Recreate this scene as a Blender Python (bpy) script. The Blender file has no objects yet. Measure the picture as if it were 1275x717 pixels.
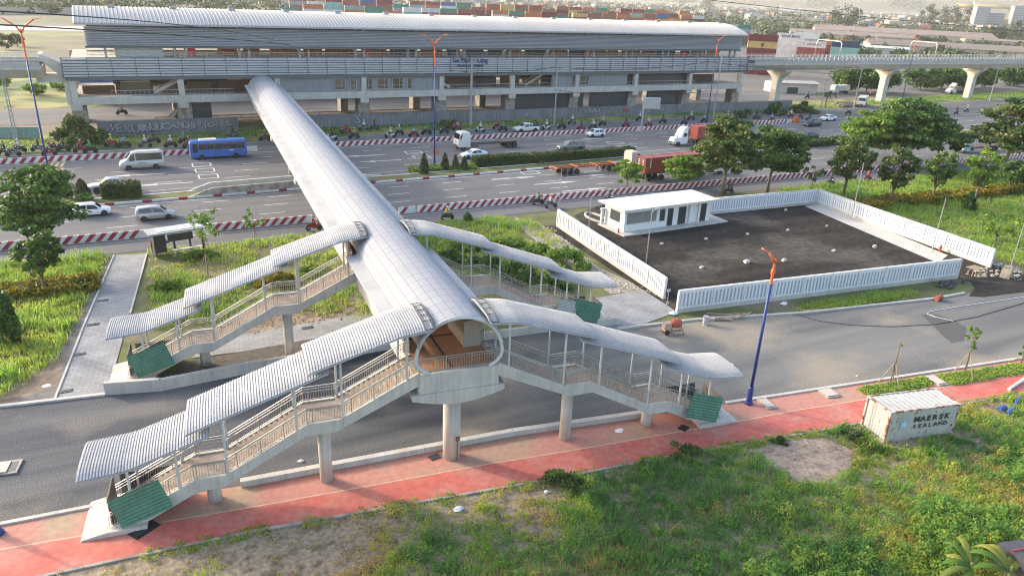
import bpy, math, random
import numpy as np
from mathutils import Vector, Matrix
R_ = math.radians
S = bpy.context.scene
COL = S.collection
# ------------------------------------------------------------------ camera
F_PX, IW, IH, HC = 911.0, 1275.0, 717.0, 29.0
YAW, PITCH, ROLL = R_(63.05), R_(21.98), R_(2.564)
FW = np.array([math.cos(YAW)*math.cos(PITCH), math.sin(YAW)*math.cos(PITCH), -math.sin(PITCH)])
_r = np.array([math.sin(YAW), -math.cos(YAW), 0.0]); _u = np.cross(_r, FW)
RT = math.cos(ROLL)*_r + math.sin(ROLL)*_u
UP = -math.sin(ROLL)*_r + math.cos(ROLL)*_u
cam = bpy.data.objects.new('camera', bpy.data.cameras.new('camera')); COL.objects.link(cam)
cam.data.sensor_width = 36.0; cam.data.lens = F_PX/IW*36.0
cam.data.clip_start = 0.5; cam.data.clip_end = 9000
cam.matrix_world = Matrix(((RT[0], UP[0], -FW[0], 0), (RT[1], UP[1], -FW[1], 0), (RT[2], UP[2], -FW[2], HC), (0, 0, 0, 1)))
S.camera = cam
# ------------------------------------------------------------------ light
SUN_AZ, SUN_EL = 131.0, 21.0            # azimuth counted from +X, sun behind the station on the left
w = bpy.data.worlds.new('World'); S.world = w; w.use_nodes = True
nt = w.node_tree; bg = nt.nodes['Background']
sky = nt.nodes.new('ShaderNodeTexSky'); sky.sky_type = 'NISHITA'; sky.sun_disc = False
sky.sun_elevation = R_(SUN_EL); sky.sun_rotation = R_(90 - SUN_AZ)
sky.air_density = 1.0; sky.dust_density = 3.5; sky.ozone_density = 0.6
nt.links.new(sky.outputs[0], bg.inputs[0]); bg.inputs[1].default_value = 0.15
sl = bpy.data.lights.new('sun', 'SUN'); sun = bpy.data.objects.new('sun', sl); COL.objects.link(sun)
sl.energy = 1.0; sl.angle = R_(2.2); sl.color = (1.0, 0.91, 0.79)
_d = Vector((math.cos(R_(SUN_AZ))*math.cos(R_(SUN_EL)), math.sin(R_(SUN_AZ))*math.cos(R_(SUN_EL)), math.sin(R_(SUN_EL))))
sun.rotation_euler = _d.to_track_quat('Z', 'Y').to_euler(); sun.location = (0, 0, 80)
vs = S.view_settings; vs.view_transform = 'Standard'; vs.look = 'None'; vs.gamma = 1.0; vs.exposure = 1.78
S.render.film_transparent = False
try:
    S.cycles.pixel_filter_type = 'BLACKMAN_HARRIS'; S.cycles.filter_width = 1.1; S.cycles.max_bounces = 6; S.cycles.diffuse_bounces = 3; S.cycles.glossy_bounces = 3
    S.cycles.transmission_bounces = 4; S.cycles.transparent_max_bounces = 6; S.cycles.volume_bounces = 1
    S.cycles.use_denoising = True; S.cycles.denoising_prefilter = 'NONE'
except Exception:
    pass

# ------------------------------------------------------------------ survey helpers
def g(px, py, z=0.0):
    """Place in the world (height z) that the surveyed picture position px, py stands for."""
    d = FW + RT*(px-IW/2)/F_PX - UP*(py-IH/2)/F_PX
    t = (z-HC)/d[2]
    return Vector((d[0]*t, d[1]*t, z))
def atY(px, py, Y):
    d = FW + RT*(px-IW/2)/F_PX - UP*(py-IH/2)/F_PX
    t = Y/d[1]
    return Vector((d[0]*t, Y, HC+d[2]*t))
def tall(px, py, py2, z=0.0):
    """height of an upright thing whose foot is at px, py and whose top is on row py2"""
    b = np.array(g(px, py, z)); lo, hi = 0.0, 60.0
    for _ in range(40):
        m = (lo+hi)/2; v = b+np.array([0, 0, m])-np.array([0, 0, HC])
        if IH/2-F_PX*(v@UP)/(v@FW) > py2: lo = m
        else: hi = m
    return lo

# ------------------------------------------------------------------ object helpers
def tag(o, label=None, cat=None, group=None, kind=None):
    if label: o['label'] = label
    if cat: o['category'] = cat
    if group: o['group'] = group
    if kind: o['kind'] = kind
    return o
def root(name, loc=(0, 0, 0), rz=0.0, label=None, cat=None, group=None, kind=None):
    o = bpy.data.objects.new(name, None); COL.objects.link(o)
    o.location = loc; o.rotation_euler = (0, 0, rz); o.empty_display_size = 0.3
    return tag(o, label, cat, group, kind)
def rootloc(p):
    while p.parent: p = p.parent
    return Vector(p.location)
def link(name, me, parent=None):
    o = bpy.data.objects.new(name, me); COL.objects.link(o)
    if parent: o.parent = parent
    return o
def copy_tree(o, parent=None):
    c = o.copy(); COL.objects.link(c); c.parent = parent
    for ch in list(o.children): copy_tree(ch, c)
    return c
def place(proto, used, loc, rz, label, group=None, scale=None, cat=None):
    """first time use the thing itself, later a copy of it and of all its parts"""
    o = proto if not used else copy_tree(proto)
    used.append(o); o.location = loc; o.rotation_euler = (0, 0, rz)
    if scale: o.scale = (scale, scale, scale) if isinstance(scale, (int, float)) else scale
    tag(o, label, cat, group); return o

class MB:
    def __init__(s): s.v = []; s.f = []; s.m = []; s.cur = 0; s.uv = None
    def mat(s, i): s.cur = i; return s
    def add(s, vs, fs):
        n = len(s.v); s.v += [tuple(p) for p in vs]
        for f in fs: s.f.append(tuple(n+i for i in f)); s.m.append(s.cur)
        return s
    def quad(s, *p): return s.add(p, [tuple(range(len(p)))])
    def pbox(s, o, a, b, c):
        o, a, b, c = Vector(o), Vector(a), Vector(b), Vector(c)
        P = [o, o+a, o+a+b, o+b, o+c, o+a+c, o+a+b+c, o+b+c]
        return s.add(P, [(0, 3, 2, 1), (4, 5, 6, 7), (0, 1, 5, 4), (1, 2, 6, 5), (2, 3, 7, 6), (3, 0, 4, 7)])
    def box(s, c, d, rz=0.0):
        ca, sa = math.cos(rz), math.sin(rz)
        a = Vector((ca*d[0], sa*d[0], 0)); b = Vector((-sa*d[1], ca*d[1], 0)); e = Vector((0, 0, d[2]))
        return s.pbox(Vector(c)-a/2-b/2-e/2, a, b, e)
    def bbox(s, x0, x1, y0, y1, z0, z1): return s.box(((x0+x1)/2, (y0+y1)/2, (z0+z1)/2), (x1-x0, y1-y0, z1-z0))
    def ext(s, pts, vec):
        n = len(pts); vec = Vector(vec)
        P = [Vector(p) for p in pts]; P += [p+vec for p in P]
        return s.add(P, [tuple(range(n-1, -1, -1)), tuple(range(n, 2*n))]+[(i, (i+1) % n, n+(i+1) % n, n+i) for i in range(n)])
    def bar(s, p, q, w_, h=None, up=(0, 0, 1)):
        p, q = Vector(p), Vector(q); h = h or w_; d = (q-p).normalized()
        sd = d.cross(Vector(up))
        if sd.length < 1e-4: sd = d.cross(Vector((0, 1, 0)))
        sd.normalize(); t = sd.cross(d)
        return s.pbox(p-sd*w_/2-t*h/2, sd*w_, t*h, q-p)
    def tube(s, path, r, n=7, cap=True):
        path = [Vector(p) for p in path]; k = len(path)
        rs = r if isinstance(r, (list, tuple)) else [r]*k
        base = len(s.v); ref = None
        for i, p in enumerate(path):
            d = (path[min(i+1, k-1)]-path[max(i-1, 0)]).normalized()
            if ref is None:
                ref = d.cross(Vector((0, 0, 1)))
                if ref.length < 1e-3: ref = Vector((1, 0, 0))
            ref = (ref-d*ref.dot(d))
            if ref.length < 1e-4: ref = d.orthogonal()
            ref.normalize(); b = d.cross(ref)
            for j in range(n):
                an = 2*math.pi*j/n
                s.v.append(tuple(p+(ref*math.cos(an)+b*math.sin(an))*rs[i]))
        for i in range(k-1):
            for j in range(n):
                a = base+i*n+j; b2 = base+i*n+(j+1) % n
                s.f.append((a, b2, b2+n, a+n)); s.m.append(s.cur)
        if cap:
            s.f.append(tuple(base+j for j in range(n-1, -1, -1))); s.m.append(s.cur)
            s.f.append(tuple(base+(k-1)*n+j for j in range(n))); s.m.append(s.cur)
        return s
    def cyl(s, p, q, r0, r1=None, n=12): return s.tube([p, q], [r0, r0 if r1 is None else r1], n)
    def lathe(s, prof, c=(0, 0, 0), n=14, ax='z'):
        """profile of (radius, height) turned round the axis through c"""
        base = len(s.v); c = Vector(c)
        for r, h in prof:
            for j in range(n):
                a = 2*math.pi*j/n; x, y = r*math.cos(a), r*math.sin(a)
                s.v.append(tuple(c+Vector({'z': (x, y, h), 'y': (x, h, y), 'x': (h, x, y)}[ax])))
        for i in range(len(prof)-1):
            for j in range(n):
                a = base+i*n+j; b = base+i*n+(j+1) % n
                s.f.append((a, b, b+n, a+n)); s.m.append(s.cur)
        s.f.append(tuple(base+j for j in range(n-1, -1, -1))); s.m.append(s.cur)
        s.f.append(tuple(base+(len(prof)-1)*n+j for j in range(n))); s.m.append(s.cur)
        return s
    def loft(s, rings, cap=True):
        n = len(rings[0]); base = len(s.v)
        for r in rings: s.v += [tuple(p) for p in r]
        for i in range(len(rings)-1):
            for j in range(n):
                a = base+i*n+j; b = base+i*n+(j+1) % n
                s.f.append((a, b, b+n, a+n)); s.m.append(s.cur)
        if cap:
            s.f.append(tuple(base+j for j in range(n-1, -1, -1))); s.m.append(s.cur)
            s.f.append(tuple(base+(len(rings)-1)*n+j for j in range(n))); s.m.append(s.cur)
        return s
    def sheet(s, rows):
        """rows of points joined into an open surface"""
        n = len(rows[0]); base = len(s.v)
        for r in rows: s.v += [tuple(p) for p in r]
        for i in range(len(rows)-1):
            for j in range(n-1):
                a = base+i*n+j
                s.f.append((a, a+1, a+1+n, a+n)); s.m.append(s.cur)
        return s
    def mesh(s, name, mats, off=None, smooth=False):
        me = bpy.data.meshes.new(name)
        vv = s.v if off is None else [(p[0]-off[0], p[1]-off[1], p[2]-off[2]) for p in s.v]
        me.from_pydata(vv, [], s.f)
        for m in (mats if isinstance(mats, (list, tuple)) else [mats]): me.materials.append(m)
        if max(s.m, default=0) > 0: me.polygons.foreach_set('material_index', s.m)
        if smooth: me.polygons.foreach_set('use_smooth', [True]*len(me.polygons))
        me.update(); return me
    def build(s, name, mats, parent=None, world=False, smooth=False):
        return link(name, s.mesh(name, mats, rootloc(parent) if (parent and world) else None, smooth), parent)
    def fixed(s, name, mats, smooth=False, **kw):
        """one-mesh thing whose origin sits at the middle of its foot"""
        a = np.array(s.v); c = Vector(((a[:, 0].min()+a[:, 0].max())/2, (a[:, 1].min()+a[:, 1].max())/2, a[:, 2].min()))
        o = link(name, s.mesh(name, mats, c, smooth)); o.location = c
        return tag(o, **kw)

def np_mesh(name, verts, n_per, mats, tint=None, smooth=False):
    """mesh of many separate n_per-sided faces from a numpy array (N*n_per, 3)"""
    verts = np.asarray(verts, dtype=np.float32); nv = len(verts); nf = nv//n_per
    me = bpy.data.meshes.new(name)
    me.vertices.add(nv); me.vertices.foreach_set('co', verts.ravel())
    me.loops.add(nv); me.loops.foreach_set('vertex_index', np.arange(nv, dtype=np.int32))
    me.polygons.add(nf); me.polygons.foreach_set('loop_start', np.arange(0, nv, n_per, dtype=np.int32))
    me.polygons.foreach_set('loop_total', np.full(nf, n_per, dtype=np.int32))
    for m in (mats if isinstance(mats, (list, tuple)) else [mats]): me.materials.append(m)
    if tint is not None:
        at = me.attributes.new('tint', 'FLOAT', 'POINT'); at.data.foreach_set('value', np.repeat(np.asarray(tint, dtype=np.float32), n_per))
    me.update(calc_edges=True); me.validate(); return me

def vnoise(x, y, seed=0):
    """smooth value noise, 0..1, for arrays"""
    def h(i, j):
        n = (i*374761393+j*668265263+seed*1442695041) & 0x7fffffff
        n = ((n ^ (n >> 13))*1274126177) & 0x7fffffff
        return ((n ^ (n >> 16)) & 0xffff)/65535.0
    x = np.asarray(x, float); y = np.asarray(y, float)
    i = np.floor(x).astype(np.int64); j = np.floor(y).astype(np.int64); fx = x-i; fy = y-j
    fx = fx*fx*(3-2*fx); fy = fy*fy*(3-2*fy)
    return (h(i, j)*(1-fx)+h(i+1, j)*fx)*(1-fy)+(h(i, j+1)*(1-fx)+h(i+1, j+1)*fx)*fy

# ------------------------------------------------------------------ materials
def M(name, col, rough=.6, metal=0.0, var=.12, scale=3.0, bump=0.0, bscale=20.0, col2=None, c2scale=.5, c2lo=.5, c2hi=.62, emit=0, spec=.5, streak=0.0):
    m = bpy.data.materials.new(name); m.use_nodes = True; t = m.node_tree; N = t.nodes; Lk = t.links
    b = N['Principled BSDF']; b.inputs['Roughness'].default_value = rough; b.inputs['Metallic'].default_value = metal
    b.inputs['Specular IOR Level'].default_value = spec
    geo = N.new('ShaderNodeNewGeometry'); out = None
    def noise(sc, det=4):
        n = N.new('ShaderNodeTexNoise'); n.inputs['Scale'].default_value = sc; n.inputs['Detail'].default_value = det
        Lk.new(geo.outputs['Position'], n.inputs['Vector']); return n
    rgb = N.new('ShaderNodeRGB'); rgb.outputs[0].default_value = (*col, 1); out = rgb.outputs[0]
    if col2:
        n = noise(c2scale, 5); r = N.new('ShaderNodeMapRange'); r.inputs[1].default_value = c2lo; r.inputs[2].default_value = c2hi
        Lk.new(n.outputs[0], r.inputs[0]); mx = N.new('ShaderNodeMix'); mx.data_type = 'RGBA'
        Lk.new(r.outputs[0], mx.inputs[0]); Lk.new(out, mx.inputs[6]); mx.inputs[7].default_value = (*col2, 1); out = mx.outputs[2]
    if var:
        n = noise(scale); r = N.new('ShaderNodeMapRange'); r.inputs[1].default_value = .25; r.inputs[2].default_value = .75
        r.inputs[3].default_value = 1-var; r.inputs[4].default_value = 1+var; Lk.new(n.outputs[0], r.inputs[0])
        h = N.new('ShaderNodeVectorMath'); h.operation = 'SCALE'; Lk.new(out, h.inputs[0]); Lk.new(r.outputs[0], h.inputs['Scale']); out = h.outputs[0]
    if streak:                                            # rain streaks running down faces
        mp = N.new('ShaderNodeMapping'); mp.inputs['Scale'].default_value = (3.0, 3.0, .12); Lk.new(geo.outputs['Position'], mp.inputs[0])
        n = N.new('ShaderNodeTexNoise'); n.inputs['Scale'].default_value = 1.6; n.inputs['Detail'].default_value = 5; Lk.new(mp.outputs[0], n.inputs['Vector'])
        r = N.new('ShaderNodeMapRange'); r.inputs[1].default_value = .45; r.inputs[2].default_value = .75; r.inputs[3].default_value = 1; r.inputs[4].default_value = 1-streak
        Lk.new(n.outputs[0], r.inputs[0]); h = N.new('ShaderNodeVectorMath'); h.operation = 'SCALE'; Lk.new(out, h.inputs[0]); Lk.new(r.outputs[0], h.inputs['Scale']); out = h.outputs[0]
    Lk.new(out, b.inputs['Base Color'])
    if bump:
        n = noise(bscale, 6); bp = N.new('ShaderNodeBump'); bp.inputs['Strength'].default_value = bump; bp.inputs['Distance'].default_value = .05
        Lk.new(n.outputs[0], bp.inputs['Height']); Lk.new(bp.outputs[0], b.inputs['Normal'])
    if emit:
        b.inputs['Emission Color'].default_value = (*col, 1); b.inputs['Emission Strength'].default_value = emit
    return m
def leaf_mat(name, stops, trans=.35):
    """leaves: colour by the tint each leaf carries, some light passes through"""
    m = bpy.data.materials.new(name); m.use_nodes = True; t = m.node_tree; N = t.nodes; Lk = t.links
    a = N.new('ShaderNodeAttribute'); a.attribute_name = 'tint'; r = N.new('ShaderNodeValToRGB')
    Lk.new(a.outputs['Fac'], r.inputs[0]); e = r.color_ramp.elements
    while len(e) < len(stops): e.new(.5)
    for k, c in zip(e, stops): k.position = c[0]; k.color = (*c[1], 1)
    b = N['Principled BSDF']; b.inputs['Roughness'].default_value = .55; b.inputs['Specular IOR Level'].default_value = .3
    Lk.new(r.outputs[0], b.inputs['Base Color'])
    tr = N.new('ShaderNodeBsdfTranslucent'); Lk.new(r.outputs[0], tr.inputs['Color'])
    mx = N.new('ShaderNodeMixShader'); mx.inputs[0].default_value = trans
    Lk.new(b.outputs[0], mx.inputs[1]); Lk.new(tr.outputs[0], mx.inputs[2]); Lk.new(mx.outputs[0], N['Material Output'].inputs['Surface'])
    return m

CONC = M('concrete', (.42, .40, .37), .85, var=.14, scale=.8, bump=.15, bscale=9, streak=.22)
CONC2 = M('pale_concrete', (.50, .475, .43), .85, var=.14, scale=.7, bump=.12, bscale=9, streak=.2)
CONCD = M('dirty_concrete', (.34, .31, .27), .9, var=.2, scale=1.2, bump=.2, bscale=12, col2=(.24, .20, .16), c2scale=.9)
WHITE = M('white_paint', (.62, .63, .64), .5, var=.06, scale=.7, streak=.08)
RIBW = M('ribbed_white_metal', (.37, .375, .385), .75, 0, var=.12, scale=.6, streak=.14, spec=.12)
GREYM = M('grey_metal', (.36, .37, .39), .45, .3, var=.08)
POSTW = M('pale_green_grey_post_paint', (.50, .53, .52), .5, var=.06)
STEEL = M('galvanised_steel', (.50, .50, .50), .42, .7, var=.1)
RAILM = M('brushed_rail_steel', (.42, .41, .40), .4, .6, var=.08)
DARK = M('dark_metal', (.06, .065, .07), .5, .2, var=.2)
BLACK = M('black_rubber', (.022, .022, .024), .75, var=.15)
GLASS = M('tinted_glass', (.018, .022, .026), .08, 0, var=0, spec=.8)
GLASSW = M('window_glass', (.06, .075, .08), .08, 0, var=.1, spec=.9)
TERR = M('terracotta_floor', (.42, .20, .10), .8, var=.15, scale=2.0, bump=.1)
LAMPB = M('blue_pole_paint', (.022, .045, .20), .45, var=.1)
LAMPO = M('orange_pole_paint', (.75, .14, .04), .5, var=.08)
BARW = M('white_barrier_paint', (.62, .60, .57), .7, var=.12, scale=1.5)
BARR = M('red_barrier_paint', (.30, .028, .04), .7, var=.18, scale=1.5)
GREENM = M('green_sheet_metal', (.075, .205, .135), .6, 0, var=.16, scale=1.2, streak=.25)
BARK = M('bark', (.15, .115, .085), .9, var=.25, scale=4, bump=.4, bscale=14)
WOOD = M('weathered_timber', (.33, .25, .17), .85, var=.25, scale=3, bump=.2)
PLASW = M('white_litter', (.72, .72, .74), .6, var=.1)
SIGNB = M('sign_blue', (.03, .05, .17), .5, var=.05)
REDP = M('red_plastic', (.55, .05, .03), .5, var=.1)
ORANGEP = M('orange_plastic', (.75, .17, .04), .5, var=.1)
_cc = {}
def paint(col, rough=.32, metal=.0, name=None):
    k = (col, rough, metal)
    if k not in _cc: _cc[k] = M((name or 'paint')+'_%d' % len(_cc), col, rough, metal, var=.05, scale=1.5)
    return _cc[k]
def textmesh(body, size, mat, name='lettering', depth=.01, bold=0.0, align='CENTER'):
    cu = bpy.data.curves.new(name, 'FONT'); cu.body = body; cu.size = size; cu.extrude = depth; cu.offset = bold
    cu.align_x = align; cu.align_y = 'CENTER'; cu.resolution_u = 2
    o = bpy.data.objects.new('tmp', cu); COL.objects.link(o)
    dg = bpy.context.evaluated_depsgraph_get(); me = bpy.data.meshes.new_from_object(o.evaluated_get(dg))
    bpy.data.objects.remove(o); bpy.data.curves.remove(cu); me.name = name
    me.materials.clear(); me.materials.append(mat); return me
def set_text(parent, body, size, mat, loc, xdir, zdir=(0, 0, 1), bold=0.0, name='lettering', depth=.01, sx=1.0):
    """lettering that lies on a face: runs along xdir, stands along zdir (in the parent's own frame)"""
    me = textmesh(body, size, mat, name, depth, bold)
    X = Vector(xdir).normalized(); Z = Vector(zdir).normalized(); Nn = X.cross(Z)
    me.transform(Matrix(((X.x*sx, Z.x, Nn.x, loc[0]), (X.y*sx, Z.y, Nn.y, loc[1]), (X.z*sx, Z.z, Nn.z, loc[2]), (0, 0, 0, 1))))
    return link(name, me, parent)
# ================================================================== the ground, roads and paths
def uvmat_asphalt(name, c1, c2, tan=None, rough=.85, grain=6.0, amp=.2):
    m = bpy.data.materials.new(name); m.use_nodes = True; t = m.node_tree; N = t.nodes; Lk = t.links; b = N['Principled BSDF']
    b.inputs['Roughness'].default_value = rough; b.inputs['Specular IOR Level'].default_value = .12
    geo = N.new('ShaderNodeNewGeometry')
    def nz(scale3, sc, det, lo, hi):
        mp = N.new('ShaderNodeMapping'); mp.inputs['Scale'].default_value = scale3; mp.inputs['Rotation'].default_value = (0, 0, R_(-2)); Lk.new(geo.outputs['Position'], mp.inputs[0])
        n = N.new('ShaderNodeTexNoise'); n.inputs['Scale'].default_value = sc; n.inputs['Detail'].default_value = det; Lk.new(mp.outputs[0], n.inputs['Vector'])
        r = N.new('ShaderNodeMapRange'); r.inputs[1].default_value = lo; r.inputs[2].default_value = hi; Lk.new(n.outputs[0], r.inputs[0]); return r.outputs[0]
    def mix(f, a, c):
        x = N.new('ShaderNodeMix'); x.data_type = 'RGBA'; Lk.new(f, x.inputs[0])
        for i, q in ((6, a), (7, c)):
            if isinstance(q, tuple): x.inputs[i].default_value = (*q, 1)
            else: Lk.new(q, x.inputs[i])
        return x.outputs[2]
    o = mix(nz((.035, .38, 1), 1, 4, .35, .65), c1, c2)
    if tan: o = mix(nz((.07, .09, 1), 1, 6, .52, .66), o, tan)
    f = nz((1, 1, 1), grain, 10, .3, .7); sc = N.new('ShaderNodeMapRange'); sc.inputs[3].default_value = 1-amp; sc.inputs[4].default_value = 1+amp; Lk.new(f, sc.inputs[0])
    h = N.new('ShaderNodeVectorMath'); h.operation = 'SCALE'; Lk.new(o, h.inputs[0]); Lk.new(sc.outputs[0], h.inputs['Scale'])
    Lk.new(h.outputs[0], b.inputs['Base Color'])
    bp = N.new('ShaderNodeBump'); bp.inputs['Strength'].default_value = .14; bp.inputs['Distance'].default_value = .02
    Lk.new(nz((1, 1, 1), 14.0, 8, .2, .8), bp.inputs['Height']); Lk.new(bp.outputs[0], b.inputs['Normal'])
    return m
ASPH = uvmat_asphalt('worn_asphalt', (.128, .128, .132), (.175, .170, .165))
GRAV = uvmat_asphalt('rolled_gravel', (.062, .067, .076), (.135, .137, .140), (.21, .19, .165), .95, 11.0, .42)
GRAV2 = uvmat_asphalt('rolled_gravel_sandy', (.125, .126, .126), (.20, .195, .18), (.29, .25, .195), .95, 11.0, .36)
LOTM = uvmat_asphalt('fresh_asphalt', (.026, .023, .021), (.048, .042, .036), (.082, .073, .063), .95, 1.2, .35)
PATHR = M('red_paving', (.50, .125, .095), .85, var=.2, scale=2.2, bump=.2, bscale=30, col2=(.47, .20, .155), c2scale=.45, c2lo=.44, c2hi=.70)
PATHP = M('faded_red_paving', (.47, .21, .16), .88, var=.16, scale=2.4, bump=.2, bscale=30, col2=(.37, .26, .175), c2scale=.20, c2lo=.50, c2hi=.66)
SOIL = M('dry_soil', (.29, .225, .155), .95, var=.45, scale=3.5, bump=.9, bscale=7, col2=(.13, .11, .06), c2scale=1.1, c2lo=.48, c2hi=.66)
SOILG = M('grassy_soil', (.115, .125, .04), .95, var=.3, scale=.6, bump=.5, bscale=5, col2=(.22, .17, .11), c2scale=.10, c2lo=.54, c2hi=.66)
DIRT = M('bare_dirt', (.20, .145, .10), .95, var=.35, scale=1.6, bump=.7, bscale=5, col2=(.30, .24, .17), c2scale=.5, c2lo=.45, c2hi=.6)
SANDM = M('sandy_ground', (.13, .112, .07), .95, var=.35, scale=.05, col2=(.17, .18, .06), c2scale=.03, c2lo=.5, c2hi=.6)
FIELD = M('green_field', (.065, .115, .025), .95, var=.3, scale=.12, col2=(.22, .21, .07), c2scale=.06, c2lo=.48, c2hi=.6)
YARD = M('yard_concrete', (.115, .105, .093), .9, var=.18, scale=.05, col2=(.16, .145, .125), c2scale=.02)
BASEG = M('far_ground', (.15, .13, .10), .95, var=.25, scale=.02, col2=(.10, .12, .05), c2scale=.012, c2lo=.46, c2hi=.6)
PAINT = M('road_marking_paint', (.58, .57, .54), .7, var=.18, scale=2.5)
PAINTY = M('yellow_road_paint', (.55, .38, .16), .7, var=.2, scale=2.5)
WATER = M('canal_water', (.33, .33, .32), .25, var=.05)
def tile_mat(name, c1, c2, mortar, sx, ang):
    m = bpy.data.materials.new(name); m.use_nodes = True; t = m.node_tree; N = t.nodes; Lk = t.links; b = N['Principled BSDF']; b.inputs['Roughness'].default_value = .85
    geo = N.new('ShaderNodeNewGeometry'); mp = N.new('ShaderNodeMapping'); mp.inputs['Rotation'].default_value = (0, 0, ang); Lk.new(geo.outputs['Position'], mp.inputs[0])
    br = N.new('ShaderNodeTexBrick'); br.inputs['Scale'].default_value = sx; br.inputs['Color1'].default_value = (*c1, 1); br.inputs['Color2'].default_value = (*c2, 1)
    br.inputs['Mortar'].default_value = (*mortar, 1); br.inputs['Mortar Size'].default_value = .018; br.inputs['Brick Width'].default_value = .8; br.inputs['Row Height'].default_value = .4
    Lk.new(mp.outputs[0], br.inputs['Vector'])
    n = N.new('ShaderNodeTexNoise'); n.inputs['Scale'].default_value = .5; n.inputs['Detail'].default_value = 6; Lk.new(geo.outputs['Position'], n.inputs['Vector'])
    r = N.new('ShaderNodeMapRange'); r.inputs[1].default_value = .3; r.inputs[2].default_value = .7; r.inputs[3].default_value = .8; r.inputs[4].default_value = 1.15; Lk.new(n.outputs[0], r.inputs[0])
    h = N.new('ShaderNodeVectorMath'); h.operation = 'SCALE'; Lk.new(br.outputs[0], h.inputs[0]); Lk.new(r.outputs[0], h.inputs['Scale']); Lk.new(h.outputs[0], b.inputs['Base Color'])
    return m
TILE = tile_mat('grey_stone_paving', (.31, .31, .31), (.255, .26, .265), (.14, .14, .14), 1.0, R_(6))

def sheet(name, pts, z, mat, kind='structure'):
    me = bpy.data.meshes.new(name); me.from_pydata([(p[0], p[1], z) for p in pts], [], [tuple(range(len(pts)))])
    me.materials.append(mat); me.update()
    if me.polygons[0].normal.z < 0: me.flip_normals()
    return tag(link(name, me), kind=kind)
def G(*pp): return [g(*p) for p in pp]
sheet('ground', [(-5000, -600), (6000, -600), (6000, 8000), (-5000, 8000)], -.06, BASEG)
# --- highway: both carriageways and the two scooter lanes beside them
kerbY = lambda x: 110+.045*x                     # near kerb of the median
barY = lambda x: 140.3+.0185*x                   # foot of the far striped barrier
edgeY = lambda x: 148.5+.07*x
sheet('highway', [(-260, 88.7), (900, 88.7), (900, edgeY(900)), (-260, edgeY(-260))], 0.0, ASPH)
mk = MB()
def stripe(x0, x1, y, w_=.15, slope=0.0, mb=None, z=.006):
    (mb or mk).quad((x0, y+slope*x0-w_/2, z), (x1, y+slope*x1-w_/2, z), (x1, y+slope*x1+w_/2, z), (x0, y+slope*x0+w_/2, z))
for x0 in range(-60, 320, 9):                    # near carriageway, three dashed lane lines
    for k, y in enumerate((99.2, 103.5, 107.6)):
        stripe(x0+k*1.3, x0+k*1.3+3.4, y, .16, .02)
for x0 in range(-60, 320, 10):                   # far carriageway
    for k, y in enumerate((121.0, 125.4, 130.0, 134.5)):
        stripe(x0+k*2, x0+k*2+3.8, y, .18, .04)
stripe(-200, 500, 94.9, .14); stripe(-200, 500, 92.9, .12); stripe(-200, 500, 109.2, .16, .045)
stripe(-200, 500, 116.2, .16, .06); stripe(-200, 500, 139.2, .16, .0185); stripe(-200, 500, 142.2, .14, .0185); stripe(-200, 500, 147.6, .16, .07)
def arrow(x, y, d, L=7.0):
    z = .006
    stripe(min(x, x+d*L*.62), max(x, x+d*L*.62), y, .32)
    mk.quad((x+d*L*.58, y-.55, z), (x+d*L, y, z), (x+d*L*.58, y+.55, z))
for px, py, d in ((700, 238.5, 1), (705, 221, 1), (612, 224, 1), (775, 244, 1), (665, 230, 1)):
    p = g(px, py); arrow(p.x, p.y, d, 8.5)
for px, py in ((205, 216), (240, 227), (480, 192.5), (500, 199), (735, 181), (775, 190), (760, 172)):
    p = g(px, py); arrow(p.x, p.y, -1, 8.5)
def lane_box(px, py, n, step, w_=3.2, h=2.2):    # open rectangles and chevrons painted across the lanes
    p = g(px, py)
    for k in range(n):
        x, y = p.x+k*.15, p.y-k*step
        stripe(x-w_/2, x+w_/2, y-h/2, .22); stripe(x-w_/2, x+w_/2, y+h/2, .22)
        for xx in (x-w_/2, x+w_/2): mk.quad((xx-.12, y-h/2+.11, .006), (xx+.12, y-h/2+.11, .006), (xx+.12, y+h/2-.11, .006), (xx-.12, y+h/2-.11, .006))
lane_box(251, 205, 3, 4.4, 2.8, 2.6); lane_box(660, 215, 1, 3.6, 3, 2.2); lane_box(515, 190, 2, 4, 3, 2.4); lane_box(766, 178, 2, 4.2, 3.4, 2.4)
mk.build('road_markings', PAINT)['kind'] = 'structure'
yb = MB()
for k in range(5):
    p = g(44+k*7, 213)
    for j in range(2): yb.pbox((p.x, p.y-2+j*5, .002), (.45, 0, 0), (.3, 4, 0), (0, 0, .006))
yb.build('yellow_road_markings', PAINTY)['kind'] = 'structure'
# --- repaired patches, tar seams
rp = random.Random(14); pt = MB(); se = MB()
for k in range(26):
    x = rp.uniform(-20, 150); y = rp.choice([rp.uniform(95, 108), rp.uniform(118, 138), rp.uniform(89.5, 92)]); L = rp.uniform(2, 9); w_ = rp.uniform(.8, 2.2)
    pt.quad((x, y, .003), (x+L, y+.03*L, .003), (x+L, y+w_, .003), (x, y+w_-.03*L, .003))
for k in range(22):
    x = rp.uniform(-20, 150); y = rp.uniform(95, 136); q = [(x+i*rp.uniform(1.2, 2.4), y+rp.uniform(-.35, .35)+i*.03) for i in range(7)]
    for a, b in zip(q[:-1], q[1:]): se.quad((a[0], a[1]-.06, .004), (b[0], b[1]-.06, .004), (b[0], b[1]+.06, .004), (a[0], a[1]+.06, .004))
pt.build('road_patches', M('patched_asphalt', (.105, .105, .108), .9, var=.15))['kind'] = 'structure'; se.build('tar_seams', M('tar_seam', (.05, .05, .052), .8))['kind'] = 'structure'
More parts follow.
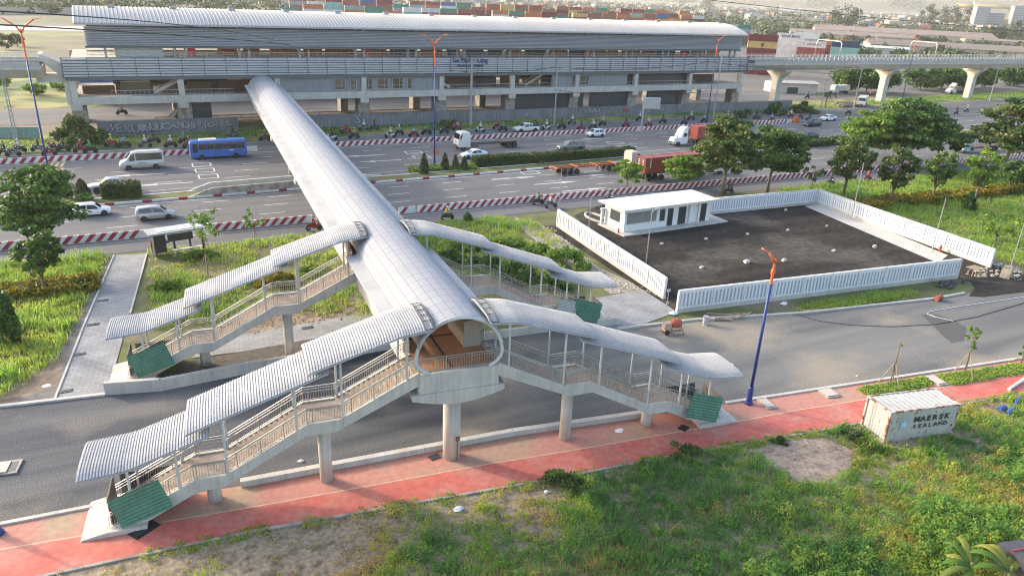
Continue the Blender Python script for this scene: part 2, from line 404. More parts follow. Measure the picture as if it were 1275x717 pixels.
# --- median
me_pts = [(-260, kerbY(-260)), (900, kerbY(900)), (900, kerbY(900)+4.6), (-260, kerbY(-260)+3.2)]
mb = MB(); mb.ext([(p[0], p[1]+(.28 if i < 2 else -.28), 0) for i, p in enumerate(me_pts)], (0, 0, .2)); mb.build('median', SOILG)['kind'] = 'structure'
kb = MB()
x = -80.0; k = 0
while x < 330:                                   # painted kerb blocks, one red after three white
    L = 1.15; kb.mat(1 if k % 4 == 0 else 0).pbox((x, kerbY(x), -.01), (L-.03, .045*L, 0), (0, .25, 0), (0, 0, .3)); x += L; k += 1
kb.mat(0).pbox((-260, kerbY(-260)+2.93, -.01), (1160, .045*1160+1.3, 0), (0, .25, 0), (0, 0, .28))
kb.build('median_kerb', [BARW, BARR])['kind'] = 'structure'
# --- strip of verge between the highway and the side road, and the soil in front
nearfar = [(-60, 62.5)]+[(p.x, p.y) for p in G((0, 506), (130, 492), (200, 487), (330, 461), (480, 436), (600, 424), (700, 411), (785, 404), (870, 395), (1000, 388), (1160, 369), (1275, 356))]+[(140, 36.5), (260, 22)]
nearnear = [(-60, 47.5)]+[(p.x, p.y) for p in G((0, 655), (118, 632), (300, 605), (640, 541.5), (800, 518), (905, 503), (960, 495), (1275, 447))]+[(110, 26.5), (260, 8)]
pathlow = [(-60, 41)]+[(p.x, p.y) for p in G((0, 727), (130, 699), (320, 659), (687, 595), (885, 558), (1016, 536), (1275, 488))]+[(110, 20.5), (260, 1)]
pathmid = [(-60, 44.3)]+[(p.x, p.y) for p in G((0, 684), (320, 630), (614, 576.5), (710, 561), (906, 527), (990, 511), (1275, 466))]+[(110, 23.6), (260, 4.5)]
sheet('verge', [(-260, 88.7), (-260, 62.5)]+nearfar+[(900, -60), (900, 88.7)], -.03, SOILG)
sheet('gravel_road', nearfar+nearnear[::-1], .0, GRAV)
E_ = G((560, 431), (700, 412), (785, 405), (870, 396), (1000, 389), (1160, 370), (1275, 357))
F2 = G((560, 557), (640, 541.5), (800, 518), (905, 503), (960, 495), (1275, 447))
sheet('soil', [(-260, -300), (900, -300), (900, -60)]+pathlow[::-1]+[(-260, 60)], -.02, SOIL)
sheet('red_path', pathlow+pathmid[::-1], .012, PATHR)
sheet('faded_path', pathmid+nearnear[::-1], .012, PATHP)
mb = MB()
for a, b in zip(pathmid[:-1], pathmid[1:]): mb.quad((a[0], a[1]-.06, .018), (b[0], b[1]-.06, .018), (b[0], b[1]+.06, .018), (a[0], a[1]+.06, .018))
mb.build('path_line', M('path_line_paint', (.55, .36, .25), .8, var=.2))['kind'] = 'structure'
mb = MB()
def kerbrun(mb, pts, w_, z0, z1, gap=.02, step=1.0):
    for a, b in zip(pts[:-1], pts[1:]):
        a = Vector((a[0], a[1], 0)); b = Vector((b[0], b[1], 0)); L = (b-a).length; n = max(1, round(L/step)); d = (b-a)/n; nn = Vector((-d.y, d.x, 0)).normalized()
        for i in range(n):
            mb.pbox(a+d*i+Vector((0, 0, z0)), d*(1-gap), nn*w_, (0, 0, z1-z0))
kerbrun(mb, pathlow, -.2, -.05, .07, .02)
mb.build('path_edge_kerb', CONCD)['kind'] = 'structure'
mb = MB()
kerbrun(mb, nearnear[:3], .28, -.05, .12, .012); kerbrun(mb, nearnear[6:], .28, -.05, .12, .012)
kerbrun(mb, [g(300, 607), g(640, 543), g(800, 520)], .42, -.05, .42, .012, 1.3)
mb.build('path_kerb', CONC2)['kind'] = 'structure'
mb = MB(); kerbrun(mb, [(-60, 62.6)]+G((0, 508), (131, 493)), .35, -.05, .15, .012); kerbrun(mb, G((770, 411), (870, 399), (1000, 391), (1100, 380), (1165, 373), (1202, 366)), .25, -.05, .18, .012)
mb.build('side_road_kerb', CONC2)['kind'] = 'structure'
# sandy stretch of the side road, damp patch, tarred access at the right
sheet('sandy_road', [(p[0], p[1]) for p in (E_+[Vector((140, 36, 0)), Vector((110, 27, 0))]+F2[::-1])], .004, GRAV2)
sheet('damp_patch', G((1147, 391), (1165, 391), (1190, 400), (1204, 408), (1200, 424), (1185, 427), (1176, 420), (1168, 412)), .008, M('damp_gravel', (.085, .075, .06), .6, var=.2))
sheet('access_road', G((1172, 341), (1190, 326), (1238, 330), (1275, 341), (1300, 352), (1290, 362), (1225, 370), (1206, 369), (1214, 358), (1207, 350)), .008, LOTM)
# --- paved walks, concrete, dirt
sheet('walkway', G((143, 318), (182, 316), (172, 352), (161, 391), (148, 440), (133, 491), (70, 497), (105, 407)), .02, TILE)
mb = MB(); kerbrun(mb, G((143, 318), (105, 407), (70, 497)), -.16, -.02, .1, .01); kerbrun(mb, G((182, 316), (161, 391)), .16, -.02, .1, .01)
mb.build('walkway_kerb', CONC2)['kind'] = 'structure'
sheet('paved_strip', G((238, 446), (262, 424), (350, 408), (480, 386), (470, 405), (400, 420), (300, 438)), .02, TILE)
sheet('paved_apron', G((735, 372), (800, 361), (823, 374), (842, 389), (800, 404), (768, 410), (735, 404)), .02, TILE)
sheet('dirt', G((330, 395), (440, 362), (520, 350), (560, 400), (470, 392), (350, 410), (270, 425), (258, 418)), .006, DIRT)
sheet('dark_dirt', G((160, 487), (240, 449), (470, 407), (490, 420), (330, 455)), .008, M('dark_dirt', (.10, .085, .07), .95, var=.4, scale=2, bump=.8, bscale=5))
sheet('rubble_ground', G((640, 270), (690, 285), (740, 330), (830, 372), (800, 362), (760, 366), (690, 318), (655, 290)), .008, M('rubble_ground', (.30, .26, .21), .95, var=.35, scale=2.2, bump=.9, bscale=5, col2=(.13, .14, .05), c2scale=.3))
sheet('bare_soil_patch', G((930, 560), (985, 544), (1030, 545), (1062, 560), (1060, 585), (1018, 604), (985, 600), (960, 580)), .006, M('pale_bare_soil', (.33, .25, .185), .95, var=.4, scale=3.5, bump=1.0, bscale=7, col2=(.22, .16, .12), c2scale=1.5, c2lo=.45, c2hi=.65))
sheet('dark_verge', G((70, 498), (105, 407), (140, 325), (128, 325), (85, 420), (40, 470), (0, 490), (0, 508)), .006, M('grey_grit', (.17, .155, .14), .95, var=.35, scale=2, bump=.8, bscale=6))
sheet('muddy_edge', G((0, 475), (60, 455), (82, 440), (70, 480), (0, 505)), .01, DIRT)
# --- car park
LOT = [Vector((47.6, 80.9, 0)), Vector((93.2, 79.3, 0)), Vector((92.6, 50.6, 0)), Vector((83.4, 49.2, 0)), Vector((45.6, 52.7, 0))]
sheet('car_park', [(46.3, 82.5), (93.4, 79.4), (92.8, 50.5), (83.5, 49.0), (45.4, 52.6)], .03, LOTM)
sheet('forecourt', G((715, 268), (765, 250), (800, 246), (870, 262), (760, 300), (735, 290)), .034, LOTM)
sheet('concrete_strip', G((1002, 257), (1022, 253), (1180, 318), (1168, 328)), .036, CONC2)
# --- beyond the highway
sheet('far_verge', [(-260, edgeY(-260)), (900, edgeY(900)), (900, 214), (160, 176), (-40, 166), (-260, 166)], -.02, FIELD)
sheet('parallel_road', [(-260, 174), (160, 180), (330, 190), (900, 250), (900, 275), (330, 212), (160, 199), (-260, 195)], -.012, ASPH)
sheet('yard', [(-6, 200), (170, 202), (330, 214), (900, 280), (900, 420), (700, 700), (300, 900), (120, 620), (20, 330)], -.03, YARD)
sheet('green_field', [(-260, 198), (-9, 200), (-4, 262), (-60, 275), (-260, 270)], -.03, FIELD)
sheet('sandy_field', [(-320, 276), (-5, 278), (15, 400), (30, 470), (-300, 430)], -.035, SANDM)
sheet('canal', [(-500, 440), (40, 485), (44, 520), (-500, 480)], -.03, WATER)
# ================================================================== metro station
SX, SY, SA, SL = -12.6, 163.0, R_(1.65), 171.0
st = root('metro_station', (SX, SY, 0), SA, 'long grey elevated metro station with louvred sides and curved white roof', 'station')
LOUV = M('pale_blue_grey_slats', (.68, .69, .72), .42, .25, var=.07, scale=.4)
LOUVD = M('dark_slat_backing', (.12, .125, .14), .6, var=.1)
ROOFM = M('roof_sheet_white', (.42, .41, .395), .7, 0, var=.07, scale=.15)
SOFF = M('grey_soffit', (.11, .12, .125), .6, var=.1)
PANG = M('station_panel', (.23, .245, .265), .5, .2, var=.08, scale=.4)
RUST = M('rust_steel', (.24, .11, .05), .8, var=.25)
D_ = 22.0
# curved roof with standing seams
def roofz(y): s_ = (y-D_/2)/(D_/2+.8); return 20.55+2.5*(1-s_*s_)
m = MB(); xs0, xs1 = 3.2, SL-2.2
nx = int((xs1-xs0)/.72); ys = [-.8+(D_+1.6)*k/14 for k in range(15)]
rows = []
for i in range(nx+1):
    x = xs0+(xs1-xs0)*i/nx
    for dx, dz in ((0, 0), (.02, .11), (.10, .11), (.12, 0)):
        rows.append([(x+dx, y, roofz(y)+dz) for y in ys])
m.sheet(rows)
rows = [[(x, y, roofz(y)-.3) for y in ys] for x in (xs0, xs1)]
m.sheet(rows)
m.build('roof', ROOFM, st)
rf = st.children[-1]
m = MB()
for x in (xs0, xs1+.12):
    m.tube([(x, y, roofz(y)-.14) for y in ys], .18, 6)
m.bbox(xs0, xs1, -1.0, -.75, 20.2, 20.55); m.bbox(xs0, xs1, D_+.75, D_+1.0, 20.2, 20.55)
m.build('gutter', GREYM, rf)
for k in range(15): m = MB(); m.bbox(9+k*11.2, 10.2+k*11.2, 8.6, 9.4, roofz(9)+.05, roofz(9)+.45); m.build('roof_vent', RIBW, rf)
# upper louvre band, set back a little, on raking struts
m = MB()
m.bbox(4.6, SL-3.2, .55, .62, 16.35, 19.9)
m.build('upper_louvre_backing', LOUVD, st)
m = MB()
for k in range(11):
    z = 16.5+k*.31
    m.pbox((4.5, .18+.012*k, z), (SL-7.7, 0, 0), (0, .30, .10), (0, -.10, .14))
m.build('upper_louvre', M('grey_slats', (.45, .46, .49), .5, .0, var=.06, scale=.3), st)
m = MB(); m.bbox(4.3, SL-3.0, .1, .7, 16.05, 16.42); m.build('upper_louvre_sill', SOFF, st)
m = MB(); m.bbox(4.6, SL-3.2, D_-.6, D_-.5, 16.2, 20.4); m.build('rear_louvre', LOUVD, st)
# lower louvre band
m = MB()
m.bbox(.1, SL, .32, .42, 10.8, 14.3); m.build('lower_louvre_backing', LOUVD, st)
for (a, b) in ((0.0, SL),):
    m = MB()
    for k in range(7):
        z = 10.92+k*.49
        m.pbox((a, -.12, z), (b-a, 0, 0), (0, .10, .03), (0, -.10, .30))
    m.build('lower_louvre', LOUV, st)
    x = a+4.1
    while x < b-1: m = MB(); m.bbox(x-.04, x+.04, -.27, .32, 10.85, 14.35); m.build('louvre_joint', SOFF, st); x += 4.1
    m = MB(); m.bbox(a-.06, a+.06, -.3, .4, 10.7, 14.4); m.build('louvre_end', SOFF, st); m = MB(); m.bbox(b-.06, b+.06, -.3, .4, 10.7, 14.4)
    m.build('louvre_end', SOFF, st)
m = MB(); m.bbox(.2, SL, -.05, .55, 10.2, 10.82); m.build('fascia', SOFF, st)
# floors
m = MB(); m.bbox(1.5, SL-1, .6, D_-.5, 13.2, 14.1); m.bbox(4, SL-3, .7, 5, 14.1, 14.35); m.bbox(4, SL-3, D_-5, D_-.7, 14.1, 14.35); m.build('platform_slab', CONC, st)
m = MB(); m.bbox(1.5, SL-1, .6, D_-.5, 6.35, 7.1); m.build('concourse_slab', CONCD, st)
m = MB(); m.bbox(.8, SL-.6, .0, .6, 5.7, 7.15); m.bbox(.8, SL-.6, D_-.6, D_, 5.7, 7.15); m.build('edge_beam', CONC2, st)
m = MB(); m.bbox(-4.5, .1, 1.0, 7.0, 9.8, 11); m.ext([(-.2, .6, 5.7), (-.2, .6, 10.6), (-3.2, .6, 13.8), (-3.6, .6, 14.9), (-3.0, .6, 14.9), (.6, .6, 13.0), (.9, .6, 5.7)], (0, 6, 0)); m.build('end_wall', CONC2, st)
bays = [1.2+k*18.7 for k in range(10)]
for x in bays:
    m = MB(); m.bbox(x-.55, x+.55, .1, 1.2, 4.6, 10.4); m.bbox(x-.95, x+.95, .02, 1.4, 4.7, 6.0); m.build('front_column', CONC2, st)
    m = MB(); m.bbox(x-1.0, x+1.6, 1.6, 4.4, 0, 6.2); m.build('pier', CONCD, st); m = MB(); m.bbox(x-.9, x+.9, D_-5, D_-2, 0, 6.2); m.build('pier', CONCD, st)
    m = MB(); m.bbox(x-.5, x+.5, D_-1.2, D_-.2, 4.6, 14); m.build('rear_column', CONC, st)
for k, x in enumerate(np.linspace(7.5, SL-6, 14)):
    m = MB()
    for dx in (0, 1.9):
        m.bbox(x+dx-.22, x+dx+.22, 1.1, 1.55, 14.1, 20.6)
        m.bar((x+dx, 1.3, 20.2), (x+dx-1.2, .25, 17.0), .09)
    m.build('platform_column', RIBW, st)
# platform screen, benches, lift boxes seen between the louvre bands
m = MB(); rng = random.Random(4)
x = 28.0
while x < SL-10:
    L = rng.uniform(3, 6.5); m.mat(rng.choice([0, 0, 1, 2])).bbox(x, x+L, 4.8, 5.2, 14.35, 15.9+rng.uniform(-.2, .1)); x += L+rng.uniform(.3, 2.2)
m.build('platform_screen', [M('orange_rust_panel', (.42, .15, .05), .6, var=.2), M('navy_panel', (.045, .06, .12), .5, var=.2), DARK], st)
m = MB(); m.bbox(9, 17.5, 1.8, 4.2, 14.1, 16.6); m.build('platform_lift_room', M('pale_panel', (.50, .56, .58), .5, var=.1), st)
for x in (22, 58, 116, 148):
    m = MB(); m.bbox(x, x+1.5, 1.9, 2.6, 14.35, 16.0); m.build('red_cabinet', M('red_cabinet_paint', (.55, .03, .035), .5), st)
def railing(mb, p, q, h=1.0, step=.6, r=.035, rails=(1.0, .15)):
    p, q = Vector(p), Vector(q); n = max(1, int((q-p).length/step))
    for f in rails: mb.bar(p+Vector((0, 0, h*f)), q+Vector((0, 0, h*f)), r*1.6)
    for i in range(n+1):
        a = p+(q-p)*i/n; mb.bar(a, a+Vector((0, 0, h)), r)
m = MB(); railing(m, (4.5, .75, 14.15), (SL-3.5, .75, 14.15), 1.15, 1.0, .05, (1, .55)); m.build('platform_railing', RAILM, st)
# concourse: panelled rooms, windows, open bays with railings and stairs
def room(x0, x1, wins):
    m = MB(); m.bbox(x0, x1, .75, 1.0, 7.1, 10.25)
    x = x0+.3
    while x < x1: m.bbox(x-.05, x+.05, .69, .75, 7.1, 10.25); x += 1.45
    wl = m.build('concourse_wall', PANG, st)
    for (a, b) in wins:
        m = MB(); zb, zt = 7.45, 9.9
        for q in ((a, a+.12, zb, zt), (b-.12, b, zb, zt), (a+.12, b-.12, zb, zb+.12), (a+.12, b-.12, zt-.12, zt), (a+.12+(b-a)*.58, a+.2+(b-a)*.58, zb+.12, zt-.12), (a+.12, b-.12, zb+.9, zb+.98)):
            m.bbox(q[0], q[1], .56, .69, q[2], q[3])
        wf = m.build('window', RIBW, st)
        m = MB(); m.bbox(a+.1, b-.1, .62, .66, zb+.1, zt-.1); m.build('pane', M_WIN, wf)
PARTB = M('brown_partition', (.13, .075, .045), .7, var=.25, scale=.4); PARTO = M('tan_partition', (.26, .16, .09), .7, var=.2, scale=.4)
M_WIN = M('warm_window_glass', (.10, .085, .06), .12, 0, var=.6, scale=.9, spec=.8)
xs = lambda px, py=105: (atY(px, py, SY+1).x-SX)
room(xs(338), xs(552), [(xs(418), xs(432)), (xs(438), xs(446)), (xs(452), xs(466)), (xs(472), xs(486)), (xs(491), xs(505)), (xs(510), xs(517))])
room(xs(694), xs(790), [(xs(719), xs(727)), (xs(730), xs(741))])
for a, b in ((xs(137), xs(290)), (xs(552), xs(692)), (xs(790), xs(876))):
    m = MB(); railing(m, (a, .5, 7.15), (b, .5, 7.15), 1.05, .8, .05, (1, .2)); m.build('concourse_railing', RAILM, st)
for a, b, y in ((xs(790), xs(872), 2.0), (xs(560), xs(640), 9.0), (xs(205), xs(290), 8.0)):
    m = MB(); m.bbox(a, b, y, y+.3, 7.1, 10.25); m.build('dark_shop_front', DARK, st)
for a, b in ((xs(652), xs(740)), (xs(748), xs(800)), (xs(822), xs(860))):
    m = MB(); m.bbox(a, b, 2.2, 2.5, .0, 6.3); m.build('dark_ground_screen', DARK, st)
for a, b in ((xs(135), xs(188)),):
    m = MB(); m.bbox(xs(150), xs(188), 3.0, 3.2, 7.1, 9.6); m.build('glass_lobby', M('brownish_glass', (.10, .09, .075), .2), st)
def flight(x0, z0, x1, z1, y, w_=2.2, name='stair'):
    m = MB(); m.ext([(x0, y, z0), (x1, y, z1), (x1, y, z1+.55), (x0, y, z0+.55)], (0, .25, 0)); m.ext([(x0, y+w_, z0), (x1, y+w_, z1), (x1, y+w_, z1+.55), (x0, y+w_, z0+.55)], (0, .25, 0))
    n = 14
    for i in range(n):
        a = x0+(x1-x0)*i/n; b = x0+(x1-x0)*(i+1)/n; z = z0+(z1-z0)*(i+.5)/n
        m.bbox(min(a, b), max(a, b), y+.27, y+w_-.02, z-.1, z+.15)
    m.build(name, CONC2, st)
flight(xs(193, 116), 7.2, xs(235, 98), 10.2, 2.6); flight(xs(200, 150), .2, xs(238, 128), 5.6, 3.0)
flight(xs(664, 112), 7.2, xs(692, 96), 10.2, 2.6); flight(xs(552, 105), 8.6, xs(566, 112), 7.2, 1.2)
m = MB(); a, b = xs(241), xs(258)
for x in (a, b): m.bbox(x-.5, x+.5, 2, 4, 0, 5.7)
m.bbox(a+.5, b-.5, 2.4, 2.6, 0, 5.2); m.build('ground_lift', M('lift_glass', (.07, .09, .09), .15), st)
for a, b in ((8, 30), (36, 62), (70, 96), (104, 128), (134, 160)):  # dark wall pieces added to stop light from behind and darken the concourse
    m = MB(); m.bbox(a, b, D_-1.6, D_-1.3, 7.12, 10.6); m.build('rear_light_block', DARK, st)
# partition across the concourse: brown boards with dark bands
rng = random.Random(7); x = 2.5
while x < SL-8:
    L = rng.uniform(4, 9); m = MB(); m.bbox(x, min(x+L, SL-6), 5.2, 5.4, 7.12, 8.2+rng.uniform(.2, 1.9)); m.build('concourse_partition', rng.choice([PARTB, PARTB, DARK, PARTO]), st); x += L+rng.uniform(.1, 1.5)
# station name, dark blue letters
c1 = atY(590, 78.5, SY); lx = c1.x-SX
set_text(st, 'Ga Phước Long', 1.45, SIGNB, (lx, -.36, 13.75), (1, 0, 0), bold=.03, depth=.06)
set_text(st, 'Phuoc Long Station', .85, SIGNB, (lx, -.36, 12.55), (1, 0, 0), bold=.02, depth=.06)

# ================================================================== railway viaduct on both sides of the station
def viaduct(name, x0, x1, cols, label):
    v = root(name, (x0, 0, 0), 0, label, 'viaduct')
    y0 = lambda x: 160.5+.028*(x-SX)
    def run(mb, s, a, b, z0, z1): mb.ext([(x0, y0(x0)+a, z0), (x0, y0(x0)+b, z0), (x0, y0(x0)+b, z1), (x0, y0(x0)+a, z1)], (x1-x0, y0(x1)-y0(x0), 0))
    m = MB()
    m.ext([(x0, y0(x0)+q[0], q[1]) for q in ((1.2, 10.9), (8.0, 10.9), (9.6, 12.5), (9.6, 12.9), (-.4, 12.9), (-.4, 12.5))], (x1-x0, y0(x1)-y0(x0), 0))
    m.build('girder', CONC2, v, True)
    m = MB(); run(m, 0, -.4, -.15, 12.905, 13.75); run(m, 0, 9.35, 9.6, 12.905, 13.75); m.build('parapet', CONC, v, True)
    m = MB(); p = Vector((x0, y0(x0)-.28, 13.75)); q = Vector((x1, y0(x1)-.28, 13.75)); railing(m, p, q, .95, 1.9, .09, (1, .5)); railing(m, p+Vector((0, 9.7, 0)), q+Vector((0, 9.7, 0)), .95, 1.9, .09, (1, .5)); m.build('railing', STEEL, v, True)
    m = MB()
    for o in (1.6, 3.0, 6.0, 7.4): run(m, 0, o, o+.15, 12.905, 13.15)
    m.build('rail_track', DARK, v, True)
    for x in cols:
        m = MB(); y = y0(x)
        m.loft([[(x+sx*a, y+4.6+sy*b, z) for sx, sy in ((-1, -1), (1, -1), (1, 1), (-1, 1))] for a, b, z in ((1.0, 1.1, 0), (1.0, 1.1, 7.4), (1.15, 1.6, 8.6), (1.3, 3.9, 10.2), (1.3, 4.1, 10.9))])
        m.build('pier', CONC2, v, True)
    return v, y0
vr, vy = viaduct('railway_viaduct', 158.5, 420, [173.5, 223, 271, 320, 370], 'grey concrete railway viaduct on flared piers right of the station')
vl, vy2 = viaduct('railway_viaduct', -140, -15.8, [-50, -95], 'grey concrete railway viaduct leaving the left end of the station')
def catenary(px, py, name='catenary_portal'):
    p = atY(px, py, 175); x = p.x; y = vy(x); m = MB()
    m.tube([(x, y-.25, 13.7), (x, y-.25, 18.6), (x+.1, y+.4, 19.2), (x+.2, y+8.8, 19.2), (x+.2, y+9.5, 18.6), (x+.2, y+9.5, 13.7)], .16, 7)
    return m.fixed(name, STEEL, True, label='bent steel catenary portal over the viaduct tracks', cat='catenary portal', group='catenary portals on the viaduct')
c_ = catenary(1018, 60); c_['label'] = 'steel catenary portal on the viaduct in front of the white containers'
c_ = catenary(1140, 60); c_['label'] = 'steel catenary portal on the viaduct beside the orange double lamp'
m = MB(); p = atY(1268, 70, 175); x = p.x; m.bbox(x-.12, x+.12, vy(x)-.4, vy(x)-.15, 13.7, 20); m.bbox(x-.9, x+1.1, vy(x)-.55, vy(x)-.1, 19.2, 19.9); m.bar((x, vy(x)-.3, 18), (x+.9, vy(x)-.3, 19.3), .1)
m.fixed('signal_mast', STEEL, label='pale signal mast on the viaduct at the right edge', cat='signal mast')

# ================================================================== footbridge
fb = root('footbridge', (15.5, 38.4, 0), 0, 'covered white footbridge with barrel roof and four canopied staircases', 'footbridge')
A6 = R_(6); U_ = Vector((math.cos(A6), -math.sin(A6), 0)); V_ = Vector((math.sin(A6), math.cos(A6), 0))
C0 = Vector((15.5, 38.2, 0)); AX = Vector((.0577, 1, 0)); C1 = C0+AX*18.0
def P(u, v, z, C=C0): return C+U_*u+V_*v+Vector((0, 0, z))
AN = AX.normalized(); SN = Vector((AN.y, -AN.x, 0))
def Q(s_, t, z): return C0+AX*t+SN*s_+Vector((0, 0, z))     # along the bridge: t metres in Y from the near end
T1 = 124.6
FL = 7.4
BARREL = bpy.data.materials.new('barrel_roof_panels'); BARREL.use_nodes = True
def _barrel():
    t = BARREL.node_tree; N = t.nodes; Lk = t.links; b = N['Principled BSDF']; b.inputs['Roughness'].default_value = .8; b.inputs['Metallic'].default_value = .0; b.inputs['Specular IOR Level'].default_value = .08
    uv = N.new('ShaderNodeUVMap'); br = N.new('ShaderNodeTexBrick'); br.offset = 0; br.inputs['Scale'].default_value = 1.0
    br.inputs['Color1'].default_value = (.30, .315, .345, 1); br.inputs['Color2'].default_value = (.275, .29, .32, 1); br.inputs['Mortar'].default_value = (.17, .18, .195, 1)
    br.inputs['Mortar Size'].default_value = .022; br.inputs['Brick Width'].default_value = 1.05; br.inputs['Row Height'].default_value = .62; br.inputs['Bias'].default_value = .0
    Lk.new(uv.outputs[0], br.inputs['Vector']); Lk.new(br.outputs[0], b.inputs['Base Color'])
    n = N.new('ShaderNodeTexNoise'); n.inputs['Scale'].default_value = .6; n.inputs['Detail'].default_value = 3; Lk.new(uv.outputs[0], n.inputs['Vector'])
    bp = N.new('ShaderNodeBump'); bp.inputs['Strength'].default_value = .08; bp.inputs['Distance'].default_value = .1; Lk.new(n.outputs[0], bp.inputs['Height']); Lk.new(bp.outputs[0], b.inputs['Normal'])
_barrel()
def bz(s_): return 8.75+2.2*math.sqrt(max(0, 1-(s_/2.68)**2))
m = MB(); ss = [2.62*math.sin(R_(a)) for a in np.linspace(-90, 90, 25)]
ts = [-1.35+(T1+1.35)*k/90 for k in range(91)]
m.sheet([[Q(s_, t, bz(s_)) for s_ in ss] for t in ts])
arc = [0]
for a, b in zip(ss[:-1], ss[1:]): arc.append(arc[-1]+math.hypot(b-a, bz(b)-bz(a)))
bar_ob = m.build('barrel_roof', BARREL, fb, True, True)
me = bar_ob.data; uvl = me.uv_layers.new(name='UVMap')
for poly in me.polygons:
    for li, vi in zip(poly.loop_indices, poly.vertices):
        uvl.data[li].uv = (ts[vi//25], arc[vi % 25])
m = MB(); m.sheet([[Q(s_*.97, t, bz(s_)-.14) for s_ in ss] for t in ts]); m.build('roof_lining', GREYM, bar_ob, True, True)
m = MB(); m.tube([Q(s_, -1.38, bz(s_)-.02) for s_ in ss], .11, 8); m.build('roof_edge_trim', RIBW, bar_ob, True, True)
# flat eaves outside the barrel, broken where the stair canopies join
for sd in (-1, 1):
    for a, b in ((1.9, 16.2), (20.0, T1)):
        m = MB(); r0, r1 = 2.55, 3.55
        m.ext([Q(sd*r0, a, 8.98), Q(sd*r1, a, 8.86), Q(sd*r1, a, 9.02), Q(sd*r0, a, 9.14)], AX*(b-a))
        m.ext([Q(sd*(r0+.02), a, 9.146), Q(sd*(r0+.2), a, 9.146), Q(sd*(r0+.2), a, 9.24), Q(sd*(r0+.02), a, 9.24)], AX*(b-a))
        m.build('eave', RIBW, fb, True)
# deck: trough girder and terracotta floor
m = MB(); m.ext([Q(s_, 1.2, z) for s_, z in ((-2.75, 6.3), (2.75, 6.3), (2.75, 7.38), (-2.75, 7.38))], AX*(T1-1.2)); m.build('deck', CONC2, fb, True)
for sd in (-1, 1):
    for a, b in ((1.9, 16.5), (19.7, T1)):
        m = MB(); m.ext([Q(sd*2.45, a, 7.382), Q(sd*2.75, a, 7.382), Q(sd*2.75, a, 8.1), Q(sd*2.45, a, 8.1)], AX*(b-a)); m.build('side_beam', CONC2, fb, True)
        m = MB(); t = a+.3
        while t < b:
            m.pbox(Q(sd*2.6, t, 8.1)-SN*.1, SN*.2, AX*.3, (0, 0, .9)); t += 3.6
        m.bar(Q(sd*2.6, a, 8.75), Q(sd*2.6, b, 8.75), .05); m.build('eave_strut', RIBW, fb, True)
m = MB(); m.ext([Q(s_, -1.0, z) for s_, z in ((-2.4, 7.385), (2.4, 7.385), (2.4, 7.42), (-2.4, 7.42))], AX*(T1+1)); m.build('floor', TERR, fb, True)
m = MB()
for t in (3.5, 7, 10.5, 14): m.bar(Q(-2.4, t, 7.43), Q(2.4, t, 7.43), .12, .03)
m.bar(Q(-.4, -1, 7.43), Q(-.4, 40, 7.43), .14, .03); m.build('floor_strip', DARK, fb, True)
m = MB(); m.ext([Q(s_, 1.3, z) for s_, z in ((1.15, 7.425), (2.3, 7.425), (2.3, 9.3), (1.15, 9.3))], AX*3.4); m.build('kiosk_wall', M('beige_panel', (.36, .33, .29), .6, var=.08), fb, True)
m = MB(); m.ext([Q(s_, 1.5, z) for s_, z in ((1.4, 9.305), (2.15, 9.305), (2.15, 9.36), (1.4, 9.36))], AX*2.4); m.build('kiosk_top', DARK, fb, True)
# landings over the two main columns
def platform(C, near):
    v0, v1 = (-1.4, 1.7) if near else (-2.0, 2.0)
    m = MB(); m.loft([[P(a*2.58, v0, z, C), ] for a, z in ()] or [[P(-2.58, v0, z, C), P(2.58, v0, z, C), P(2.58, v1, z, C), P(-2.58, v1, z, C)] for z in (6.02, 7.36)])
    m.build('landing', CONC2, fb, True)
    if not near:
        m = MB(); m.ext([P(q[0], -1.2, q[1], C) for q in ((-2.5, 5.6), (-.8, 5.0), (.8, 5.0), (2.5, 5.6), (2.5, 6.0), (-2.5, 6.0))], V_*2.4); m.build('crosshead', CONC2, fb, True); return
    k = 12; pts = [(-2.98, 6.0), (2.98, 6.0)]+[(2.98-5.96*i/k, 5.42-.34*math.sin(math.pi*i/k)+.34*abs(1-2*i/k)**2*.6) for i in range(k+1)]
    m = MB(); m.ext([P(u, v0-.06, z, C) for u, z in pts][::-1], V_*(v1-v0)); m.build('crosshead', CONC2, fb, True)
platform(C0, True); platform(C1, False)
# big hoop at the near end
hp = []
for a in np.linspace(-46, 180+46, 44):
    ca, sa = math.cos(R_(a)), math.sin(R_(a))
    hp.append(P(2.72*ca, -1.42, 8.35+(2.55 if sa > 0 else 1.35)*sa))
m = MB(); m.tube(hp, .12, 8); m.build('hoop', POSTW, fb, True, True)
def balusters(mb, pts, h=1.05, step=.14, r=.022, post=1.5):
    """pts: polyline at floor level"""
    for p, q in zip(pts[:-1], pts[1:]):
        p, q = Vector(p), Vector(q); L = (q-p).length; n = max(1, int(L/step))
        mb.bar(p+Vector((0, 0, h)), q+Vector((0, 0, h)), .07, .055); mb.bar(p+Vector((0, 0, h-.16)), q+Vector((0, 0, h-.16)), .035); mb.bar(p+Vector((0, 0, .12)), q+Vector((0, 0, .12)), .035)
        for i in range(n+1):
            a = p+(q-p)*i/n
            k = .05 if i % 10 == 0 else r
            mb.bar(a+Vector((0, 0, .02 if k > .03 else .12)), a+Vector((0, 0, h if k > .03 else h-.16)), k, k, (1, 0, 0))
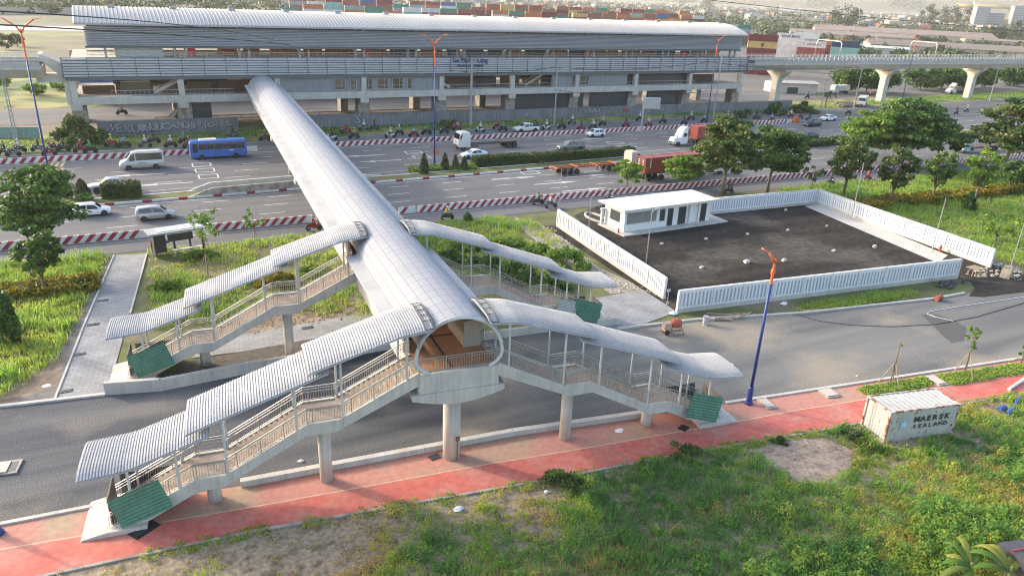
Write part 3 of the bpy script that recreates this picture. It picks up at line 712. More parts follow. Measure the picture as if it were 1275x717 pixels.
m = MB(); balusters(m, [P(-2.45, -1.3, 7.4), P(2.45, -1.3, 7.4)], 1.0, .16); m.build('end_railing', RAILM, fb, True); m = MB(); balusters(m, [P(2.45, 1.5, 7.4), P(1.2, 1.5, 7.4)], 1.15, .16); m.build('side_railing', RAILM, fb, True); m = MB(); balusters(m, [P(-2.5, 1.7, 7.4), P(-2.5, 3.2, 7.4)], 1.15, .16)
m.build('side_railing', RAILM, fb, True)
# columns
for C, r, top in ((C0, .58, 5.3), (C1, .55, 5.2)):
    m = MB(); b = P(0, .2, 0, C); m.cyl(b-Vector((0, 0, .3)), b+Vector((0, 0, top)), r, r, 20); m.build('column', CONC2, fb, True, True)
for t in (53.5, 81.5, 111.5):
    m = MB(); b = Q(0, t, 0); m.cyl(b, b+Vector((0, 0, 5.5)), .6, .6, 20); m.build('column', CONC2, fb, True, True)
    m = MB(); m.ext([Q(s_, t-.7, z) for s_, z in ((-2.9, 6.3), (-2.9, 5.8), (-.9, 5.2), (.9, 5.2), (2.9, 5.8), (2.9, 6.3))], AX*1.4); m.build('crosshead', CONC2, fb, True)
m = MB(); b = P(.25, -.42, 0); m.tube([b, b+Vector((0, 0, 1.6))], .04, 6); m.box(b+Vector((0, 0, 1.7)), (.22, .12, .3)); m.build('drain_pipe', RUST, fb, True)
# staircases
FLOORP = [(2.55, 7.4), (7.3, 5.0), (9.2, 5.0), (13.9, 2.45), (15.6, 2.45), (20.2, .12)]
CAN = [[(1.75, 10.55), (3.55, 10.36), (3.9, 10.27), (9.0, 8.66)],
       [(7.9, 8.62), (15.65, 5.92)],
       [(14.5, 5.66), (18.5, 4.32), (18.9, 4.23), (21.2, 4.02)]]
def interp(pl, u):
    for (a, za), (b, zb) in zip(pl[:-1], pl[1:]):
        if a <= u <= b: return za+(zb-za)*(u-a)/(b-a)
    return pl[-1][1] if u > pl[-1][0] else pl[0][1]
def staircase(C, sd, label):
    W2 = 1.4
    st_ = None
    def S_(u, v, z): return P(sd*u, v, z, C)
    # two stringers and soffit as one cast flight
    m = MB()
    top = FLOORP; bot = [(20.2, -.05), (19.0, -.05), (15.45, 1.75), (14.1, 1.75), (9.35, 4.3), (7.6, 4.3), (2.55, 6.62)]
    for v in (-W2, W2-.2):
        pr = [S_(u, v, z+.1) for u, z in top]+[S_(u, v, z) for u, z in bot]
        m.ext(pr if sd > 0 else pr[::-1], V_*.2)
    inn = [S_(u, -W2+.2, z-.12) for u, z in top]+[S_(u, -W2+.2, z+.08) for u, z in bot]
    m.ext(inn, V_*(2*W2-.4))
    st_ = m.build('staircase', CONC2, fb, True)
    if label: st_['label'] = label
    m = MB()
    for (a, za), (b, zb) in zip(FLOORP[:-1], FLOORP[1:]):
        if abs(za-zb) < .01:
            m.loft([[S_(a, -W2+.2, z), S_(b, -W2+.2, z), S_(b, W2-.2, z), S_(a, W2-.2, z)] for z in (za-.1, za+.02)]); continue
        n = 15
        for i in range(n):
            u0 = a+(b-a)*i/n; u1 = a+(b-a)*(i+1)/n; z = za+(zb-za)*(i+.5)/n
            m.loft([[S_(u0, -W2+.205, zz), S_(u1, -W2+.205, zz), S_(u1, W2-.205, zz), S_(u0, W2-.205, zz)] for zz in (z-.22, z+.06)])
    m.build('tread', M_TREAD, st_, True)
    for v in (-W2+.1, W2-.1):
        m = MB(); balusters(m, [S_(u, v, z+.1) for u, z in FLOORP], .98, .15); m.build('railing', RAILM, st_, True)
    m = MB()
    for v in (-W2+.32, W2-.32):
        m.tube([S_(u, v, z+.85) for u, z in FLOORP], .03, 5)
    m.build('handrail', STEEL, st_, True)
    # canopy of three overlapping vaulted ribbed sections
    for si, pl in enumerate(CAN):
        m = MB(); vv = np.linspace(-1.95, 1.95, 11); rows = []
        L = pl[-1][0]-pl[0][0]; n = int(L/.155)
        for i in range(n+1):
            for du, dz in ((0, 0), (.035, 0), (.055, .045), (.125, .045), (.145, 0)):
                u = pl[0][0]+L*i/n+du
                if u > pl[-1][0]+.001 and i == n and du > .05: break
                z = interp(pl, min(u, pl[-1][0]))
                rows.append([S_(u, v, z+dz+.24*(1-abs(v/1.95)**4)) for v in vv])
        m.sheet(rows)
        cn = m.build('canopy', RIBW, fb, True)
        m = MB()
        for v in (-1.93, 1.93): m.tube([S_(u, v, z-.06) for u, z in pl], .06, 5)
        for q in (pl[0], pl[-1]): m.tube([S_(q[0], v, q[1]-.05+.24*(1-abs(v/1.95)**4)) for v in vv], .05, 5)
        m.build('canopy_edge', RIBW, cn, True)
        if si == 0:
            m = MB(); q = pl[0]
            for du in (0, .5): m.tube([S_(q[0]+du, v, q[1]+.09+.24*(1-abs(v/1.95)**4)) for v in vv[:]], .035, 5)
            for v in vv[::2]: m.bar(S_(q[0], v, q[1]+.09+.24*(1-abs(v/1.95)**4)), S_(q[0]+.5, v, q[1]+.06+.24*(1-abs(v/1.95)**4)), .04)
            m.build('flashing_frame', DARK, cn, True)
    for si, u in ((0, 3.25), (0, 7.15), (1, 9.8), (1, 13.8), (2, 16.4), (2, 18.9)):
        for v in (-1.3, 1.3):
            zt = interp(CAN[si], u)+.24*(1-abs(v/1.95)**4)-.05
            m = MB(); z0 = interp(FLOORP, u)+.1; a = S_(u, v, z0); m.cyl(a, S_(u, v, zt), .075, .075, 8)
            m.bar(S_(u, v, zt-.05), S_(u, v*1.4, interp(CAN[si], u)-.03), .06); m.build('canopy_post', POSTW, fb, True)
    for u, top in ((8.2, 4.35), (14.75, 1.8)):
        b = S_(u, 0, 0); m = MB(); m.cyl(b-Vector((0, 0, .2)), b+Vector((0, 0, top)), .4, .4, 18); m.build('stair_column', CONC2, fb, True, True)
    m = MB(); m.loft([[S_(18.3, -1.75, z), S_(q, -1.75, z), S_(q, 1.75, z), S_(18.3, 1.75, z)] for z, q in ((-.05, 21.7), (.08, 21.6), (.3, 20.4))]); m.build('stair_foot', CONC2, fb, True)
M_TREAD = M('stone_treads', (.40, .33, .28), .8, var=.15)
staircase(C0, -1, None); staircase(C0, 1, None); staircase(C1, -1, None); staircase(C1, 1, None)

# ---- things left round the foot of each staircase
def corr_sheet(name, c, a, b, mat, label, cat='metal sheet', group=None, n=14, th=.05):
    """corrugated sheet: centre c, half-vectors a (along ridges) and b (across ridges)"""
    c, a, b = Vector(c), Vector(a), Vector(b); nn = a.cross(b).normalized(); m = MB(); k = n*2
    for off in (0, -.02):
        rows = []
        for i in range(k+1):
            t = -1+2*i/k; h = (th if i % 2 else 0)+off
            rows.append([c+b*t+a*s_+nn*h for s_ in (-1, -.33, .33, 1)])
        m.sheet(rows)
    return m.fixed(name, mat, label=label, cat=cat, group=group)
gs = 'green corrugated sheets closing the stairs'
def gsheet(C, sd, c, label, mat=GREENM, group=gs):
    """sheet hung outside the railing of the lowest flight: (u, z) of upper and lower edge"""
    p = [P(sd*c[0][0], -1.52, c[0][1], C), P(sd*c[1][0], -1.52, c[1][1], C), P(sd*c[2][0], -1.8, c[2][1], C), P(sd*c[3][0], -1.8, c[3][1], C)]
    m_ = sum(p, Vector())/4; a = ((p[1]+p[2])-(p[0]+p[3]))/4; b = ((p[3]+p[2])-(p[0]+p[1]))/4
    return corr_sheet('corrugated_sheet', m_, a, b, mat, label, group=group, n=9)
_e = [(20.1, 2.2), (17.4, 3.08), (16.8, 1.3), (19.5, .42)]
gsheet(C0, -1, _e, 'green corrugated sheet across the foot of the front left staircase')
gsheet(C1, -1, _e, 'green corrugated sheet at the foot of the rear left staircase, above the low wall')
gsheet(C0, 1, _e, 'green corrugated sheet across the foot of the front right staircase')
gsheet(C1, 1, _e, 'green corrugated sheet beside a grey sheet at the rear right staircase')
gsheet(C1, 1, [(17.35, 2.75), (15.4, 3.2), (15.3, 2.0), (17.25, 1.45)], 'pale grey corrugated sheet left of the green one, rear right staircase', M('grey_sheet', (.42, .44, .40), .6, var=.1), None)
def panel(C, sd, u0, u1, v, label, lean=.25):
    m = MB(); a = P(sd*u0, v, .15, C); b = P(sd*u1, v, .15, C); t = Vector((0, 0, 1.55))+V_*lean
    m.pbox(a, b-a, t, V_*.06); m.bar(a+t*.5-V_*.04, b+t*.5-V_*.04, .06); m.bar((a+b)/2-V_*.04, (a+b)/2+t-V_*.04, .06)
    m.fixed('shutter_panel', M_SHUT, label=label, cat='metal panel', group='dark metal panels at the stair feet')
    m2 = MB(); a = P(sd*(u1+.15), -1.2, .3, C); m2.pbox(a, V_*2.2, U_*sd*.08, (0, 0, 1.9))
    m2.fixed('gate_panel', M_SHUT2, label=label.replace('dark metal panel', 'end gate panel'), cat='gate panel', group='gate panels at the stair feet')
M_SHUT = M('dark_grey_sheet', (.075, .08, .085), .5, .2, var=.2); M_SHUT2 = M('stained_gate', (.13, .12, .11), .6, var=.5, scale=1.5)
panel(C0, -1, 16.6, 19.9, 1.55, 'dark metal panel leaning behind the front left staircase foot')
panel(C1, -1, 16.6, 19.9, 1.55, 'dark metal panel leaning behind the rear left staircase foot')
panel(C0, 1, 16.6, 19.9, 1.55, 'dark metal panel leaning behind the front right staircase foot')
panel(C1, 1, 16.6, 19.9, 1.55, 'dark metal panel leaning behind the rear right staircase foot')
# ================================================================== walls, fences, barriers
def line_thing(name, pts, w_, h, mat, label, cat, group=None, z0=-.05):
    m = MB(); kerbrun(m, pts, w_, z0, h, 0.0, 50); return m.fixed(name, mat, label=label, cat=cat, group=group)
wall_pts = G((131, 492), (200, 487), (330, 461), (480, 436), (600, 424), (700, 411), (770, 404))
m = MB()
for i, (a, b) in enumerate(zip(wall_pts[:-1], wall_pts[1:])):
    d = b-a; n = max(1, round(d.length/3.2))
    for k in range(n): m.pbox(a+d*k/n+Vector((0, 0, -.05)), d/n*.996, Vector((-d.y, d.x, 0)).normalized()*.35, (0, 0, 1.05-.07*i))
m.fixed('retaining_wall', CONC2, label='low pale concrete wall along the far side of the gravel road', cat='wall')
def striped(name, pts, h, label, cat, group, stripe_w=1.0, lean=.55, top=.22, base=.38):
    """concrete barrier with slanting red and white stripes: every stripe is its own painted facet"""
    m = MB()
    for a, b in zip(pts[:-1], pts[1:]):
        a = Vector((a[0], a[1], 0)); b = Vector((b[0], b[1], 0)); L = (b-a).length; d = (b-a)/L; nn = Vector((-d.y, d.x, 0))
        q = [(-base/2, 0), (-top/2, h), (top/2, h), (base/2, 0)]
        m.mat(0).ext([a+nn*y+Vector((0, 0, z)) for y, z in q][::-1], d*L)
        k = 0; t = 0.0
        while t < L-stripe_w-lean:
            for sg in (-1, 1):
                p = lambda x, y, z: a+d*x+nn*sg*(y+.006)+Vector((0, 0, z))
                f0, f1 = .05, .96; y0 = base/2+(top-base)/2*f0; y1 = base/2+(top-base)/2*f1
                qd = [p(t, y0, h*f0), p(t+stripe_w*.5, y0, h*f0), p(t+lean+stripe_w*.5, y1, h*f1), p(t+lean, y1, h*f1)]
                m.mat(1).quad(*(qd if sg < 0 else qd[::-1]))
            p0 = a+d*(t+lean)+nn*(-top/2)+Vector((0, 0, h+.004)); m.quad(p0, p0+d*stripe_w*.5, p0+d*stripe_w*.5+nn*top, p0+nn*top)
            t += stripe_w
    return m.fixed(name, [BARW, BARR], label=label, cat=cat, group=group)
bx = lambda px, Y: atY(px, 250, Y).x
SB = 'striped concrete barriers beside the highway'
X_ = lambda px, py: g(px, py).x
striped('striped_barrier', [(-60, 93.9), (X_(183, 297), 93.9)], .95, 'red and white striped barrier left of the bus shelter', 'barrier', SB, 1.15, .8)
striped('striped_barrier', [(X_(264, 290), 93.9), (X_(389, 277), 93.9)], .95, 'red and white striped barrier between bus shelter and footbridge', 'barrier', SB, 1.15, .8)
striped('striped_barrier', [(X_(496, 266), 93.9), (X_(516, 264), 93.9)], .95, 'short red and white striped barrier just right of the footbridge', 'barrier', SB, 1.15, .8)
striped('striped_barrier', [(X_(520, 264), 93.9), (300, 93.9)], .95, 'long near striped barrier passing behind the guardhouse and trees', 'barrier', SB, 1.15, .8)
striped('striped_barrier', [(-70, barY(-70)), (X_(319, 186), barY(16))], .95, 'far striped barrier left of the footbridge, behind the bus', 'barrier', SB, 1.3, .7)
striped('striped_barrier', [(X_(414, 182), barY(36)), (X_(797, 163), barY(110))], .95, 'far striped barrier between the footbridge and the road sign', 'barrier', SB, 1.3, .7)
striped('striped_barrier', [(X_(801, 163), barY(110)), (X_(985, 153), barY(168))], .95, 'far striped barrier right of the road sign', 'barrier', SB, 1.3, .7)
p = g(985, 153); m = MB(); m.box((p.x+1.2, barY(p.x), .6), (2.0, 1.0, 1.2)); m.box((p.x+1.2, barY(p.x), 1.35), (1.4, .7, .3)); m.fixed('barrier_end', M('orange_painted_end', (.55, .17, .05), .7, var=.25), label='orange barrier end block at the right tip of the striped barrier', cat='barrier end')
# median wall that rises to guard the bridge pier, with kerb-like coping
m = MB(); a = g(232, 244); b = g(272, 233); x1 = 34.0
yl = lambda x: kerbY(x)+.35
prof = [(a.x, 0), (g(262, 236).x, 1.15), (24.5, 1.3), (33.5, .25), (33.5, 0)]
m.ext([(x, yl(x), z+.05) for x, z in prof][::-1], (0, .35, 0)); m.fixed('median_wall', CONCD, label='sloping concrete wall in the median beneath the footbridge', cat='wall', group='median walls under the footbridge')
m = MB(); m.ext([(x, yl(x)+3.2, z+.05) for x, z in prof][::-1], (0, .35, 0)); m.fixed('median_wall', CONC2, label='rear sloping concrete wall in the median, seen past the front one', cat='wall', group='median walls under the footbridge')
# white precast fence round the car park
WSL = M('white_slat_paint', (.66, .69, .72), .5, var=.05, scale=.8)
def precast(p, q, label, n, h=2.3):
    p, q = Vector((p[0], p[1], 0)), Vector((q[0], q[1], 0)); d = q-p; L = d.length; d.normalize(); nn = Vector((-d.y, d.x, 0))
    r = root('precast_fence', (p+q)/2, 0, label, 'fence', 'white precast fences round the car park')
    m = MB(); m.pbox(p-nn*.16+Vector((0, 0, -.1)), d*L, nn*.32, (0, 0, .55)); m.build('plinth', M_PL, r, True)
    for i in range(n+1):
        a = p+d*L*i/n; m = MB(); m.box(a+Vector((0, 0, h/2+.03)), (.24, .30, h+.06), math.atan2(d.y, d.x)); m.build('post', WHITE, r, True)
    for i in range(n):
        a = p+d*(L*i/n+.12); l = L/n-.24; m = MB()
        m.pbox(a-nn*.09+Vector((0, 0, h-.26)), d*l, nn*.18, (0, 0, .24)); m.pbox(a-nn*.09+Vector((0, 0, .45)), d*l, nn*.18, (0, 0, .14))
        k = max(3, round(l/.44))
        for j in range(k):                                   # upright slats turned half open
            c = a+d*(l*(j+.5)/k)+Vector((0, 0, .59))
            m.pbox(c-d*.12-nn*.08, d*.24, nn*.16, (0, 0, h-.85))
        m.build('slat_panel', WSL, r, True)
        m = MB(); m.pbox(a-nn*.02+Vector((0, 0, .59)), d*l, nn*.04, (0, 0, h-.85)); m.build('recessed_panel', M_REC, r, True)
    m = MB(); m.pbox(p-nn*.13+Vector((0, 0, h+.061)), d*L, nn*.26, (0, 0, .06)); m.build('coping', WHITE, r, True)
    return r
M_PL = CONC2; M_REC = M('slat_gap_shade_tint', (.36, .40, .45), .6, var=.1)  # grey-blue shading between the slats is put into the recessed panel's colour
lf = G((694, 282), (826, 372)); precast(lf[1], lf[0], 'white precast fence on the left side of the car park', 8)
ff = G((843, 389), (1190, 346)); precast(ff[0], ff[1], 'white precast fence on the road side of the car park', 10)
rfn = G((1016, 254), (1232, 333)); precast(rfn[1], rfn[0], 'white precast fence on the right side of the car park', 9)
bf = G((882, 267), (1014, 254)); precast(bf[0], bf[1], 'white precast fence behind the car park, right of the guardhouse', 6)
# guardhouse
gh_a, gh_b = g(776, 291), g(882, 276)
_d = gh_b-gh_a; Lg = _d.length; ga = math.atan2(_d.y, _d.x)
gh = root('guardhouse', gh_a, ga, 'single-storey white flat-roofed guardhouse in the car park corner', 'guardhouse')
WALLW = M('white_render', (.70, .69, .68), .7, var=.05, scale=.5, streak=.06); Dg = 4.4
m = MB(); m.bbox(-.9, Lg+2.4, -1.3, Dg+.2, -.05, .22); m.build('plinth', CONC2, gh)
m = MB()
def wallseg(x0, x1, z0, z1, y0=0.0, y1=.2): m.bbox(x0, x1, y0, y1, z0, z1)
H_ = 3.15
ops = [(.35, 5.4, 1.15, 2.75), (5.9, 6.9, 1.0, 2.75), (7.3, 8.3, .22, 2.7), (9.2, 10.6, .22, 2.7), (Lg-1.9, Lg-.7, .22, 2.8)]
x = 0
for a, b, z0, z1 in ops:
    wallseg(x, a, .22, H_); wallseg(a, b, z1, H_)
    if z0 > .3: wallseg(a, b, .22, z0)
    x = b
wallseg(x, Lg, .22, H_)
m.bbox(0, .2, .2, Dg-.2, .22, 1.2); m.bbox(0, .2, .2, 1.0, 1.2, H_); m.bbox(0, .2, 3.2, Dg-.2, 1.2, H_); m.bbox(0, .2, 1.0, 3.2, 2.6, H_)
m.bbox(Lg-.2, Lg, .2, Dg-.2, .22, H_); m.bbox(0, Lg, Dg-.2, Dg, .22, H_); m.bbox(10.95, 11.25, -.35, 0, .22, H_); m.bbox(Lg-2.4, Lg-2.1, -.3, 0, .22, H_)
m.build('wall', WALLW, gh)
m = MB(); m.bbox(-.8, Lg+.9, -.9, Dg+.7, H_+.01, H_+.2); m.bbox(-.8, Lg+.9, -.9, -.78, H_+.2, H_+.3); rfo = m.build('roof', M('pale_roof_concrete', (.60, .57, .52), .8, var=.1), gh)
for k, (a, b, z0, z1) in enumerate(ops):
    m = MB(); f = .07
    for q in ((a, a+f, z0, z1), (b-f, b, z0, z1), (a+f, b-f, z1-f, z1), (a+f, b-f, z0, z0+f)): m.bbox(q[0], q[1], .03, .14, q[2], q[3])
    if k == 0:
        m.bbox(a+(b-a)/2-.03, a+(b-a)/2+.03, .03, .14, z0+f, z1-f)
    if z0 > .3:
        o = m.build('window', RIBW, gh); m = MB(); m.bbox(a+f, b-f, .06, .09, z0+f, z1-f); m.build('pane', M('pale_window_film', (.24, .24, .22), .25, var=.1) if k == 0 else GLASSW, o)
    else:
        o = m.build('door_frame', DARK, gh); m = MB(); m.bbox(a+f, b-f, .06, .10, z0+f, z1-f); m.build('door', M('dark_doorway', (.035, .035, .04), .4), o)
m = MB(); m.bbox(.05, .1, 1.02, 3.18, 1.22, 2.58); m.build('side_window', GLASSW, gh)
tag((MB().cyl((0, 0, 0), (0, 0, .62), .11, .11, 10).cyl((0, 0, .62), (0, 0, .75), .05, .03, 8)).fixed('fire_extinguisher', REDP), 'red fire extinguisher standing at the guardhouse corner', 'fire extinguisher').location = g(770, 290, .22)
m = MB(); m.box((0, 0, .1), (.9, .5, .2)); m.box((0, 0, .45), (.5, .12, .5), .5); m.cyl((.3, 0, .2), (.5, 0, .75), .03)
o = tag(m.fixed('red_trestle', REDP), 'small red trestle beside the guardhouse steps', 'trestle'); o.location = g(812, 281, .22)
m = MB(); m.bbox(-.16, .16, -.16, .16, 0, 2.2); m.bbox(1.0, 1.32, -.16, .16, 0, 2.2); m.bbox(2.0, 2.32, -.16, .16, 0, 2.2); m.bbox(-.3, 2.5, -.2, .2, 2.2, 2.35)
o = tag(m.fixed('entrance_frame', WHITE), 'white open-sided frame at the left end of the guardhouse', 'frame'); o.location = g(757, 279)
m = MB(); c = [g(742, 272)+Vector((math.cos(a)*1.2, math.sin(a)*2.6, 0)) for a in np.linspace(0, 2*math.pi, 20)[:-1]]
kerbrun(m, c+c[:1], .25, -.03, .25, 0, 5); m.fixed('planter_ring', CONC2, label='oval concrete planter kerb left of the guardhouse', cat='planter')
# rough lumps waiting on the fresh asphalt
rng = random.Random(2)
for i, (px, py, s_) in enumerate(((824, 304, .28), (879, 298, .30), (931, 292, .30), (874, 334, .36), (930, 327, .5), (977, 325, .42), (981, 287, .3), (1029, 282, .3), (1038, 313, .36), (1089, 308, .42), (978, 262, .3))):
    m = MB(); b = g(px, py, .03)
    s_ *= .62
    m.loft([[Vector((math.cos(a)*r*rng.uniform(.8, 1.2)*1.5, math.sin(a)*r*rng.uniform(.75, 1.2), z)) for a in np.linspace(0, 2*math.pi, 9)[:-1]] for r, z in ((s_*1.0, 0), (s_*1.05, s_*.5), (s_*.75, s_*1.1), (s_*.3, s_*1.35))])
    m.box((s_*.8, .1, s_*.45), (s_*.8, s_*.7, s_*.9), .5)
    o = m.fixed('concrete_lump', M('pale_lump', (.50, .46, .42), .9, var=.25, scale=3)); o.location = b
    names = ['left of the forecourt, nearest the guardhouse corner', 'second along the guardhouse row', 'third along the guardhouse row', 'nearest the left end of the road-side fence', 'largest, near the road-side fence', 'just left of the orange lamp head', 'fourth along the guardhouse row', 'below the rear fence corner', 'right of the orange lamp head', 'nearest the concrete strip', 'against the rear fence']
    tag(o, 'pale concrete lump on the dark asphalt, '+names[i], 'concrete lump', 'concrete lumps on the car park')
# corrugated hoarding with graffiti in front of the station
HOARD = M('weathered_hoarding', (.19, .195, .205), .6, .2, var=.22, scale=.5, streak=.3); GRAF = M('white_graffiti', (.28, .285, .29), .7, var=.3, scale=1.6); GRAFB = M('black_graffiti', (.03, .03, .035), .7); GRAFR = M('red_graffiti', (.45, .06, .08), .7); GRAFC = M('blue_graffiti', (.18, .34, .50), .7)
hb = lambda x: 161.3+.012*x
def hoarding(x0, x1, h, label, words=()):
    r = root('hoarding', ((x0+x1)/2, hb((x0+x1)/2), 0), 0, label, 'hoarding', 'corrugated hoardings before the station')
    m = MB(); n = int((x1-x0)/.42); rows = []
    for off in (0, .05):
        a = [(x0+(x1-x0)*i/n, hb(x0+(x1-x0)*i/n)+(.07 if i % 2 else 0)+off) for i in range(n+1)]
        m.sheet([[(x, y, z) for x, y in a] for z in (0, h)])
    m.pbox((x0, hb(x0)-.02, h-.16), (x1-x0, hb(x1)-hb(x0), 0), (0, .03, 0), (0, 0, .12)); hp_ = m.build('panel', HOARD, r, True)
    L = Vector((r.location))
    for (px, txt, sz, mt, z) in words:
        x = atY(px, 155, 162).x
        gr = random.Random(int(px)); n = len(txt)
        for i, ch in enumerate(txt):                          # hand-sprayed letters: tilted, swollen, overlapping, outlined
            xx = x+(i-(n-1)/2)*sz*.58; s2 = .85*sz*gr.uniform(.8, 1.15); tl = gr.uniform(-.3, .3); zz = z+gr.uniform(-.15, .15); sx_ = gr.uniform(.8, 1.35); bo = gr.uniform(.035, .075)
            set_text(hp_, ch, s2, mt, (xx-L.x, hb(xx)-.075-L.y-.003*i, zz), (1, .012, 0), (tl, 0, 1), bold=bo*s2*.5, name='graffiti', depth=.004, sx=sx_)
            set_text(hp_, ch, s2*1.04, GRAFB, (xx-L.x+.06, hb(xx)-.045-L.y, zz-.05), (1, .012, 0), (tl, 0, 1), bold=(bo+.05)*s2*.5, name='graffiti_outline', depth=.004, sx=sx_)
    return r
hx = lambda px: atY(px, 160, 162).x
hoarding(hx(122), hx(297), 2.9, 'grey corrugated hoarding with white graffiti left of the footbridge', [(158, 'WEXUR', 2.5, GRAF, 1.35), (176, 'A', 2.4, GRAFC, 1.4), (187, 'NU', 2.2, GRAF, 1.4), (211, 'UCAN', 2.3, GRAF, 1.5), (240, 'QB·', 2.3, GRAF, 1.5), (270, 'TOSEK', 1.9, GRAF, 1.6)])
hoarding(hx(385), hx(640), 2.7, 'plain grey corrugated hoarding right of the footbridge', [(446, 'S', 3.0, GRAF, 1.4)])
hoarding(hx(640), hx(985), 2.6, 'long grey hoarding with graffiti below the dark station screens', [(656, 'W', 1.6, GRAFC, 1.2), (737, 'GRAU', 2.0, GRAF, 1.5), (763, 'HEX', 1.8, GRAF, 1.3), (781, 'N*', 1.8, GRAFR, 1.3), (822, 'SKOU', 1.8, GRAF, 1.5), (848, 'PA', 1.8, GRAF, 1.5)])
m = MB(); a, b = g(-10, 172), g(50, 172); m.pbox((a.x, a.y, 0), b-a, (0, .1, 0), (0, 0, 2.0)); m.fixed('green_hoarding', M('teal_sheet', (.20, .33, .30), .6, var=.2, streak=.3), label='teal green sheet hoarding at the far left roadside', cat='hoarding')
# parallel road's orange guard rail, seen below the station floor
m = MB(); railing(m, (2, 172.6, 0), (95, 174.8, 0), 1.5, 2.4, .12, (1, .55, .2)); m.fixed('guard_rail', M('orange_rail_paint', (.42, .22, .10), .7, var=.2), label='rusty orange guard rail beneath the station', cat='guard rail')
# bus shelter
bs = g(195, 323); e2 = g(262, 312); _d = e2-bs; Lb = _d.length; sh = root('bus_shelter', bs, math.atan2(_d.y, _d.x), 'dark bus shelter with a solar panel roof beside the walkway', 'bus shelter')
m = MB(); m.bbox(-.5, Lb+.4, -.3, 2.1, 2.75, 2.95); m.build('roof', M('light_shelter_roof', (.30, .32, .33), .5, .2, var=.08), sh)
m = MB()
for i in range(5):
    for j in range(2): m.bbox(.55+i*Lb*.18, .45+(i+1)*Lb*.18, .15+j*.85, .95+j*.85, 2.955, 3.0)
m.build('solar_panel', M('pale_solar_panel', (.36, .38, .40), .15, .2, var=.05), sh)
m = MB(); m.bbox(.0, 1.55, 1.6, 1.72, .15, 2.7); m.bbox(.02, .1, .3, 1.58, .15, 2.7); m.build('side_panel', M('shelter_panel', (.06, .065, .075), .5), sh)
for x in (.05, 2.2, 3.9, Lb-.5):
    m = MB(); m.bbox(x, x+.22, 1.2, 1.5, 0, 2.75); m.build('post', DARK, sh)
m = MB(); m.bbox(1.7, Lb-1.4, 1.25, 1.4, 1.35, 2.2); m.build('display_board', DARK, sh)
m = MB(); m.bbox(1.8, Lb-.6, .6, 1.1, .42, .5); m.bbox(2.2, 2.3, .7, 1.0, 0, .42); m.bbox(Lb-1.2, Lb-1.1, .7, 1.0, 0, .42); m.build('bench', CONC2, sh)
m = MB(); m.bbox(-.1, -.01, 1.55, 1.62, .6, 1.6); m.build('orange_strip', ORANGEP, sh)

# ================================================================== lamps, poles and wires
def lamp(px, py, ptop, label, ht=None, arms=2, z=0.0, blue_frac=.78, yaw=0.0, base=True, loc=None):
    b = loc or g(px, py, z); h = ht or tall(px, py, ptop, z)
    r = root('street_lamp', b, yaw, label, 'street lamp', 'blue and orange street lamps')
    m = MB(); m.lathe([(.34, 0), (.34, .12), (.22, .2), (.20, 1.3), (.24, 1.38), (.15, 1.5)], n=14); m.build('base', LAMPB, r, smooth=False)
    m = MB(); m.cyl((0, 0, 1.4), (0, 0, h*blue_frac), .13, .10, 12); m.build('pole', LAMPB, r, smooth=True)
    m = MB(); m.cyl((0, 0, h*blue_frac), (0, 0, h*.955), .10, .085, 12); m.lathe([(.13, h*.86), (.16, h*.865), (.16, h*.885), (.13, h*.89)], n=10); m.build('pole_top', LAMPO, r)
    for sg in ((-1, 1) if arms == 2 else (-1,)):
        k = h/12.0*(.55 if arms == 2 else 1.0)
        path = [(0, 0, h*.93), (sg*.45*k, 0, h*.965), (sg*1.0*k, 0, h*.985), (sg*1.6*k, 0, h*1.005)] if arms == 2 else [(0, 0, h*.93), (-.25, .1, h*.965), (-.55, .1, h*.99)]
        m = MB(); m.tube(path, [.11*k, .10*k, .09*k, .08*k], 8); am = m.build('arm', LAMPO, r, smooth=True)
        e = Vector(path[-1]); m = MB(); dd = Vector((sg, 0, .18 if arms == 2 else .55)).normalized()
        m.loft([[e+dd*t*k+Vector((0, a*w_*k, 0))+Vector((0, 0, c*.07*k)) for a, c in ((-1, -.4), (1, -.4), (.8, 1), (-.8, 1))] for t, w_ in ((-.1, .07), (.1, .17), (.55, .2), (.85, .12))])
        m.build('lamp_head', ORANGEP, am)
    return r
lamp(932, 502, 313, 'tall blue lamp with orange top standing on the red path', arms=1, blue_frac=.80, z=.02)
lamp(541, 207, 45, 'blue double lamp with orange arms in the median right of the footbridge', z=.2)
lamp(64, 236, 40, 'blue double lamp behind the big tree at the left', loc=g(66, 240), ht=23.0)
lamp(880, 152, 46, 'blue double lamp by the hoarding near the right end of the station')
lamp(1122, 130, 46, 'blue double lamp in front of the viaduct on the right')
b = g(-3, 664, .02); lamp(0, 0, 0, 'blue lamp base cut off by the left edge of the picture', ht=11, loc=b, arms=2)
def flag(px, py, Y, label):
    p = atY(px, py, Y); m = MB(); m.ext([p, p+Vector((1.1, 0, -2.0)), p+Vector((-.2, 0, -1.9))], (0, .03, 0)); m.fixed('pennant', ORANGEP, label=label, cat='pennant')
flag(540, 179, g(541, 207).y-.3, 'orange pennant tied to the lamp in the median')
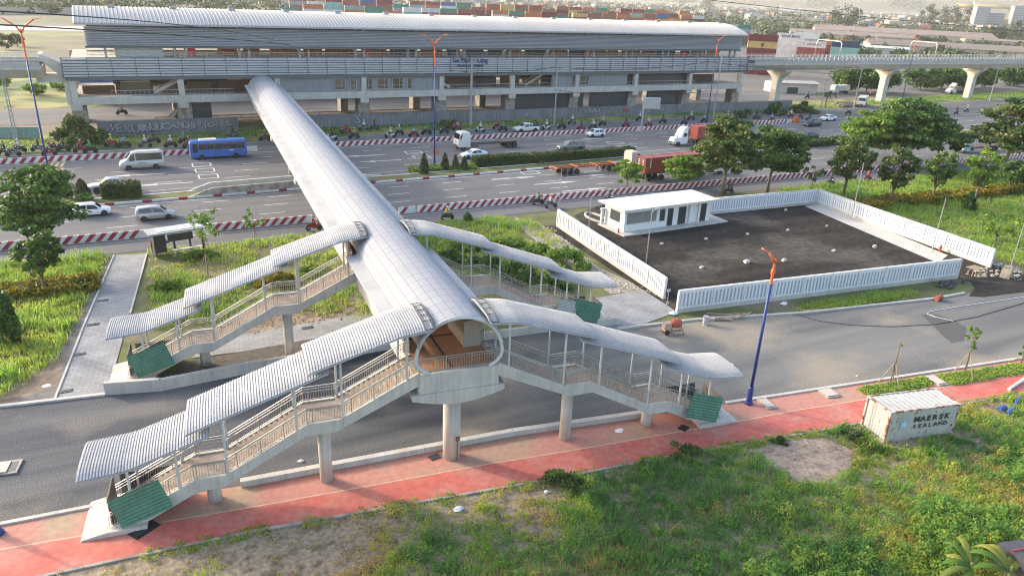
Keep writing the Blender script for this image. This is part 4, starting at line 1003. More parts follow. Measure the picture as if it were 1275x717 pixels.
def thin_pole(px, py, ptop, label, z=.03, arm=0):
    h = tall(px, py, ptop, z); r = root('thin_pole', g(px, py, z), 0, label, 'lamp pole', 'thin grey poles round the car park')
    m = MB(); m.cyl((0, 0, 0), (0, 0, h), .07, .045, 8); m.box((0, 0, .04), (.3, .3, .08)); m.build('shaft', STEEL, r)
    if arm:
        m = MB(); m.tube([(0, 0, h-.05), (.25*arm, 0, h+.18), (.9*arm, 0, h+.32)], .035, 6); m.loft([[(.75*arm+sx*.3, sy*.1, h+.28+z_) for sx, sy in ((-1, -1), (1, -1), (1, 1), (-1, 1))] for z_ in (0, .1)]); m.build('lamp_arm', STEEL, r)
thin_pole(804, 331, 264, 'thin grey lamp pole with a short arm left of the orange lamp', arm=1)
thin_pole(733, 284, 245, 'thin grey pole just inside the left fence by the guardhouse')
thin_pole(696, 260, 215, 'thin grey pole outside the left end of the car park', z=0)
thin_pole(1060, 272, 203, 'thin grey pole on the concrete strip near the rear corner')
thin_pole(1160, 313, 247, 'thin grey pole on the concrete strip beside the red hydrant')
thin_pole(1255, 343, 279, 'thin grey pole right of the car park, near the rubble', z=0)
thin_pole(1068, 200, 168, 'thin grey pole among the small trees behind the car park', z=0)
m = MB(); m.cyl((0, 0, 0), (0, 0, .7), .14, .14, 10); m.lathe([(.16, .7), (.1, .85), (.02, .92)], n=10); m.bar((-.3, 0, .5), (.3, 0, .5), .12); o = tag(m.fixed('hydrant', REDP), 'red fire hydrant on the concrete strip by the right fence', 'hydrant'); o.location = g(1170, 313, .04)
UPOLE = M('grey_utility_pole', (.33, .32, .31), .85, var=.15)
def utility(px, py, ptop, label, ht=None, r0=.2, lattice=False, arms=(.93,), aw=1.6, loc=None):
    b = loc or g(px, py); h = ht or tall(px, py, ptop)
    r = root('utility_pole', b, 0, label, 'utility pole', 'utility poles along the road')
    m = MB()
    if lattice:
        for sx in (-.25, .25): m.cyl((sx, 0, 0), (sx*.6, 0, h), .1, .08, 8)
        for k in range(int(h/.9)): m.bar((-.25+.1*k*.9/h, 0, k*.9+.3), (.25-.1*k*.9/h, 0, k*.9+.3), .12)
    else: m.cyl((0, 0, 0), (0, 0, h), r0, r0*.6, 10)
    m.build('shaft', UPOLE, r)
    for f in arms:
        m = MB(); m.bar((-aw/2, -.05, h*f), (aw/2, .05, h*f), .12)
        for k in (-1, -.5, .5, 1): m.cyl((aw/2*k*.9, 0, h*f+.05), (aw/2*k*.9, 0, h*f+.28), .05, .04, 6)
        m.build('crossarm', UPOLE, r)
    return r
utility(21, 178, 88, 'leaning grey lattice utility pole at the far left roadside', lattice=True, arms=(.97, .5))
utility(586, 156, 73, 'grey concrete utility pole wrapped in cable loops before the station', r0=.35, arms=(.95, .82))
utility(690, 155, 79, 'slender utility pole in front of the station hoarding', arms=(.9,))
utility(888, 148, 68, 'thin utility pole beside the blue lamp near the station end', arms=(.9,))
utility(1021, 140, 95, 'short utility pole with an orange foot by the felled palms', arms=(.9,))
utility(1063, 135, 80, 'utility pole with crossarms between the viaduct piers', arms=(.99, .9), aw=3)
utility(1232, 126, 82, 'utility pole with crossarms by the rightmost viaduct pier', arms=(.99, .9), aw=3)
p = g(586, 152); m = MB(); rng = random.Random(8)
for k in range(9):
    c = p+Vector((rng.uniform(-.5, 1.8), -.4, rng.uniform(3, 15)))
    m.tube([c+Vector((math.cos(a)*rng.uniform(.5, 1), 0, math.sin(a)*rng.uniform(.6, 1.2))) for a in np.linspace(0, 6.0, 9)], .045, 4)
m.fixed('cable_coil', BLACK, label='tangled black cable coils on the concrete utility pole', cat='cable coil')
def cable(a, b, sag, r, label):
    m = MB(); pts = []
    for k in range(25):
        t = k/24; p = a+(b-a)*t; p = p-Vector((0, 0, sag*4*t*(1-t))); pts.append(p)
    m.tube(pts, r, 5); m.fixed('overhead_cable', BLACK, label=label, cat='cable', group='overhead cables')
cable(atY(-6, 14, 60), atY(340, 50, 150), -.6, .05, 'upper black overhead cable crossing the left end of the station')
cable(atY(-6, 31, 60), atY(360, 56, 150), -.2, .06, 'lower black overhead cable crossing behind the left blue lamp')
cable(atY(560, 88, 158), atY(690, 84, 158), .8, .06, 'black cable between the concrete pole and the slender pole')
cable(atY(690, 84, 158), atY(890, 76, 158), 1.2, .06, 'black cable from the slender pole to the lamp near the station end')
cable(atY(690, 112, 158), atY(888, 112, 158), 1.6, .06, 'lower sagging cable across the station columns')
cable(atY(810, -8, 150), atY(1290, 40, 150), .5, .07, 'dark overhead cable crossing the top right corner')
cable(atY(888, 78, 158), atY(1063, 84, 150), 1.0, .06, 'black cable from the station end to the crossarm pole')
cable(atY(1063, 84, 150), atY(1232, 86, 150), 1.2, .06, 'black cable between the two crossarm poles')
m = MB(); pts = G((990, 391), (1020, 400), (1060, 405), (1110, 407), (1165, 404), (1215, 395), (1290, 373)); m.tube([p+Vector((0, 0, .03)) for p in pts], .028, 6); m.fixed('ground_cable', BLACK, label='black cable lying in a curve on the gravel road', cat='cable')
m = MB(); pts = G((1187, 400), (1165, 395), (1154, 391), (1158, 388), (1200, 381), (1290, 368)); m.tube([p+Vector((0, 0, .04)) for p in pts], .03, 6); m.fixed('hose', PLASW, label='thin pale hose beside the damp patch on the road', cat='hose')
# gantry road sign
p = g(798, 164); r = root('road_sign', p, 0, 'back of a grey road sign on a cantilever pole', 'road sign'); h = tall(798, 164, 118)
m = MB(); m.cyl((0, 0, 0), (0, 0, h), .2, .15, 10); m.cyl((0, 0, .9), (0, 0, 1.9), .22, .22, 10); m.build('pole', STEEL, r)
m = MB(); a = math.radians(-20); m.box((2.3, .2, h-2.0), (4.2, .08, 2.6), a)
m.build('panel', M('sign_back', (.45, .46, .46), .6, var=.1), r)
m = MB()
for k in (-1, 0, 1): m.bar((.0, .1, h-2.0+k), (4.1, -.75, h-2.0+k), .1)
m.build('frame', STEEL, r)
# ================================================================== vehicles
RIM = M('wheel_rim', (.38, .38, .39), .35, .6, var=.1)
HEAD = M('headlight_lens', (.70, .72, .74), .12, .1, var=0); TAIL = M('tail_light_lens', (.40, .015, .015), .25, var=0)
def wheel(parent, x, y, r, w_=.22, name='wheel'):
    s_ = 1 if y > 0 else -1; m = MB()
    m.lathe([(r*.62, -w_/2), (r*.93, -w_/2), (r, -w_*.3), (r, w_*.3), (r*.93, w_/2), (r*.62, w_/2)], (x, y, r), 18, 'y'); o = m.build(name, BLACK, parent)
    m = MB(); m.lathe([(r*.64, s_*w_*.28), (r*.60, s_*w_*.42), (r*.30, s_*w_*.30), (r*.14, s_*w_*.44), (.01, s_*w_*.46)], (x, y, r), 14, 'y')
    for k in range(5):
        a = k*2*math.pi/5; m.bar((x+math.cos(a)*r*.15, y+s_*w_*.40, r+math.sin(a)*r*.15), (x+math.cos(a)*r*.58, y+s_*w_*.42, r+math.sin(a)*r*.58), r*.16, .02, (0, 1, 0))
    m.build('rim', RIM, o); return o
def car(name, label, cat, col, st, wins, scr, wheels, r, W, group=None, metal=.25, extras=None):
    """st: stations (x, z bottom, z belt, z top, top width share, body width share), front is +x"""
    r_ = root(name, (0, 0, 0), 0, label, cat, group); pm = paint(col, .28, metal)
    def ring(s_):
        x, zb, zm, zt, wt, wb = s_; h = W/2*wb
        L = [(h*.90, zb), (h*.985, zb+.08), (h, zb+(zm-zb)*.55), (h*.955, zm-.03), (h*.93, zm), (h*wt, zt-.05), (h*wt*.88, zt)]
        return [(x, -a, z) for a, z in L]+[(x, a, z) for a, z in L[::-1]]
    m = MB(); m.loft([ring(s_) for s_ in st]); body = m.build('body', pm, r_)
    md = body.modifiers.new('bevel', 'BEVEL'); md.width = .05; md.segments = 2; md.limit_method = 'ANGLE'; md.angle_limit = R_(35)
    body.data.polygons.foreach_set('use_smooth', [True]*len(body.data.polygons))
    def at(x, t, off=.012):
        for a, b in zip(st[:-1], st[1:]):
            if a[0] <= x <= b[0]:
                f = (x-a[0])/(b[0]-a[0]); q = [a[i]+(b[i]-a[i])*f for i in range(6)]; break
        h = W/2*q[5]; y0, z0, y1, z1 = h*.93, q[2], h*q[4], q[3]-.05
        return (x, y0+(y1-y0)*t+off, z0+(z1-z0)*t+off*.3)
    for sd in (-1, 1):
        for (xa, xb, xc, xd) in wins:                       # lower rear, lower front, upper front, upper rear
            q = [at(xa, .06), at(xb, .06), at(xc, .9), at(xd, .9)]; q = [(a, sd*b, c) for a, b, c in q]
            m = MB(); m.quad(*(q if sd < 0 else q[::-1])); m.build('window', GLASS, r_)
    for (i, j, f) in scr:                                   # windscreens between two stations
        a, b = st[i], st[j]; m = MB(); ya = W/2*a[5]*a[4]*.86; yb = W/2*b[5]*b[4]*.82
        n = Vector((a[3]-b[3], 0, b[0]-a[0])).normalized()*.015
        pa, pb = Vector((a[0], 0, a[3])), Vector((b[0], 0, b[3])); A = pa+(pb-pa)*.08+n; B = pa+(pb-pa)*.94+n
        m.quad(A+Vector((0, -ya, 0)), B+Vector((0, -yb, 0)), B+Vector((0, yb, 0)), A+Vector((0, ya, 0))); m.build('windscreen', GLASS, r_)
    f, b = st[-1], st[0]
    for sd in (-1, 1):
        m = MB(); m.box((f[0]-.06, sd*W/2*f[5]*.74, f[2]-.10), (.16, .34, .15)); m.build('headlight', HEAD, r_)
        m = MB(); m.box((b[0]+.05, sd*W/2*b[5]*.80, b[2]-.08), (.14, .26, .22)); m.build('tail_light', TAIL, r_)
        xm = wins[0][1]-.1 if wins else 0
        m = MB(); p = at(xm, .08); m.box((p[0], sd*(p[1]+.12), p[2]+.05), (.14, .22, .15)); m.build('wing_mirror', pm, r_)
    m = MB(); m.box((f[0]-.02, 0, f[1]+.2), (.1, W*.62, .16)); m.box((b[0]+.02, 0, b[1]+.16), (.1, W*.72, .14)); m.build('bumper_grille', DARK, r_)
    m = MB(); m.box((f[0]+.035, 0, f[1]+.24), (.02, .46, .11)); m.box((b[0]-.035, 0, b[1]+.34), (.02, .46, .11)); m.build('number_plate', BARW, r_)
    for x in wheels:
        for sd in (-1, 1):
            m = MB(); yy = W/2*.985; m.lathe([(r*1.17, -.03), (r*1.17, .012*1), (.01, .013)], (x, sd*yy, r+.02), 18, 'y') if sd > 0 else m.lathe([(.01, -.013), (r*1.17, -.012), (r*1.17, .03)], (x, sd*yy, r+.02), 18, 'y'); m.build('wheel_arch', BLACK, r_)
            wheel(r_, x, sd*(W/2-.08), r)
    if extras: extras(r_, W)
    return r_
def S_suv(L, H, hood=1.0): # generic two-box stations, scaled to length L and height H
    k = L/4.4; h = H/1.65
    return [(-2.2*k, .42, .78*h, .84*h, .92, .90), (-2.12*k, .30, .95*h, 1.02*h, .88, .96), (-1.98*k, .26, 1.0*h, 1.34*h, .78, .985), (-1.72*k, .24, 1.0*h, 1.58*h, .74, 1), (-.5*k, .22, .99*h, H, .74, 1), (.18*k, .22, .97*h, H*.985, .74, 1), (.45*k, .22, .96*h, 1.54*h, .74, 1), (1.12*k, .22, .95*h, 1.02*h, .86, 1), (1.8*k, .24, .84*h, .93*h, .86, .98), (2.1*k, .28, .72*h, .82*h, .86, .93), (2.2*k, .36, .62*h, .68*h, .9, .86)]
def roofrack(r_, W):
    for sd in (-1, 1):
        m = MB(); m.tube([(-1.5, sd*.58, 1.60), (-1.3, sd*.58, 1.68), (.1, sd*.58, 1.70), (.25, sd*.58, 1.62)], .025, 5); m.build('roof_rail', RIM, r_)
def at_road(o, pa, pb, yaw=0.0, off=0.0):
    """stand a vehicle with its near wheels on the surveyed contact line pa-pb"""
    a, b = g(*pa), g(*pb); c = (a+b)/2; o.location = (c.x, c.y+off, .004); o.rotation_euler = (0, 0, yaw)
    if yaw > 2: o.scale = (1.13, 1.13, 1.13) if 'bus' not in o.name else (1.04, 1.04, 1.04)
    return o
FARYAW = math.pi+R_(1.8)
W4 = [(-1.78, -.62, -.62, -1.5), (-.55, .85, .35, -.55)]
v = car('suv_car', 'white hatchback SUV with black rails in the near lane behind the hedge', 'car', (.70, .71, .72), S_suv(4.4, 1.62), [(-.5, .92, .38, -.5), (-1.75, -.58, -.58, -1.5)], [(6, 7, 1), (3, 1, 1)], (-1.32, 1.36), .34, 1.82, 'cars on the near carriageway', .05, roofrack)
at_road(v, (98.8, 271.4), (131.4, 268.3), R_(1.2), .85)
mpv_st = [(-2.36, .42, .80, .88, .92, .90), (-2.3, .30, .98, 1.08, .90, .96), (-2.2, .25, 1.02, 1.5, .80, .98), (-2.0, .22, 1.03, 1.72, .76, 1), (-.5, .22, 1.02, 1.80, .76, 1), (.35, .22, 1.0, 1.76, .76, 1), (.6, .22, .99, 1.66, .76, 1), (1.3, .22, .98, 1.08, .86, 1), (1.95, .24, .86, .95, .86, .98), (2.28, .28, .74, .84, .86, .93), (2.37, .36, .64, .70, .9, .86)]
v = car('mpv_car', 'silver people carrier in the near lane right of the white SUV', 'car', (.42, .41, .40), mpv_st, [(-.35, 1.1, .55, -.35), (-2.0, -.42, -.42, -1.85)], [(6, 7, 1), (3, 2, 1)], (-1.45, 1.4), .34, 1.83, 'cars on the near carriageway', .45)
at_road(v, (177, 277), (213, 272.5), R_(1.2), .9)
def pickup(label, col, metal=.4, cover=False, group=None):
    st_ = [(-2.65, .52, .98, 1.02, .93, .93), (-2.6, .42, 1.08, 1.12, .93, .97), (-1.1, .36, 1.08, 1.12, .93, 1), (-1.04, .36, 1.08, 1.70, .76, 1), (-.1, .34, 1.08, 1.80, .75, 1), (.35, .34, 1.07, 1.76, .75, 1), (.55, .34, 1.06, 1.68, .75, 1), (1.2, .34, 1.05, 1.14, .86, 1), (2.1, .36, .98, 1.06, .86, .98), (2.55, .42, .86, .95, .86, .95), (2.66, .5, .72, .8, .9, .88)]
    def ex(r_, W):
        if cover:
            m = MB(); m.loft([[(x, -a, z) for a, z in ((.86, 1.13), (.74, zt))]+[(x, a, z) for a, z in ((.74, zt), (.86, 1.13))] for x, zt in ((-2.58, 1.68), (-1.1, 1.76))]); m.build('canopy', paint(col, .3, metal), r_)
            m = MB(); m.quad((-2.4, -.85, 1.22), (-1.25, -.85, 1.22), (-1.25, -.77, 1.62), (-2.4, -.77, 1.58)); m.quad((-2.4, .77, 1.58), (-1.25, .77, 1.62), (-1.25, .85, 1.22), (-2.4, .85, 1.22)); m.build('canopy_window', GLASS, r_)
        else:
            m = MB(); m.bbox(-2.5, -1.16, -.72, .72, 1.122, 1.14); m.build('cargo_bed', M('black_bed_liner', (.02, .02, .022), .8), r_)
            m = MB(); m.tube([(-1.25, -.75, 1.12), (-1.35, -.7, 1.62), (-1.35, .7, 1.62), (-1.25, .75, 1.12)], .04, 6); m.tube([(-1.35, -.7, 1.62), (-1.9, -.75, 1.14)], .035, 6); m.tube([(-1.35, .7, 1.62), (-1.9, .75, 1.14)], .035, 6); m.build('roll_bar', DARK, r_)
        m = MB(); m.bbox(-2.72, -2.62, -.8, .8, .48, .62); m.build('rear_step', RIM, r_)
    return car('pickup_truck', label, 'pickup truck', col, st_, [(-.2, 1.0, .48, -.2), (-1.0, -.28, -.28, -.95)], [(6, 7, 1), (3, 2, .9)], (-1.62, 1.6), .39, 1.86, group, metal, ex)
v = pickup('silver pickup truck with an open black bed behind the clipped hedge', (.40, .41, .43), group='cars on the far carriageway'); at_road(v, (118, 243), (160, 236), FARYAW, .2)
v.location.y = 117.5
v = pickup('grey-green pickup truck with a canopy over its bed beyond the long hedge', (.20, .20, .18), cover=True, group='cars on the far carriageway'); at_road(v, (700, 189.5), (725, 187.5), FARYAW, .9)
v = pickup('white pickup truck in the scooter lane by the far striped barrier', (.62, .60, .58), .1, group='cars on the far carriageway'); at_road(v, (646, 166), (668, 164.5), FARYAW, .9)
sed = [(-2.25, .40, .80, .86, .92, .90), (-2.18, .30, .93, 1.0, .88, .95), (-1.75, .24, .94, 1.04, .86, .99), (-1.1, .22, .93, 1.36, .74, 1), (-.5, .22, .92, 1.46, .73, 1), (.1, .22, .91, 1.45, .73, 1), (.4, .22, .90, 1.34, .74, 1), (1.1, .22, .89, .97, .85, 1), (1.8, .23, .78, .87, .86, .98), (2.14, .27, .66, .75, .87, .93), (2.25, .34, .56, .62, .9, .86)]
v = car('sedan_car', 'white saloon car just beyond the cone-shaped bushes in the median', 'car', (.70, .71, .72), sed, [(-.35, .85, .32, -.35), (-1.2, -.42, -.42, -.95)], [(6, 7, 1), (3, 2, 1)], (-1.35, 1.35), .32, 1.78, 'cars on the far carriageway', .05); at_road(v, (581, 199), (603, 197), FARYAW, .9)
def hatch(label, col, H=1.52, L=3.8, metal=.05, group=None):
    return car('hatchback_car', label, 'car', col, S_suv(L, H), [(-.4, .8, .33, -.4), (-1.5, -.5, -.5, -1.28)], [(6, 7, 1), (3, 1, 1)], (-1.13, 1.17), .30, 1.68, group, metal)
v = hatch('small white hatchback beside the far striped barrier', (.68, .69, .70), group='cars on the far carriageway'); at_road(v, (735, 171.5), (752, 170.5), FARYAW, .85)
v = car('suv_car', 'black SUV in the far carriageway beyond the barrier end block', 'car', (.04, .045, .055), S_suv(4.6, 1.7), [(-.5, .92, .38, -.5), (-1.8, -.58, -.58, -1.55)], [(6, 7, 1), (3, 1, 1)], (-1.38, 1.42), .35, 1.85, 'cars on the far carriageway', .3); at_road(v, (1006, 158.5), (1022, 157.5), FARYAW, .9)
v = car('sedan_car', 'white taxi saloon behind the black SUV at the right', 'car', (.66, .66, .66), sed, [(-.35, .85, .32, -.35), (-1.2, -.42, -.42, -.95)], [(6, 7, 1), (3, 2, 1)], (-1.35, 1.35), .32, 1.78, 'cars on the far carriageway', .05); at_road(v, (1026, 151.5), (1041, 150.5), FARYAW, .9)
v = car('sedan_car', 'dark grey saloon half hidden behind the median shrubs at the right', 'car', (.05, .055, .06), sed, [(-.35, .85, .32, -.35), (-1.2, -.42, -.42, -.95)], [(6, 7, 1), (3, 2, 1)], (-1.35, 1.35), .32, 1.78, 'cars on the far carriageway', .3); at_road(v, (1000, 174), (1020, 173), FARYAW, .9)
# van
van_st = [(-2.9, .42, 1.2, 2.2, .80, .95), (-2.85, .34, 1.25, 2.38, .80, .98), (-2.6, .30, 1.25, 2.46, .78, 1), (1.0, .30, 1.25, 2.46, .78, 1), (1.25, .30, 1.24, 2.36, .78, 1), (2.05, .30, 1.22, 1.42, .82, 1), (2.65, .32, 1.0, 1.14, .84, .97), (2.86, .36, .8, .9, .86, .92), (2.92, .42, .62, .7, .9, .88)]
def vanx(r_, W):
    m = MB(); m.loft([[(x, -.62, 2.462), (x, .62, 2.462), (x, .55, 2.56), (x, -.55, 2.56)] for x in (-2.5, .7)]); m.build('roof_cap', paint((.60, .57, .52), .4), r_)
    for sd in (-1, 1):
        m = MB(); m.bbox(-.6, .5, sd*.985-.006, sd*.985+.006, .95, 1.02); m.build('side_stripe', DARK, r_)
v = car('passenger_van', 'silver high-roofed minibus in the far carriageway left of the blue bus', 'van', (.46, .45, .43), van_st, [(.85, 1.75, 1.3, .85), (-2.7, .72, .72, -2.7)], [(4, 5, 1)], (-1.75, 1.75), .36, 2.0, None, .3, vanx); at_road(v, (158, 213), (197, 209.5), FARYAW, 1.0)
# bus
r_ = root('city_bus', (0, 0, 0), 0, 'bright blue single-deck bus with dark windows beside the footbridge', 'bus'); BLUE = paint((.035, .13, .42), .35, 0)
Lb, Wb, Hb = 8.9, 2.4, 3.0
m = MB(); m.loft([[(x, -y, z) for y, z in ((Wb/2*k*.94, .32), (Wb/2*k, .45), (Wb/2*k, 1.6), (Wb/2*k*.97, h-.25), (Wb/2*k*.86, h))]+[(x, y, z) for y, z in ((Wb/2*k*.86, h), (Wb/2*k*.97, h-.25), (Wb/2*k, 1.6), (Wb/2*k, .45), (Wb/2*k*.94, .32))] for x, k, h in ((-4.45, .96, 2.85), (-4.35, 1, Hb), (4.0, 1, Hb), (4.3, .985, 2.9), (4.45, .95, 2.5))]); m.build('body', BLUE, r_)
for sd in (-1, 1):
    m = MB(); m.pbox((-4.1, sd*(Wb/2-.002)-.012, 1.62), (7.3, 0, 0), (0, .024, 0), (0, -sd*.034, .95)); m.build('window_band', GLASS, r_)
    for k in range(6):
        m = MB(); m.pbox((-2.95+k*1.2, sd*(Wb/2+.005)-.012, 1.62), (.06, 0, 0), (0, .024, 0), (0, -sd*.034, .95)); m.build('window_pillar', BLUE, r_)
    m = MB(); m.pbox((3.3, sd*(Wb/2-.002)-.012, 1.2), (.75, 0, 0), (0, .024, 0), (0, -sd*.034, 1.4)); m.build('front_door_glass', GLASS, r_)
    m = MB(); m.box((4.42, sd*.85, .85), (.12, .4, .24)); m.build('headlight', HEAD, r_)
    m = MB(); m.box((-4.44, sd*.95, 1.0), (.08, .25, .4)); m.build('tail_light', TAIL, r_)
    m = MB(); m.tube([(4.3, sd*1.1, 2.6), (4.65, sd*1.3, 2.5), (4.65, sd*1.3, 2.2)], .04, 6); m.box((4.62, sd*1.3, 2.05), (.1, .2, .4)); m.build('wing_mirror', DARK, r_)
    for x in (-2.6, 2.75): wheel(r_, x, sd*(Wb/2-.12), .45, .28)
    m = MB(); m.box((-2.0, sd*(Wb/2+.006), 1.38), (.75, .01, .16)); m.build('side_sign', BARW, r_)
m = MB(); m.pbox((4.41, -1.0, 1.35), (-.14, 0, 1.2), (0, 2.0, 0), (.03, 0, .003)); m.build('windscreen', GLASS, r_)
m = MB(); m.loft([[(x, -.7, z), (x, .7, z), (x, .6, z+.2), (x, -.6, z+.2)] for x, z in ((.2, Hb), (2.9, Hb))]); m.build('roof_air_unit', WHITE, r_)
at_road(r_, (255, 199), (292, 196.5), FARYAW, 1.2)
m = MB(); m.loft([[(x, -1.15, .4), (x, 1.15, .4), (x, 1.15, 2.6), (x, 1.0, 2.9), (x, -1.0, 2.9), (x, -1.15, 2.6)] for x in (-4, 4)])
r2 = root('city_bus', (0, 0, 0), 0, 'blue bus whose roof shows above the tree beneath the viaduct', 'bus'); m.build('body', BLUE, r2); m = MB(); m.bbox(-3.8, 3.8, -1.165, 1.165, 1.5, 2.4); m.build('window_band', GLASS, r2)
for x in (-2.4, 2.5):
    for sd in (-1, 1): wheel(r2, x, sd*1.05, .45, .28)
p = g(1145, 146); r2.location = p; r2.rotation_euler = (0, 0, FARYAW)
# trucks
CHAS = M('dusty_chassis', (.10, .085, .07), .8, var=.3); ORR = M('rusty_orange_frame', (.36, .11, .05), .7, var=.3, scale=2)
def tractor(label, col, conventional=False, chassis=5.5, name='tractor_truck', deck=None):
    r_ = root(name, (0, 0, 0), 0, label, 'truck'); pm = paint(col, .4)
    if conventional:
        m = MB(); m.loft([[(x, -w, .55), (x, w, .55), (x, w, z*.8), (x, w*.82, z), (x, -w*.82, z), (x, -w, z*.8)] for x, w, z in ((0, 1.2, 3.1), (1.3, 1.2, 3.1), (1.75, 1.15, 2.1), (1.8, 1.05, 1.95), (3.2, .95, 1.75), (3.45, .8, 1.35))]); m.build('cab', pm, r_)
        m = MB(); m.loft([[(x, -1.0, 3.1), (x, 1.0, 3.1), (x, .85, z), (x, -.85, z)] for x, z in ((-.1, 4.0), (.5, 3.95), (1.3, 3.15))]); m.build('roof_fairing', pm, r_)
        m = MB(); m.quad((1.34, -.95, 3.0), (1.78, -.9, 2.15), (1.78, .9, 2.15), (1.34, .95, 3.0)); m.build('windscreen', GLASS, r_)
        for sd in (-1, 1):
            m = MB(); m.bbox(.3, 1.2, sd*1.205-.01, sd*1.205+.01, 2.0, 2.75); m.build('window', GLASS, r_)
        fx, hx_ = 2.4, 3.4
    else:
        m = MB(); m.loft([[(x, -w, .6), (x, w, .6), (x, w*1.0, 1.9), (x, w*.93, z-.15), (x, w*.8, z), (x, -w*.8, z), (x, -w*.93, z-.15), (x, -w, 1.9)] for x, w, z in ((0, 1.22, 3.0), (.2, 1.22, 3.15), (1.5, 1.22, 3.15), (1.85, 1.2, 2.95), (2.15, 1.18, 1.9), (2.25, 1.15, 1.6))]); m.build('cab', pm, r_)
        m = MB(); m.quad((1.9, -1.0, 2.85), (2.17, -1.05, 1.95), (2.17, 1.05, 1.95), (1.9, 1.0, 2.85)); m.build('windscreen', GLASS, r_)
        for sd in (-1, 1):
            m = MB(); q = [(.9, sd*1.215, 1.95), (1.95, sd*1.2, 1.95), (1.72, sd*1.16, 2.75), (.9, sd*1.15, 2.75)]; m.quad(*(q if sd < 0 else q[::-1])); m.build('window', GLASS, r_)
        fx, hx_ = 1.35, 2.22
    m = MB(); m.box((hx_, 0, .8), (.14, 2.2, .35)); m.build('bumper', CHAS, r_)
    for sd in (-1, 1):
        m = MB(); m.box((hx_+.02, sd*.85, .95), (.14, .35, .2)); m.build('headlight', HEAD, r_); wheel(r_, fx, sd*1.05, .52, .3)
        m = MB(); m.box((hx_-.35, sd*1.38, 2.3), (.12, .2, .5)); m.bar((hx_-.4, sd*1.15, 2.5), (hx_-.35, sd*1.4, 2.5), .04); m.build('wing_mirror', DARK, r_)
    m = MB()
    for sd in (-.42, .42): m.bbox(-chassis, .6, sd-.06, sd+.06, .75, 1.0)
    m.bbox(-1.6, -.5, .5, 1.15, .5, .95); m.bbox(-1.6, -.5, -1.15, -.5, .5, .95); m.box((-chassis+1.4, 0, 1.1), (1.0, .9, .12)); m.build('chassis', CHAS, r_)
    for x in (-chassis+.8, -chassis+2.1):
        for sd in (-1, 1): wheel(r_, x, sd*.95, .5, .5)
    if deck: deck(r_, chassis)
    return r_
def skeletal(name, label, rail, L=12.2):
    r_ = root(name, (0, 0, 0), 0, label, 'trailer'); m = MB()
    for sd in (-.5, .5): m.bbox(-L/2, L/2, sd-.09, sd+.09, 1.05, 1.35)
    for x in (-L/2+.1, -L/6, L/6, L/2-.2): m.bbox(x-.15, x+.15, -1.2, 1.2, 1.2, 1.42)
    for k in range(7): m.bbox(-L/2+1+k*1.7, -L/2+1.12+k*1.7, -.42, .42, 1.1, 1.28)
    m.build('frame', rail, r_)
    for k in range(3):
        for sd in (-1, 1): wheel(r_, -L/2+1.6+k*1.3, sd*.95, .5, .5)
    m = MB(); m.box((-L/2, 0, .9), (.1, 2.3, .2)); m.build('rear_bumper', CHAS, r_)
    for sd in (-1, 1): m = MB(); m.box((-L/2-.06, sd*.9, .92), (.05, .4, .14)); m.build('tail_light', TAIL, r_); m = MB(); m.box((3.4, sd*.8, .55), (.18, .18, 1.1)); m.build('landing_leg', CHAS, r_)
    return r_
CT = {}
def container(label, col, L=12.19, Hc=2.59, rough=.5, name='shipping_container', group=None, mat=None):
    r_ = root(name, (0, 0, 0), 0, label, 'shipping container', group); Wc = 2.44
    mt = mat or CT.setdefault(col, M('container_paint_%d' % len(CT), col, rough, .1, var=.14, scale=.6, streak=.15))
    m = MB(); n = int(L/.28)
    for y, sg in ((-Wc/2+.05, -1), (Wc/2-.05, 1)):           # corrugated side walls
        pts = []
        for i in range(n+1):
            x = -L/2+.1+(L-.2)*i/n; pts += [(x, y+(0 if i % 2 else -sg*.0)+(sg*.045 if i % 2 else 0))]
        m.sheet([[(x, yy, z) for x, yy in pts] for z in (.15, Hc-.1)])
    k = 8
    pts = [(-L/2+.06+(.04 if i % 2 else 0), -Wc/2+.1+(Wc-.2)*i/(2*k)) for i in range(2*k+1)]
    m.sheet([[(x, y, z) for x, y in pts] for z in (.15, Hc-.1)]); m.sheet([[(-x, y, z) for x, y in pts] for z in (.15, Hc-.1)])
    nr = int(L/.45); m.sheet([[(-L/2+.1+(L-.2)*i/(2*nr), y, Hc-.04-(.03 if i % 2 else 0)) for y in (-Wc/2+.05, Wc/2-.05)] for i in range(2*nr+1)])
    m.bbox(-L/2+.05, L/2-.05, -Wc/2+.06, Wc/2-.06, .02, .14)
    m.build('shell', mt, r_)
    m = MB()
    for sx in (-1, 1):
        for sy in (-1, 1): m.box((sx*(L/2-.06), sy*(Wc/2-.06), Hc/2), (.14, .14, Hc-.02))
        m.box((sx*(L/2-.05), 0, Hc-.07), (.1, Wc-.26, .12)); m.box((sx*(L/2-.05), 0, .07), (.1, Wc-.26, .14))
        m.box((0, sx*(Wc/2-.05), Hc-.06), (L-.28, .1, .11)); m.box((0, sx*(Wc/2-.05), .07), (L-.28, .1, .14))
    m.build('corner_frame', mt, r_)
    return r_
def doors(c, L, Hc=2.59, col=BARW):
    m = MB()
    for y in (-.75, -.25, .25, .75): m.cyl((-L/2-.02, y, .15), (-L/2-.02, y, Hc-.1), .025, .025, 6)
    m.build('door_bar', STEEL, c)
    m = MB(); rr = random.Random(3)
    for sy in (-.6, .6):
        for z in (.6, 1.0, 1.4, 1.8, 2.1): m.box((-L/2-.005, sy, z), (.02, .5*rr.uniform(.5, 1), .16))
    m.build('door_marking', col, c)
